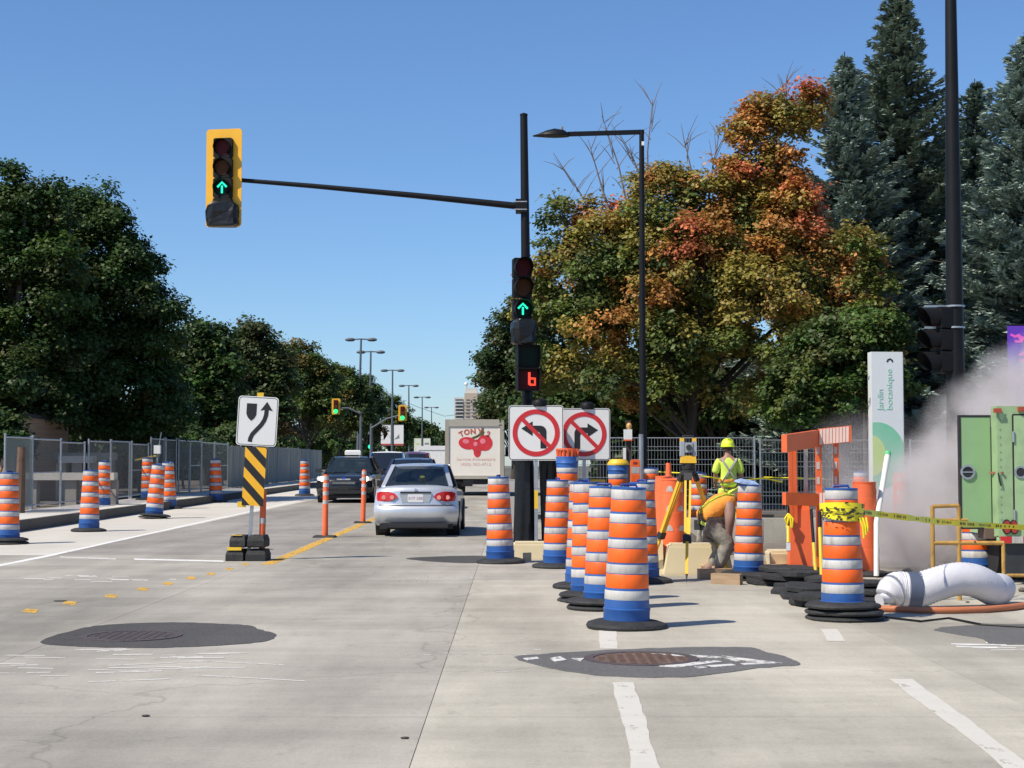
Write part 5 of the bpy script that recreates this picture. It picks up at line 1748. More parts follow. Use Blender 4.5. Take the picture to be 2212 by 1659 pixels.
for s in (-1, 1):
    MB().box(s * .075, 0, .255, .045, .15, .18).build('yoke', M_INST, ins, 0)
    MB().box(s * .075, 0, .365, .045, .09, .04).build('lug', M_TRI, ins, 0)
sc = MB().box(0, 0, .27, .095, .17, .12).build('telescope', M_INST, ins, 0)
MB().cyl((0, -.11, .27), (0, -.085, .27), .035, n=14).build('objective', M_GLASSD, sc)
MB().tube([(-.075, 0, .385), (-.06, 0, .41), (.06, 0, .41), (.075, 0, .385)], .011, 8).build('handle', M_DARK, ins)

# boxed warning lamp on a dark post behind the turn signs
wy = 33.0
pw = at(1358, 1000, wy)
t = thing('warning_lamp', 'white box with an orange lamp on a dark post right of the turn signs', 'warning lamp', (pw.x, wy, zg(wy)))
def wz(x, y):
    q = at(x, y, wy); return q.x - pw.x, q.z - zg(wy)
X, Z = wz(1356, 939)
MB().box(0, .06, (Z + .3) / 2, .1, .1, Z + .3).build('post', mat('dark brown post', (.05, .035, .025), .8), t, 0)
MB().box(X, -.04, Z, .17, .12, .22).build('box', M_WHITEP, t, 0)
MB().box(X, -.04, Z - .115, .17, .13, .03).build('box_foot', M_BARO, t, 0)
MB().sphere((X + .03, -.02, Z + .18), .06, 12, 8, (1, 1, 1.2)).build('lamp', mat('amber lamp', (.6, .32, .1), .3), t)
X, Z = wz(1349, 983)
MB().box(X, -.02, Z, .06, .03, .30).build('white_tube', M_WHITEP, t, 0)

# welded mesh fence behind the work area
M_WIRE = mat('dull galvanised wire', (0.36, 0.38, 0.39), 0.5, 0.5)
def mesh_panel(x0, x1, ytop, Y, label, w=None):
    a, b = at(x0, 1000, Y), at(x1, 1000, Y)
    z1 = at(x0, ytop, Y).z - zg(Y)
    L_ = b.x - a.x
    t = thing('fence_panel', label, 'fence panel', (a.x, Y, zg(Y)), 0, 'welded mesh panels behind the work area')
    for s in (0.02, L_ - .02):
        MB().cyl((s, 0, .0), (s, 0, z1 + .05), .026, n=10).build('post', M_STEEL, t)
    MB().tube([(0, 0, z1), (L_, 0, z1)], .014, 8).build('top_rail', M_STEEL, t)
    MB().tube([(0, 0, .15), (L_, 0, .15)], .014, 8).build('bottom_rail', M_STEEL, t)
    m = MB()
    n = int(L_ / .075)
    for i in range(1, n):
        x = L_ * i / n
        m.bar((x, 0, .15), (x, 0, z1), .006)
    for z in (z1 - .21, z1 - .30, z1 - .52, z1 - .64, z1 - .95, z1 - 1.25, .55, .35):
        m.bar((0, -.006, z), (L_, -.006, z), .011)
    m.build('wire_mesh', M_WIRE, t, 0, kind='stuff')
    for s in (.3, L_ - .3):
        pass
    MB().box(.02, 0, .05, .6, .25, .1).build('foot', M_RUBBER, t, 0)
mesh_panel(1140, 1385, 946, 38.0, 'welded mesh fence panel behind the turn signs')
mesh_panel(1387, 1632, 946, 38.05, 'welded mesh fence panel behind the standing worker')
mesh_panel(1641, 1880, 951, 38.1, 'welded mesh fence panel behind the orange barricade')
mesh_panel(1965, 2205, 953, 38.15, 'welded mesh fence panel behind the dust')
bp = at(1385, 1000, 30.5)
o = MB().tube([(bp.x, 30.5, zg(30)), (bp.x, 30.5, at(1385, 938, 30.5).z)], .045, 12).build('steel_post', M_STEEL, None)
tag(o, 'bare upright steel post just below the street lamp', 'post')
# limp yellow tape along that fence
for k, (pth, lab) in enumerate([([(1395, 1018, 30.4), (1470, 1022, 29), (1530, 1030, 29), (1580, 1040, 30), (1650, 1033, 33), (1690, 1042, 34)], 'yellow tape strung behind the tripod and the standing worker'), ([(1650, 1031, 34), (1720, 1033, 34), (1780, 1034, 35)], 'yellow tape strung behind the barricade')]):
    o = MB().tube([at(*q) for q in pth], .014, 5).build('caution_tape', M_TAPE, None)
    tag(o, lab, 'caution tape')
# concrete barrier wall in the dusty background
wl = thing('concrete_wall', 'low grey concrete wall behind the crouching worker', 'wall', (at(1680, 1100, 27).x, 27.0, zg(27)))
for k in range(4):
    MB().box(k * 1.25 - .9, 0, .22, 1.24, .3, .44).build('wall_block', CONC, wl, 0)
# ---------------------------------------------------------------- trees
def leaf_material(name, rough=0.55, trans=0.25, spec=0.3):
    m = bpy.data.materials.new(name)
    m.use_nodes = True
    nt = m.node_tree
    b = nt.nodes['Principled BSDF']
    b.inputs['Roughness'].default_value = rough
    b.inputs['Specular IOR Level'].default_value = spec
    at_ = nt.nodes.new('ShaderNodeAttribute')
    at_.attribute_name = 'leafcol'
    nt.links.new(at_.outputs['Color'], b.inputs['Base Color'])
    tr = nt.nodes.new('ShaderNodeBsdfTranslucent')
    nt.links.new(at_.outputs['Color'], tr.inputs['Color'])
    mx = nt.nodes.new('ShaderNodeMixShader')
    mx.inputs[0].default_value = trans
    out = nt.nodes['Material Output']
    nt.links.new(b.outputs[0], mx.inputs[1])
    nt.links.new(tr.outputs[0], mx.inputs[2])
    nt.links.new(mx.outputs[0], out.inputs['Surface'])
    return m
M_LEAF = leaf_material('broad leaves', 0.5, 0.34, 0.35)
M_NEEDLE = leaf_material('spruce needles', 0.6, 0.08)
M_BARK = mat('grey brown bark', (0.055, 0.046, 0.038), 0.9, var=.3, scale=9, bump=.8, bscale=18, stretch=(1, 1, .25))
M_TWIG = mat('pale bare twigs', (0.16, 0.135, 0.12), 0.9, var=.2)

def leaves(name, P, U, V, C, mat_, parent):
    """one quad per leaf: centre P, half axes U and V, colour C"""
    n = len(P)
    co = np.empty((n, 4, 3), np.float32)
    co[:, 0] = P - U
    co[:, 1] = P + V * .9 - U * .1
    co[:, 2] = P + U
    co[:, 3] = P - V * .9 - U * .1
    me = bpy.data.meshes.new(name)
    me.vertices.add(n * 4)
    me.vertices.foreach_set('co', co.reshape(-1))
    me.loops.add(n * 4)
    me.loops.foreach_set('vertex_index', np.arange(n * 4, dtype=np.int32))
    me.polygons.add(n)
    me.polygons.foreach_set('loop_start', np.arange(0, n * 4, 4, dtype=np.int32))
    at_ = me.color_attributes.new('leafcol', 'FLOAT_COLOR', 'CORNER')
    cc = np.ones((n, 4, 4), np.float32)
    cc[:, :, :3] = np.clip(C, 0.002, 1)[:, None, :]
    at_.data.foreach_set('color', cc.reshape(-1))
    me.update(calc_edges=True)
    o = link_mesh(name, me, mat_, parent)
    o['kind'] = 'stuff'
    return o

def rand_dirs(g, n):
    v = g.normal(size=(n, 3))
    return v / np.linalg.norm(v, axis=1, keepdims=True)

def broad_crown(g, blobs, ncl, nleaf, cr, ls, colfn, fill=.55, den=13):
    """lobes carry boughs, boughs carry clusters, clusters carry leaves; coordinates are local to the tree"""
    blobs = np.array(blobs, float)
    w = (blobs[:, 3] * blobs[:, 5]) ** 1.0
    nb = max(12, ncl // den)
    bi = g.choice(len(blobs), nb, p=w / w.sum())
    bd = rand_dirs(g, nb)
    bd[:, 2] = np.where(bd[:, 2] < -.4, -bd[:, 2] * .5, bd[:, 2])
    rad = (fill + (1 - fill) * g.random(nb) ** .6) * (1 + .10 * g.normal(size=nb))
    bough = blobs[bi, :3] + bd * blobs[bi, 3:6] * np.minimum(rad, 1.22)[:, None]
    br = cr * g.uniform(1.0, 2.3, nb)
    bcol = colfn(bough, g)
    idx = g.integers(0, nb, ncl)
    d = rand_dirs(g, ncl)
    d[:, 2] = np.abs(d[:, 2]) * 1.0 - .25
    d = d * .8 + bd[idx] * .5
    d /= np.linalg.norm(d, axis=1, keepdims=True)
    cen = bough[idx] + d * (br[idx] * g.uniform(.55, 1.05, ncl))[:, None] * np.array([1, 1, .92])
    ccol = bcol[idx] * .82 + colfn(cen, g) * .18
    sz = cr * g.uniform(.45, .95, ncl)
    P = np.repeat(cen, nleaf, 0)
    off = g.normal(size=(ncl * nleaf, 3)) * np.repeat(sz, nleaf)[:, None] * np.array([.6, .6, .45])
    P = P + off
    out = np.repeat(d, nleaf, 0)
    nrm = out * .6 + rand_dirs(g, len(P)) * .7 + np.array([0, 0, .7])
    nrm /= np.linalg.norm(nrm, axis=1, keepdims=True)
    t = np.cross(nrm, rand_dirs(g, len(P)))
    t /= np.linalg.norm(t, axis=1, keepdims=True) + 1e-9
    b = np.cross(nrm, t)
    s = ls * g.uniform(.5, 1.5, len(P))
    C = np.repeat(ccol, nleaf, 0) * g.uniform(.72, 1.28, (len(P), 1)) * (1 + .07 * g.normal(size=(len(P), 3)))
    return P, t * s[:, None], b * (s * .78)[:, None], C, cen

def limbs(g, h0, h1, r0, targets, lean=(0, 0)):
    m = MB()
    pts = [(0, 0, -.1), (.03, 0, h0 * .4), (lean[0] * .3, lean[1] * .3, h0), (lean[0], lean[1], h1)]
    m.tube(pts, [r0 * 1.25, r0, r0 * .8, r0 * .3], 10)
    for (x, y, z) in targets:
        zs = h0 * .75 + (z - h0) * g.uniform(0, .35)
        zs = max(h0 * .6, min(zs, h1 * .8))
        s = Vector((lean[0] * zs / h1, lean[1] * zs / h1, zs))
        e = Vector((x, y, z))
        mid = s.lerp(e, .5) + Vector((0, 0, .12 * (e - s).length))
        rr_ = r0 * g.uniform(.28, .5)
        m.tube([s, mid, e], [rr_, rr_ * .6, rr_ * .15], 6)
    return m

def broad_tree(name, label, cat, loc, blobs, trunk, ncl, nleaf, cr, ls, colfn, seed, fill=.55, group=None, ntarget=14):
    g = np.random.default_rng(seed)
    t = thing(name, label, cat, loc, 0, group)
    P, U, V, C, cen = broad_crown(g, blobs, ncl, nleaf, cr, ls, colfn, fill)
    limbs(g, trunk[0], trunk[1], trunk[2], cen[g.choice(len(cen), ntarget)], trunk[3] if len(trunk) > 3 else (0, 0)).build('trunk', M_BARK, t, 60)
    leaves('crown', P, U, V, C, M_LEAF, t)
    return t

def greens(base, spread=.25, warm=0.0, warmcol=(.22, .13, .02)):
    base = np.array(base)
    def fn(c, g):
        n = len(c)
        col = base * g.uniform(1 - spread, 1 + spread, (n, 1)) * (1 + .1 * g.normal(size=(n, 3)))
        k = g.random(n) < warm
        col[k] = np.array(warmcol) * g.uniform(.7, 1.2, (k.sum(), 1))
        return col
    return fn
DGREEN = greens((.06, .104, .026), .3, .012, (.16, .07, .012))
MGREEN = greens((.088, .128, .028), .3, .05, (.16, .11, .02))
DULL = greens((.072, .105, .03), .3, .08, (.10, .06, .025))

def loc_of(x, Y):
    p = at(x, 1000, Y)
    return (p.x, Y, zg(Y))
def blobs_px(x0, Y, lst):
    """lobes given in picture units: (x, y, rx, ry) at distance Y -> local ellipsoids"""
    o = Vector(loc_of(x0, Y))
    out = []
    for (x, y, rx, ry, *dy) in lst:
        p = at(x, y, Y)
        r = px(rx, Y)
        out.append((p.x - o.x, dy[0] if dy else 0.0, p.z - o.z, r, r * .9, px(ry, Y)))
    return out

# left side: big maples
GL = 'maples lining the left side'
Y = 50
broad_tree('maple_tree', 'huge dark green maple filling the left edge', 'tree', loc_of(20, Y), blobs_px(20, Y, [(30, 480, 75, 110), (-60, 560, 130, 130), (60, 640, 120, 150), (-30, 760, 150, 130), (90, 820, 110, 110, 1.0), (0, 880, 140, 80), (75, 470, 50, 70), (90, 905, 90, 60), (-10, 850, 90, 70, -2.5), (60, 860, 70, 60, -2.5)]), (2.2, 8.5, .30), 4600, 26, .36, .066, DGREEN, 1, .5, GL, 10)
Y = 54
broad_tree('maple_tree', 'second big green maple left, sloping down to the right beside the signal', 'tree', loc_of(190, Y), blobs_px(190, Y, [(175, 490, 70, 90), (215, 560, 90, 100), (270, 650, 85, 110), (150, 650, 110, 140), (310, 760, 75, 100), (200, 790, 120, 130), (340, 705, 48, 48), (290, 860, 90, 80), (120, 860, 100, 90), (150, 920, 100, 50), (260, 925, 100, 45), (340, 915, 70, 50), (235, 500, 40, 45), (300, 590, 34, 36)]), (2.0, 8.2, .28), 5800, 26, .35, .066, DGREEN, 2, .5, GL, 10)
row = [(442, 74, 'dark green tree just right of the big maples', [(440, 770, 52, 66), (420, 850, 62, 80), (470, 850, 50, 80), (440, 920, 70, 60)], DGREEN),
       (548, 86, 'green tree with a pointed top behind the keep-right sign', [(545, 775, 36, 66), (530, 760, 20, 40), (565, 770, 20, 45), (520, 850, 46, 76), (580, 850, 48, 80), (548, 915, 75, 60), (590, 790, 28, 40)], DULL),
       (660, 105, 'lighter green tree right of the keep-right sign', [(645, 805, 48, 56), (680, 830, 46, 56), (650, 880, 66, 70), (690, 900, 46, 60)], MGREEN),
       (735, 128, 'green tree behind the far left signal', [(728, 835, 40, 42), (755, 870, 40, 50), (740, 920, 60, 55)], MGREEN),
       (792, 165, 'green tree behind the nearest tall lamp posts', [(782, 850, 32, 34), (798, 885, 28, 40), (775, 930, 44, 45)], DULL),
       (850, 205, 'olive green tree behind the white banners', [(845, 888, 26, 30), (862, 925, 28, 40), (840, 950, 40, 35)], MGREEN)]
for k, (x, Y, lab, bl, cf) in enumerate(row):
    broad_tree('roadside_tree', lab, 'tree', loc_of(x, Y), blobs_px(x, Y, bl), (2.0, 6.5, .22), 2300, 20, .42, .095, cf, 10 + k, .55, 'trees along the left side of the road', 10)
for k, (x, Y, lab, bl) in enumerate([(905, 280, 'dark tree under the pale green banners', [(905, 940, 26, 22), (890, 965, 30, 28)]), (955, 300, 'dark round tree left of the tomato truck', [(950, 955, 26, 20), (975, 968, 28, 22), (930, 965, 24, 20)]), (860, 330, 'far dark tree between the banners and the lamp posts', [(860, 962, 30, 26), (880, 972, 30, 24)])]):
    broad_tree('distant_tree', lab, 'tree', loc_of(x, Y), blobs_px(x, Y, bl), (2.0, 5, .25), 700, 18, .8, .22, DGREEN, 30 + k, .4, 'far trees closing the road', 6)
# bushes low down behind the left fence
for k, (x, y, Y, r, lab) in enumerate([(300, 955, 58, 70, 'loose dark bush behind the left fence, right of the walls'), (395, 965, 66, 70, 'dark bush behind the fence left of the lone barrel'), (480, 965, 72, 60, 'dark bush behind the fence at the lone barrel'), (580, 968, 95, 60, 'dark bush behind the fence right of the median sign'), (690, 965, 118, 55, 'dark bush behind the far end of the left fence'), (190, 965, 60, 60, 'dark bush in shade behind the low concrete walls'), (60, 960, 64, 70, 'dark bush in shade beside the brick house'), (770, 975, 150, 45, 'dark bush behind the black taxi'), (20, 985, 58, 60, 'dark bush at the left edge behind the fence'), (-14, 950, 44, 24, 'dark bush beside the brick house at the very left edge')]):
    broad_tree('bush', lab, 'bush', loc_of(x, Y), blobs_px(x, Y, [(x, y, r, 45), (x - 30, y + 15, r * .7, 40), (x + 30, y + 18, r * .7, 40)]), (.5, 1.6, .06), 500, 22, .30, .08, DGREEN, 50 + k, .3, 'bushes behind the left fence', 6)

# right side: the turning maple
Y = 45
org = Vector(loc_of(1492, Y))
def autumn(c, g):
    n = len(c)
    u = c[:, 0] / 4.8
    h = (c[:, 2] - 1.5) / 10.5
    patch_ = np.sin(c[:, 0] * 1.1 + 1.3) * np.sin(c[:, 2] * 1.25 + c[:, 1] * .8 + .4) + .6 * np.sin(c[:, 0] * 2.1 - c[:, 2] * 1.7 + 2.0) + .5 * np.sin(c[:, 1] * 1.9 + c[:, 2] * 2.3)
    a = .19 + .36 * h + .22 * u + .17 * patch_ + .17 * g.normal(size=n)
    red = np.array((.56, .16, .08)); ora = np.array((.50, .23, .065)); oli = np.array((.32, .265, .055)); grn = np.array((.13, .175, .04)); dgr = np.array((.05, .088, .025))
    col = np.empty((n, 3))
    pal = [(-9, dgr), (.02, grn), (.26, oli), (.52, ora), (.84, red)]
    for lo, cc in pal:
        k = a >= lo
        col[k] = cc
    return col * g.uniform(.75, 1.2, (n, 1))
lobes = [(1250, 600, 95, 95), (1330, 520, 100, 90), (1240, 720, 90, 100), (1330, 690, 110, 120, -1.2), (1440, 480, 85, 85), (1480, 590, 110, 110, -1.0), (1420, 760, 120, 100, -1.5), (1270, 830, 110, 70), (1390, 850, 100, 60, -1.0),
         (1590, 520, 90, 110), (1660, 420, 85, 95), (1690, 310, 60, 95), (1650, 270, 42, 60), (1745, 240, 22, 60), (1700, 560, 110, 100), (1620, 670, 110, 110, -1.2), (1760, 640, 100, 100), (1580, 790, 110, 80, -1.5), (1720, 760, 120, 80), (1820, 590, 70, 90), (1820, 700, 70, 70), (1600, 870, 90, 50, -1.0), (1500, 700, 110, 120, .8), (1210, 480, 42, 36), (1180, 690, 40, 70), (1470, 870, 60, 40), (1420, 420, 60, 60), (1540, 430, 70, 70), (1600, 600, 90, 90), (1370, 600, 100, 100), (1700, 480, 80, 80), (1620, 340, 45, 70), (1520, 520, 80, 80), (1180, 800, 50, 80)]
mt = broad_tree('maple_tree', 'big maple turning orange and red with bare twigs on top, behind the work area', 'tree', org, blobs_px(1492, Y, lobes), (2.3, 9.5, .21), 9500, 24, .32, .058, autumn, 5, .45, None, 40)
g = np.random.default_rng(77)
def twig_tree(base, tip, n, spread):
    m = MB()
    m.tube([base, base.lerp(tip, .5) + Vector((g.uniform(-.1, .1), 0, 0)), tip], [.035, .022, .008], 6)
    for k in range(n):
        f = g.uniform(.25, .95)
        s = base.lerp(tip, f)
        e = s + Vector((g.uniform(-spread, spread), g.uniform(-.3, .3), g.uniform(.25, .9)))
        m.tube([s, s.lerp(e, .5) + Vector((0, 0, .05)), e], [.014, .010, .004], 4)
    return m
for (x0, y0, x1, y1) in ((1300, 500, 1195, 330), (1320, 470, 1270, 300), (1360, 470, 1300, 250), (1400, 440, 1410, 215), (1500, 440, 1475, 290), (1530, 440, 1555, 280), (1690, 260, 1700, 160), (1390, 400, 1340, 290), (1230, 520, 1200, 430)):
    a, b = at(x0, y0, Y) - org, at(x1, y1, Y) - org
    twig_tree(a, b, 9, .7).build('bare_branch', M_TWIG, mt, 60)

GR = 'trees behind the work area'
Y = 75
broad_tree('roadside_tree', 'dark green tree left of the turning maple, behind the signal pole', 'tree', loc_of(1140, Y), blobs_px(1140, Y, [(1130, 730, 62, 80), (1100, 800, 52, 70), (1160, 840, 80, 90), (1090, 860, 42, 60), (1170, 680, 50, 60)]), (1.8, 6.5, .22), 2400, 24, .38, .08, greens((.045, .078, .02), .3, .06, (.2, .11, .02)), 21, .5, GR)
Y = 110
broad_tree('roadside_tree', 'olive tree beyond the tomato truck', 'tree', loc_of(1110, Y), blobs_px(1110, Y, [(1085, 880, 38, 50), (1120, 900, 50, 60), (1075, 910, 26, 36)]), (1.8, 5, .2), 1300, 22, .45, .11, greens((.07, .085, .02), .3, .1, (.22, .12, .02)), 22, .5, GR)
Y = 58
for k, (x, bl, lab) in enumerate([(1300, [(1300, 850, 110, 100), (1220, 900, 90, 80), (1380, 880, 90, 90)], 'shaded green tree filling the gap under the maple on its left'), (1560, [(1540, 880, 120, 90), (1650, 890, 100, 80), (1450, 900, 90, 70)], 'shaded green tree filling the gap under the maple on its right'), (1850, [(1850, 820, 110, 140), (1930, 860, 90, 110), (1780, 880, 90, 90)], 'dark tree behind the green leafy tree'), (2120, [(2120, 860, 110, 120), (2200, 900, 90, 100)], 'dark tree behind the dust at the right'), (1480, [(1420, 640, 150, 120), (1560, 640, 130, 110), (1300, 680, 100, 100)], 'dark green tree showing through the turning maple')]):
    broad_tree('shade_tree', lab, 'tree', loc_of(x, Y + k * .7), blobs_px(x, Y, bl), (1.5, 5, .2), 1500, 22, .42, .09, DGREEN, 60 + k, .3, GR, 8)
# the low tree in front of the fence
Y = 35.5
broad_tree('leafy_tree', 'bright green low leafy tree left of the white pylon', 'tree', loc_of(1810, Y), blobs_px(1810, Y, [(1790, 790, 90, 70), (1860, 750, 75, 62), (1720, 860, 70, 60), (1810, 870, 110, 70), (1895, 820, 55, 80), (1885, 735, 50, 45), (1680, 900, 40, 40), (1760, 900, 60, 45)]), (1.0, 3.2, .09), 2200, 26, .22, .05, greens((.085, .135, .03), .35, .08, (.24, .2, .06)), 33, .45, None, 16)
Y = 40
broad_tree('leafy_tree', 'yellow green bough tree between the maple and the tall spruce', 'tree', loc_of(1870, Y), blobs_px(1870, Y, [(1855, 545, 34, 26), (1840, 600, 26, 22), (1880, 640, 40, 60), (1880, 700, 50, 60)]), (1.5, 5.0, .08), 420, 24, .22, .05, greens((.13, .15, .03), .35, .1, (.3, .2, .05)), 34, .45, None, 8)

# spruces
def spruce(x, ytop, Y, hw_px, ybase, label, seed, col=(.052, .088, .082), dens=1.0):
    g = np.random.default_rng(seed)
    loc = loc_of(x, Y)
    H = at(x, ytop, Y).z - loc[2]
    t = thing('spruce_tree', label, 'tree', loc, 0, 'blue spruces on the right')
    Rb = px(hw_px, Y)
    lev = int(H / .27 * dens)
    P, U, V, C = [], [], [], []
    br = MB()
    col = np.array(col)
    for i in range(lev):
        f = i / lev
        z = .6 + (H - .7) * f
        rad = Rb * (1 - f) ** .85 * g.uniform(.8, 1.12) + .10
        nb = int(7 + 9 * (1 - f))
        for k in range(nb):
            a = g.uniform(0, 6.283)
            L_ = rad * g.uniform(.62, 1.12)
            dirv = np.array([math.cos(a), math.sin(a), 0])
            droop = (-.28 + .55 * f) * L_
            n = max(3, int(L_ / .17))
            ts = np.linspace(.22, 1, n)
            cen = np.outer(ts * L_, dirv)
            cen[:, 2] = z + droop * ts + .22 * L_ * ts ** 3
            if k % 3 == 0 and L_ > .8:
                br.tube([(0, 0, z), tuple(cen[n // 2]), tuple(cen[-1])], [.03, .018, .006], 4)
            m = 18
            pts = np.repeat(cen, m, 0)
            wid = np.repeat(.36 * (1 - .5 * ts) * min(1, L_ + .3), m)
            side = np.array([-dirv[1], dirv[0], 0])
            sgn = g.uniform(-1, 1, len(pts))
            pts = pts + side * (sgn * wid)[:, None] + np.array([0, 0, 1]) * (-np.abs(sgn) * .08 + g.normal(size=len(pts)) * .05)[:, None]
            u = dirv * .75 + side * sgn[:, None] * .8 + rand_dirs(g, len(pts)) * .45
            u[:, 2] += .12
            u /= np.linalg.norm(u, axis=1, keepdims=True)
            w = np.cross(u, np.array([0, 0, 1.0]) + rand_dirs(g, len(pts)) * .7)
            w /= np.linalg.norm(w, axis=1, keepdims=True) + 1e-6
            s = g.uniform(.09, .17, len(pts))
            P.append(pts); U.append(u * s[:, None]); V.append(w * (s * .42)[:, None])
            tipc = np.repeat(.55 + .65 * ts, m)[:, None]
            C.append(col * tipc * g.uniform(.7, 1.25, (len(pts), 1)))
    br.tube([(0, 0, -.1), (0, 0, H * .5), (0, 0, H)], [.2, .12, .02], 8)
    br.build('trunk', M_BARK, t, 60)
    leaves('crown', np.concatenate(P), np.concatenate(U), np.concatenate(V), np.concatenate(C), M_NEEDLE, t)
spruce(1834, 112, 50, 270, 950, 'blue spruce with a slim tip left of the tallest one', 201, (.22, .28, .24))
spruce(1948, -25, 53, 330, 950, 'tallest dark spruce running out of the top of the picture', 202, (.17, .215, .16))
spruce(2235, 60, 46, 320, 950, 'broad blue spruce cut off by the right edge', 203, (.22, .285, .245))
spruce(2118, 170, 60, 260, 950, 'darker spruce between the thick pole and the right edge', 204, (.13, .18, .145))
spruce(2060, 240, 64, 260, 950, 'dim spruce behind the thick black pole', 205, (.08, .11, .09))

# dark woods closing the view behind both yards, too dense to tell trees apart
def woods(name, x0, x1, y0, y1, h, n, seed, label):
    g = np.random.default_rng(seed)
    P = np.empty((n, 3))
    P[:, 0] = g.uniform(x0, x1, n)
    P[:, 1] = g.uniform(y0, y1, n)
    top = h * (.75 + .18 * np.sin(P[:, 0] * .9 + seed) + .12 * np.sin(P[:, 0] * 2.3))
    P[:, 2] = g.random(n) ** .8 * top + .4
    nrm = rand_dirs(g, n) + np.array([0, -.6, .3])
    nrm /= np.linalg.norm(nrm, axis=1, keepdims=True)
    t = np.cross(nrm, rand_dirs(g, n)); t /= np.linalg.norm(t, axis=1, keepdims=True)
    b = np.cross(nrm, t)
    s = g.uniform(.16, .32, n)
    C = np.array((.03, .055, .016)) * g.uniform(.5, 1.4, (n, 1))
    o = leaves(name, P, t * s[:, None], b * s[:, None], C, M_LEAF, None)
    tag(o, label, None, None, 'stuff')
woods('woodland', 3.5, 34, 64, 70, 8.5, 60000, 1, 'dark mass of woods behind the right work area')
woods('woodland', -42, -17, 66, 74, 5.0, 34000, 2, 'dark mass of woods behind the left yard')
woods('woodland', -24, -16.5, 90, 96, 5.0, 9000, 3, 'dark mass of woods farther along the left')
woods('woodland', -30, -18, 190, 215, 8.0, 9000, 4, 'dark mass of woods far down the road')
# ---------------------------------------------------------------- left side: fence, walls, house; far tower
M_LINK = None
def link_material():
    """chain link too fine to model at this distance: a woven lattice with open diamonds"""
    m = bpy.data.materials.new('chain link netting')
    m.use_nodes = True
    nt = m.node_tree
    N, L = nt.nodes, nt.links
    b = N['Principled BSDF']
    b.inputs['Base Color'].default_value = (.15, .17, .165, 1)
    b.inputs['Metallic'].default_value = .3
    b.inputs['Roughness'].default_value = .5
    tc = N.new('ShaderNodeTexCoord')
    prev = None
    for ang in (45, -45):
        mp = N.new('ShaderNodeMapping')
        mp.inputs['Rotation'].default_value = (R(ang), 0, 0)
        L.new(tc.outputs['Object'], mp.inputs[0])
        w = N.new('ShaderNodeTexWave')
        w.wave_type = 'BANDS'
        w.bands_direction = 'Z'
        w.inputs['Scale'].default_value = 6.5
        L.new(mp.outputs[0], w.inputs['Vector'])
        gt = N.new('ShaderNodeMath')
        gt.operation = 'GREATER_THAN'
        gt.inputs[1].default_value = 0.90
        L.new(w.outputs['Fac'], gt.inputs[0])
        if prev:
            mx = N.new('ShaderNodeMath')
            mx.operation = 'MAXIMUM'
            L.new(prev, mx.inputs[0])
            L.new(gt.outputs[0], mx.inputs[1])
            prev = mx.outputs[0]
        else:
            prev = gt.outputs[0]
    L.new(prev, b.inputs['Alpha'])
    return m
M_LINK = link_material()
M_SCREEN = see_through('grey green privacy cloth', (.20, .235, .22), .2, .8)
M_SCREEN2 = see_through('pale green privacy cloth', (.30, .38, .34), .8, .8)
M_SCREEN3 = mat('weathered grey boards', (.25, .26, .235), .9, var=.3, scale=3, stretch=(1, 1, .2))
FX = KX - 1.72
posts = [35.6, 37.7, 40.3, 42.6, 45.0, 47.5, 50.0, 52.2, 54.2, 56.2, 58.4, 61, 64, 67, 70, 73.5, 77, 81, 85, 90, 95]
ords = ['nearest', 'second', 'third', 'fourth', 'fifth', 'sixth', 'seventh', 'eighth', 'ninth', 'tenth', 'eleventh', 'twelfth', 'thirteenth', 'fourteenth', 'fifteenth', 'sixteenth', 'seventeenth', 'eighteenth', 'nineteenth', 'farthest']
for i in range(len(posts) - 1):
    y0, y1 = posts[i], posts[i + 1]
    hh = 1.66 + rnd.uniform(-.03, .05) + (.14 if 50 <= y0 < 62 else 0)
    z = zg(y0) + .228
    boards = y0 >= 63
    t = thing('fence_panel', ('%s %s panel of the left fence, counted from the near end' % (ords[i], 'board' if boards else 'chain link')), 'fence panel', (FX + rnd.uniform(-.05, .05), y0, z), 0, 'panels of the left fence')
    L_ = y1 - y0
    dzr = zg(y1) - zg(y0)
    for s in (0.03, L_ - .03):
        MB().cyl((0, s, 0), (0, s, hh + .04 + rnd.uniform(0, .06)), .028, n=8).build('post', M_STEEL, t)
    MB().tube([(0, 0, hh), (0, L_, hh + dzr)], .02, 8).build('top_rail', M_STEEL, t)
    MB().tube([(0, 0, .1), (0, L_, .1 + dzr)], .02, 8).build('bottom_rail', M_STEEL, t)
    if not boards:
        MB().add([(0, 0, .1), (0, L_, .1 + dzr), (0, L_, hh + dzr), (0, 0, hh)], [(0, 1, 2, 3)]).build('netting', M_LINK, t, 0)
        if i >= 3 or i == 0:
            x = -.03
            MB().add([(x, .05, .12), (x, L_ - .05, .12 + dzr), (x, L_ - .05, hh - .03 + dzr), (x, .05, hh - .03)], [(0, 1, 2, 3)]).build('screen_cloth', M_SCREEN2 if i == 0 else M_SCREEN, t, 0)
        if i % 2:
            MB().tube([(0, 0, hh * .52), (0, L_, hh * .52 + dzr)], .015, 8).build('mid_rail', M_STEEL, t)
    else:
        nb = 9
        for k in range(nb):
            w = L_ / nb
            MB().box(.03 + rnd.uniform(-.01, .01), w * (k + .5), hh / 2 + .03 + dzr * k / nb, .025, w - .015, hh + rnd.uniform(-.06, .06)).build('board', M_SCREEN3, t, 0)

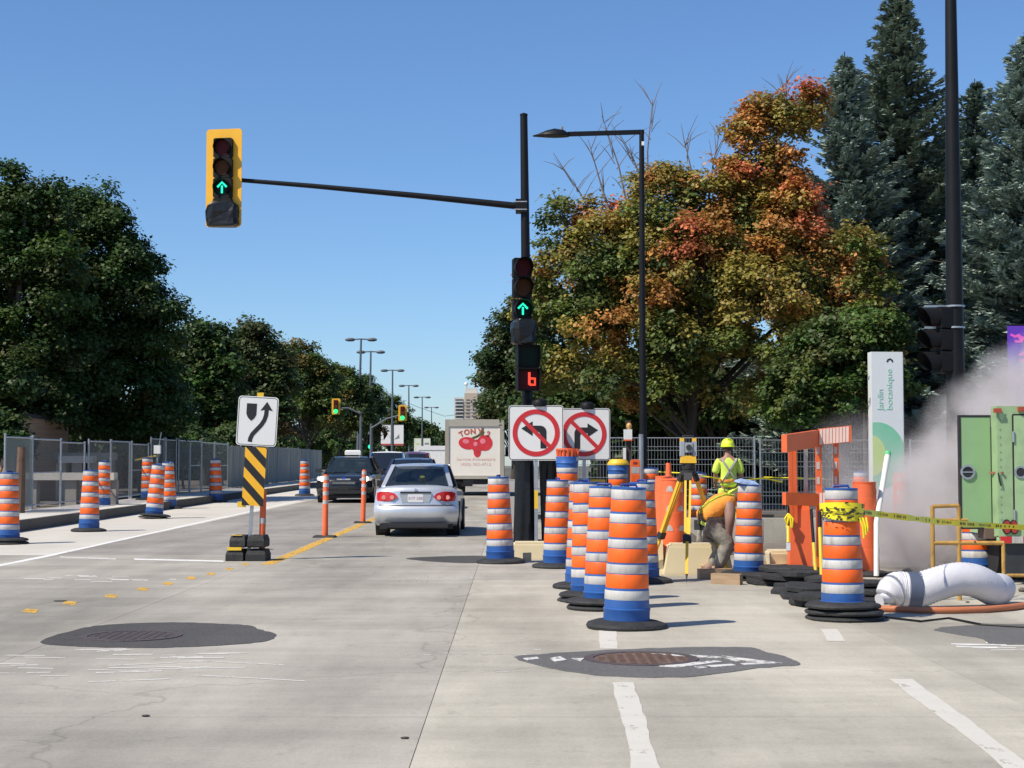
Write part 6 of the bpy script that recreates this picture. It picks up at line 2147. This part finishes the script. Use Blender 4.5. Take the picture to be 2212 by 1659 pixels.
# rough timber post, brown and the low concrete walls behind
p = at(58, 1000, 36)
o = MB().tube([(p.x, 35.5, .2), (p.x + .03, 35.5, at(58, 966, 35.5).z)], [.12, .09], 9).build('timber_post', mat('brown timber', (.13, .08, .055), .9, var=.3), None)
tag(o, 'thick brown timber post at the near end of the left fence', 'post')
for k, (x0, x1, yt, yb, Y, lab) in enumerate([(60, 250, 1021, 1037, 42, 'pale concrete beam low behind the left fence'), (-40, 250, 978, 994, 50, 'upper concrete ledge behind the left fence'), (130, 205, 985, 1000, 48, 'short pale concrete block on the ledge behind the left fence')]):
    a, b = at(x0, yt, Y), at(x1, yb, Y)
    t = thing('concrete_beam', lab, 'wall', ((a.x + b.x) / 2, Y, zg(Y) + .16))
    zt_, zb0 = a.z - zg(Y) - .16, b.z - zg(Y) - .16
    MB().box(0, 0, (zt_ + zb0) / 2, b.x - a.x, .4, zt_ - zb0).build('beam', CONC_NEW if k != 1 else CONC, t, 0)
    for s in (-.45, 0, .45):
        MB().box(s * (b.x - a.x), .06, zb0 / 2, .3, .3, max(zb0, .05)).build('support', CONC_GREY, t, 0)

# brick house corner glimpsed under the maples
def brick_mat():
    m = mat('tan brickwork', (.42, .25, .15), .85, var=.1)
    nt = m.node_tree
    b = nt.nodes['Principled BSDF']
    tc = nt.nodes.new('ShaderNodeTexCoord')
    mp = nt.nodes.new('ShaderNodeMapping')
    mp.inputs['Rotation'].default_value = (R(90), 0, 0)
    br = nt.nodes.new('ShaderNodeTexBrick')
    br.inputs['Scale'].default_value = 4.5
    br.inputs['Color1'].default_value = (.46, .27, .16, 1)
    br.inputs['Color2'].default_value = (.38, .22, .13, 1)
    br.inputs['Mortar'].default_value = (.42, .36, .29, 1)
    nt.links.new(tc.outputs['Object'], mp.inputs[0])
    nt.links.new(mp.outputs[0], br.inputs['Vector'])
    nt.links.new(br.outputs['Color'], b.inputs['Base Color'])
    return m
M_BRICK = brick_mat()
HYy = 47.5
p = at(40, 1000, HYy)
t = thing('brick_house', 'tan brick house corner glimpsed at the left edge under the maples', 'house', (p.x - 2.6, HYy + 2, zg(HYy) + .1))
xr = at(66, 1000, HYy).x - t.location.x
hz_ = at(40, 903, HYy).z - t.location.z
MB().box(xr - 2.2, 0, hz_ / 2, 4.4, 4, hz_).build('wall', M_BRICK, t, 0)
rf = MB().prism([(xr - 4.5, hz_), (xr + .03, hz_), (xr + .03, hz_ + .12), (xr - 4.5, hz_ + .12)], -2.1, 2.1).build('roof', mat('dark shingles', (.05, .045, .045), .9), t, 0)
MB().box(xr - .1, -2.01, hz_ * .5, .12, .03, hz_).build('corner_trim', M_BRICK, t, 0)
wn_ = MB().box(xr - 1.6, -2.0, 1.6, .8, .06, 1.0).build('window', M_GLASSD, t, 0)
frame_mb(rrect(.92, 1.12, .01, 1, xr - 1.6, 1.6), rrect(.8, 1.0, .01, 1, xr - 1.6, 1.6), -2.05, -2.0).build('window_frame', M_WHITEP, wn_, 0)

# yellow plank and white lamp box behind the barrel pair
Yp = 49.5
a, b = at(292, 994, Yp), at(338, 984, Yp)
t = thing('work_light', 'white lamp box on a yellow plank arm behind the left fence', 'work light', (b.x, Yp, zg(Yp) + .16))
o0 = Vector(t.location)
MB().bar(a - o0, b - o0, .09, .05).build('arm', mat('yellow plank', (.45, .34, .08), .7), t, 0)
q = at(340, 971, Yp) - o0
MB().box(q.x, 0, q.z, .2, .14, .26).build('lamp_box', M_WHITEP, t, 0)
MB().tube([(q.x, 0, 0), (q.x, 0, q.z - .1)], .03, 8).build('stand', M_STEEL, t)
MB().tube([(q.x + .05, 0, q.z + .12), (q.x + .12, 0, q.z + .55)], .012, 6).build('aerial', M_STEEL, t)
q = at(345, 1060, 46.5)
drum(0, 0, 'striped barrel on the walk behind the barrel pair', z=(KX - .95, 46.5, zg(46.5) + .228), scale=1.05)

# apartment tower far down the road
TYY = 820.0
p = at(1015, 1000, TYY)
t = thing('apartment_tower', 'tan apartment tower with stacked balconies far down the road', 'building', (p.x, TYY, zg(170)))
s_ = TYY / F
def tx(x): return (x - 1015) * s_
def tzz(y): return at(1015, y, TYY).z - zg(170)
M_TAN = mat('tan tower wall', (.50, .40, .31), .8, var=.05)
M_TAN2 = mat('pale tower wall', (.58, .56, .50), .8, var=.05)
M_TGLASS = mat('tower window glass', (.09, .11, .14), .3)  # dark glass tone, also used for the slot near the tower's top
MB().box((tx(1003) + tx(1050)) / 2, 8, tzz(849) / 2, tx(1050) - tx(1003), 16, tzz(849)).build('main_block', M_TAN, t, 0)
MB().box((tx(981) + tx(1003)) / 2 - .05, 9, tzz(858) / 2, tx(1003) - tx(981), 15, tzz(858)).build('balcony_block', M_TAN2, t, 0)
MB().box((tx(1005) + tx(1030)) / 2, 7.5, (tzz(838) + tzz(850)) / 2, tx(1030) - tx(1005), 8, tzz(838) - tzz(850)).build('plant_room', M_TAN2, t, 0)
MB().cyl((tx(1006), 7, tzz(838)), (tx(1006), 7, tzz(831)), .5, n=8).build('tank_leg', M_TAN2, t)
MB().sphere((tx(1006), 7, tzz(828)), 1.1, 14, 8).build('tank', mat('bright tank', (.7, .75, .8), .3), t)
MB().box(tx(1034), -.1, (tzz(851) + tzz(860)) / 2, 1.4, .3, tzz(851) - tzz(860)).build('dark_slot', M_TGLASS, t, 0)
for k in range(16):
    yv = 864 + k * 7.4
    z = tzz(yv)
    w_ = MB().box((tx(982) + tx(1002)) / 2, 1.42, z, tx(1002) - tx(982) - .6, .2, 1.0).build('window', M_TGLASS, t, 0)
    MB().box((tx(982) + tx(1002)) / 2, .8, z - .78, tx(1002) - tx(982) - .8, 1.2, .55).build('balcony', M_TAN2, t, 0)
    for x in (1011, 1025, 1041):
        MB().box(tx(x), -.06, z, 1.9, .1, .62).build('window', M_TGLASS, t, 0)
    MB().box((tx(1003) + tx(1050)) / 2, -.08, z - .95, tx(1050) - tx(1003), .2, .12).build('floor_line', M_TAN2, t, 0)
# ---------------------------------------------------------------- people
M_SKIN = mat('tanned skin', (.36, .19, .125), .6, var=.05)
M_LIME = mat('lime work shirt', (.62, .78, .10), .8, var=.05)
M_HAT = mat('lime hard hat', (.72, .82, .04), .35, var=.02)
M_GREYS = mat('grey brace band', (.34, .35, .3), .6)
M_ORV = mat('orange work vest', (.82, .30, .04), .85, var=.15, scale=12, bump=.8, bscale=14)
M_KHAKI = mat('mottled khaki trousers', (.25, .235, .195), .95, var=.42, scale=16, bump=.9, bscale=12)
M_BOOT = mat('tan work boots', (.42, .29, .16), .8, var=.15)
M_SKINT = mat('brown arm skin', (.26, .16, .13), .65)  # plain brown tone for the crouching worker's body and hands
def skin(name, verts, edges, m, parent, sub=2, root=0):
    """verts: (x, y, z, radius[, radius2]); grown into one smooth surface"""
    me = bpy.data.meshes.new(name)
    me.from_pydata([v[:3] for v in verts], edges, [])
    o = bpy.data.objects.new(name, me)
    COL.objects.link(o)
    md = o.modifiers.new('s', 'SKIN')
    md.use_smooth_shade = True
    md.branch_smoothing = .6
    sv = me.skin_vertices[0].data
    for i, v in enumerate(verts):
        sv[i].radius = (v[3], v[4] if len(v) > 4 else v[3])
        sv[i].use_root = (i == root)
    sb = o.modifiers.new('b', 'SUBSURF')
    sb.levels = sub
    sb.render_levels = sub
    dg = bpy.context.evaluated_depsgraph_get()
    new = bpy.data.meshes.new_from_object(o.evaluated_get(dg))
    bpy.data.objects.remove(o)
    new.materials.clear()
    new.polygons.foreach_set('use_smooth', [True] * len(new.polygons))
    return link_mesh(name, new, m, parent)

def hand_part(parent, w, d, side, m, s=1.0):
    """palm with four bent fingers and a thumb, from wrist w along direction d"""
    d = d.normalized()
    u, v = frame_of(d)
    vs = [(*w, .03), (*(w + d * .05), .036, .02), (*(w + d * .09), .034, .018)]
    ed = [(0, 1), (1, 2)]
    for k, (off, ln) in enumerate(((-.027, .062), (-.009, .074), (.009, .07), (.026, .055))):
        b = len(vs)
        p = w + d * .092 + u * off
        vs += [(*p, .0095), (*(p + d * ln * .55 + v * .012), .009), (*(p + d * ln + v * .035), .008)]
        ed += [(2, b), (b, b + 1), (b + 1, b + 2)]
    b = len(vs)
    p = w + d * .04 + u * .03 * side
    vs += [(*p, .011), (*(p + d * .03 + u * .025 * side), .0105), (*(p + d * .06 + u * .028 * side + v * .012), .009)]
    ed += [(1, b), (b, b + 1), (b + 1, b + 2)]
    return skin('hand', vs, ed, m, parent, 1)

# standing worker seen from behind
WY = 29.6
p = at(1573, 1000, WY)
base_z = zg(WY) + .02
t = thing('person', 'standing worker seen from behind in a lime shirt, crossed grey bands and hard hat', 'person', (p.x, WY, base_z), R(3))
st = (at(1573, 947, WY).z - base_z) / 1.83
t.scale = (st, st, st)
# torso and limbs: z up, facing +y
body = [(0, 0, .98, .10, .08), (0, 0, 1.10, .12, .09), (0, -.01, 1.27, .165, .115), (0, -.01, 1.42, .17, .105), (0, .0, 1.50, .07, .07), (0, .01, 1.57, .055), (0, .03, 1.66, .085, .095), (0, .03, 1.74, .085, .1),
        (.17, 0, 1.42, .062), (.235, 0, 1.20, .05), (.24, .10, .98, .042), (.225, .19, .94, .033),
        (-.17, 0, 1.42, .062), (-.235, 0, 1.20, .05), (-.235, .12, 1.0, .042), (-.20, .22, .97, .033),
        (.1, 0, .90, .06), (.12, .02, .50, .06), (.13, -.02, .09, .047), (-.1, 0, .90, .06), (-.12, .02, .50, .06), (-.13, -.02, .09, .047)]
ed = [(0, 1), (1, 2), (2, 3), (3, 4), (4, 5), (5, 6), (6, 7), (3, 8), (8, 9), (9, 10), (10, 11), (3, 12), (12, 13), (13, 14), (14, 15), (0, 16), (16, 17), (17, 18), (0, 19), (19, 20), (20, 21)]
bd = skin('body', body, ed, M_SKIN, t)
sh = [(0, 0, .90, .185, .14), (0, 0, .99, .175, .13), (0, 0, 1.10, .165, .125), (0, -.01, 1.27, .19, .135), (0, -.01, 1.40, .195, .125), (0, 0, 1.485, .085, .08), (.18, 0, 1.405, .085), (.235, 0, 1.25, .078), (.245, .01, 1.15, .078), (-.18, 0, 1.405, .085), (-.235, 0, 1.25, .078), (-.245, .01, 1.15, .078)]
skin('shirt', sh, [(0, 1), (1, 2), (2, 3), (3, 4), (4, 5), (4, 6), (6, 7), (7, 8), (4, 9), (9, 10), (10, 11)], M_LIME, t)
skin('trousers', [(0, 0, .98, .165, .125), (.1, 0, .82, .115), (.12, .02, .50, .085), (.13, -.02, .12, .075), (-.1, 0, .82, .115), (-.12, .02, .50, .085), (-.13, -.02, .12, .075)], [(0, 1), (1, 2), (2, 3), (0, 4), (4, 5), (5, 6)], M_LIME, t)
for s in (-1, 1):
    skin('boot', [(s * .13, -.04, .05, .05), (s * .13, .06, .045, .05, .04), (s * .135, .17, .035, .045, .032), (s * .13, -.02, .16, .052)], [(0, 1), (1, 2), (0, 3)], M_BOOT, t, 1)
    hand_part(t, Vector((s * .215, .205, .95)), Vector((-.1 * s, .5, -.25)), -s, M_SKIN)
    # braces crossing on the back, following the shirt
    pts = []
    for f in [i / 10 for i in range(11)]:
        x = s * (.15 - .29 * f)
        z = 1.455 - .46 * f
        yb = -.135 - .012 * math.sin(f * 3.14) + .05 * (abs(x) / .16) ** 3 + (.035 if f < .05 else 0)
        pts.append((x, yb, z))
    b = MB()
    for i in range(10):
        (x0, y0, z0), (x1, y1, z1) = pts[i], pts[i + 1]
        w_ = .02
        b.add([(x0 - w_, y0, z0), (x0 + w_, y0, z0), (x1 + w_, y1, z1), (x1 - w_, y1, z1), (x0 - w_, y0 + .03, z0), (x0 + w_, y0 + .03, z0), (x1 + w_, y1 + .03, z1), (x1 - w_, y1 + .03, z1)], [(0, 3, 2, 1), (0, 1, 5, 4), (3, 7, 6, 2), (0, 4, 7, 3), (1, 2, 6, 5)])
    b.build('brace_band', M_GREYS, t, 60)
MB().lathe([(.185, 1.0), (.188, 1.01), (.188, 1.045), (.185, 1.055)], 24, cap=False).build('waist_band', M_ORV, t).scale = (1, .76, 1)
hat = MB().lathe([(.135, 0), (.14, .012), (.128, .02), (.125, .06), (.11, .11), (.075, .15), (.03, .168), (.002, .17)], 24).build('hard_hat', M_HAT, t, 50)
hat.location = (0, .03, 1.665)
hat.scale = (1, 1.12, 1)
MB().box(0, 0, .155, .05, .2, .03).build('ridge', M_HAT, hat, 0)
for s in (-1, 1):
    MB().sphere((s * .088, .03, 1.645), .028, 8, 6, (.4, .8, 1.2)).build('ear', M_SKIN, t)
MB().lathe([(.092, 1.60), (.1, 1.65), (.1, 1.69)], 16, (0, .01, 0), cap=False).build('hair', mat('dark short hair', (.07, .045, .03), .9), t)
MB().sphere((0, .125, 1.645), .018, 8, 6, (.7, 1, 1.4)).build('nose', M_SKIN, t)

# crouching worker bent over the ground, head down to the right
KYp = 19.2
p = at(1545, 1244, KYp)
t = thing('person', 'crouching worker in an orange vest and khaki trousers bent over beside the tripod', 'person', (p.x, KYp, 0), 0)
def P2(x, y, dy=0.0):
    q = at(x, y, KYp); return (q.x - p.x, dy, q.z)
def vtx(x, y, r, dy=0.0, r2=None):
    a = P2(x, y, dy)
    return (*a, r) if r2 is None else (*a, r, r2)
bv_ = [vtx(1532, 1128, .07), vtx(1540, 1105, .07), vtx(1553, 1089, .07), vtx(1570, 1086, .06, .1), vtx(1584, 1083, .055, .05), vtx(1594, 1080, .085, .06), vtx(1602, 1086, .08, .06),
       vtx(1574, 1090, .085, -.12), vtx(1572, 1122, .064, -.19), vtx(1571, 1150, .046, -.14), vtx(1574, 1166, .034, -.12),
       vtx(1572, 1095, .07, .25), vtx(1580, 1130, .05, .3), vtx(1582, 1165, .035, .3),
       vtx(1536, 1140, .11, -.1), vtx(1570, 1170, .085, -.13), vtx(1552, 1212, .06, -.1), vtx(1545, 1238, .045, -.1),
       vtx(1534, 1142, .11, .14), vtx(1568, 1185, .08, .22), vtx(1540, 1228, .06, .25), vtx(1520, 1236, .045, .28)]
be = [(0, 1), (1, 2), (2, 3), (3, 4), (4, 5), (5, 6), (2, 7), (7, 8), (8, 9), (9, 10), (3, 11), (11, 12), (12, 13), (0, 14), (14, 15), (15, 16), (16, 17), (0, 18), (18, 19), (19, 20), (20, 21)]
skin('body', bv_, be, M_SKINT, t)
spine = [(1519, 1127, .10), (1523, 1120, .15), (1530, 1112, .168), (1541, 1102, .178), (1556, 1092, .175), (1570, 1087, .16), (1583, 1086, .12), (1590, 1088, .06)]
rg = []
for k, (x, y, r) in enumerate(spine):
    c = Vector(P2(x, y))
    x0, y0, _ = spine[max(k - 1, 0)]; x1, y1, _ = spine[min(k + 1, len(spine) - 1)]
    d = (Vector(P2(x1, y1)) - Vector(P2(x0, y0))).normalized()
    nrm_ = Vector((-d.z, 0, d.x))
    rg.append([c + nrm_ * (r * .82 * math.cos(a)) + Vector((0, 1.15 * r * math.sin(a) + .02, 0)) + nrm_ * (.008 * math.sin(3 * a + k * 1.7)) for a in [2 * math.pi * q / 20 for q in range(20)]])
MB().rings(rg).build('vest', M_ORV, t, 60)
for off, nm, mm in ((-.75, 'lime_trim', M_LIME), (.55, 'lime_trim', M_LIME)):
    pts_ = []
    for k in range(1, 7):
        c = (Vector(rg[k][0]) + Vector(rg[k][10])) / 2
        q = Vector(rg[k][int(round((off + 6.283) / 6.283 * 20)) % 20 if off < 0 else 18])
        pts_.append(c.lerp(q, 1.02))
    MB().tube(pts_, .017, 6).build(nm, mm, t)
vs = [vtx(1530, 1132, .165), vtx(1540, 1140, .125, -.1), vtx(1570, 1172, .105, -.13), vtx(1556, 1205, .088, -.1), vtx(1548, 1226, .08, -.1), vtx(1538, 1144, .125, .14), vtx(1566, 1186, .1, .22), vtx(1542, 1226, .08, .25)]
skin('trousers', vs, [(0, 1), (1, 2), (2, 3), (3, 4), (0, 5), (5, 6), (6, 7)], M_KHAKI, t)
for dy, x in ((-.1, 1545), (.27, 1528)):
    a = P2(x, 1241, dy)
    skin('boot', [(a[0] - .03, dy, .05, .05), (a[0] + .07, dy, .045, .05, .042), (a[0] + .16, dy, .04, .045, .034), (a[0] - .01, dy, .14, .055)], [(0, 1), (1, 2), (0, 3)], M_BOOT, t, 1)
hand_part(t, Vector(P2(1574, 1167, -.12)), Vector((.02, .02, -.1)), 1, M_SKINT)
hand_part(t, Vector(P2(1582, 1166, .3)), Vector((-.02, -.02, -.1)), -1, M_SKINT)
q = P2(1593, 1078, .06)
MB().sphere((q[0], q[1], q[2] + .012), .092, 14, 8, (1, 1, .85)).build('hair', mat('brown hair', (.1, .065, .045), .8), t)
MB().tube([P2(1515, 1128, -.1), P2(1535, 1136, -.16), P2(1560, 1138, -.16)], .025, 8).build('tool_belt', M_DARK, t)
MB().tube([P2(1512, 1128, -.12), P2(1528, 1136, -.19), P2(1545, 1136, -.18)], .022, 8).build('lime_trim', M_LIME, t)

for k, (x, y) in enumerate(((1516, 1120), (1522, 1132), (1512, 1134))):
    q = P2(x, y, -.08 + .05 * k)
    MB().box(q[0], q[1], q[2], .11, .09, .12, .4 * k).build('belt_pouch', M_DARK if k else mat('brown pouch', (.12, .09, .06), .9), t, 0)
# scrap of blue and white sheeting on the barrel beside him
q = gnd(1617, 1252)
o = MB().rings([[(a, b_, z) for a, b_ in ((-.15 * k, -.12 * k), (.13 * k, -.13 * k), (.16 * k, .1 * k), (-.1 * k, .14 * k))] for z, k in ((0, 1), (.02, .9), (.05, .5))]).build('sheeting_scrap', mat('blue white sheeting', (.28, .38, .58), .6, var=.4, scale=14), None, 0)
o.location = (q.x - .02, q.y, 1.135)
o.rotation_euler = (.1, .15, .3)
tag(o, 'scrap of blue and white sheeting on top of the barrel beside the crouching worker', 'sheeting')

# ---------------------------------------------------------------- dust blowing from the cut concrete
def dust():
    x0, x1, y0, y1, z0, z1 = 4.1, 9.6, 18.9, 24.5, .03, 4.2
    b = MB().box((x0 + x1) / 2, (y0 + y1) / 2, (z0 + z1) / 2, x1 - x0, y1 - y0, z1 - z0)
    m = bpy.data.materials.new('concrete dust')
    m.use_nodes = True
    nt = m.node_tree
    N, L = nt.nodes, nt.links
    N.remove(N['Principled BSDF'])
    pv = N.new('ShaderNodeVolumePrincipled')
    pv.inputs['Color'].default_value = (.86, .82, .81, 1)
    pv.inputs['Anisotropy'].default_value = .1
    geo = N.new('ShaderNodeNewGeometry')
    def math_(op, a, b=None, clamp=False):
        n = N.new('ShaderNodeMath')
        n.operation = op
        n.use_clamp = clamp
        for i, v in enumerate((a, b)):
            if v is None: continue
            if isinstance(v, (int, float)): n.inputs[i].default_value = v
            else: L.new(v, n.inputs[i])
        return n.outputs[0]
    nz = N.new('ShaderNodeTexNoise')
    nz.inputs['Scale'].default_value = 1.7
    nz.inputs['Detail'].default_value = 5
    nz.inputs['Roughness'].default_value = .6
    L.new(geo.outputs['Position'], nz.inputs['Vector'])
    total = None
    for (cx, cy, cz, rx, ry, rz, k) in DUST:
        sb = N.new('ShaderNodeVectorMath'); sb.operation = 'SUBTRACT'
        L.new(geo.outputs['Position'], sb.inputs[0]); sb.inputs[1].default_value = (cx, cy, cz)
        dv = N.new('ShaderNodeVectorMath'); dv.operation = 'DIVIDE'
        L.new(sb.outputs[0], dv.inputs[0]); dv.inputs[1].default_value = (rx, ry, rz)
        ln = N.new('ShaderNodeVectorMath'); ln.operation = 'LENGTH'
        L.new(dv.outputs[0], ln.inputs[0])
        f = math_('SUBTRACT', 1.0, ln.outputs['Value'], True)
        f = math_('MULTIPLY', f, k)
        total = f if total is None else math_('MAXIMUM', total, f)
    n2 = math_('SUBTRACT', nz.outputs['Fac'], .46)
    n2 = math_('MULTIPLY', n2, 7.0)
    n2 = math_('ADD', n2, .32, True)
    d = math_('MULTIPLY', total, n2)
    L.new(d, pv.inputs['Density'])
    L.new(pv.outputs[0], N['Material Output'].inputs['Volume'])
    o = b.build('dust_cloud', m, None, 0)
    tag(o, 'grey brown cloud of concrete dust drifting up to the right', 'dust', None, 'stuff')
DUST = [(5.5, 21.0, .45, 1.3, 1.8, 1.15, 5.0), (6.1, 21.2, 1.0, 1.25, 1.7, 1.05, 4.6), (6.7, 21.4, 1.65, 1.25, 1.6, 1.1, 5.2), (7.4, 21.6, 2.25, 1.2, 1.6, 1.05, 4.6), (4.7, 21.0, .8, 1.2, 1.8, 1.4, .9), (7.3, 21.3, .7, 1.9, 1.8, 1.3, 3.0)]
dust()
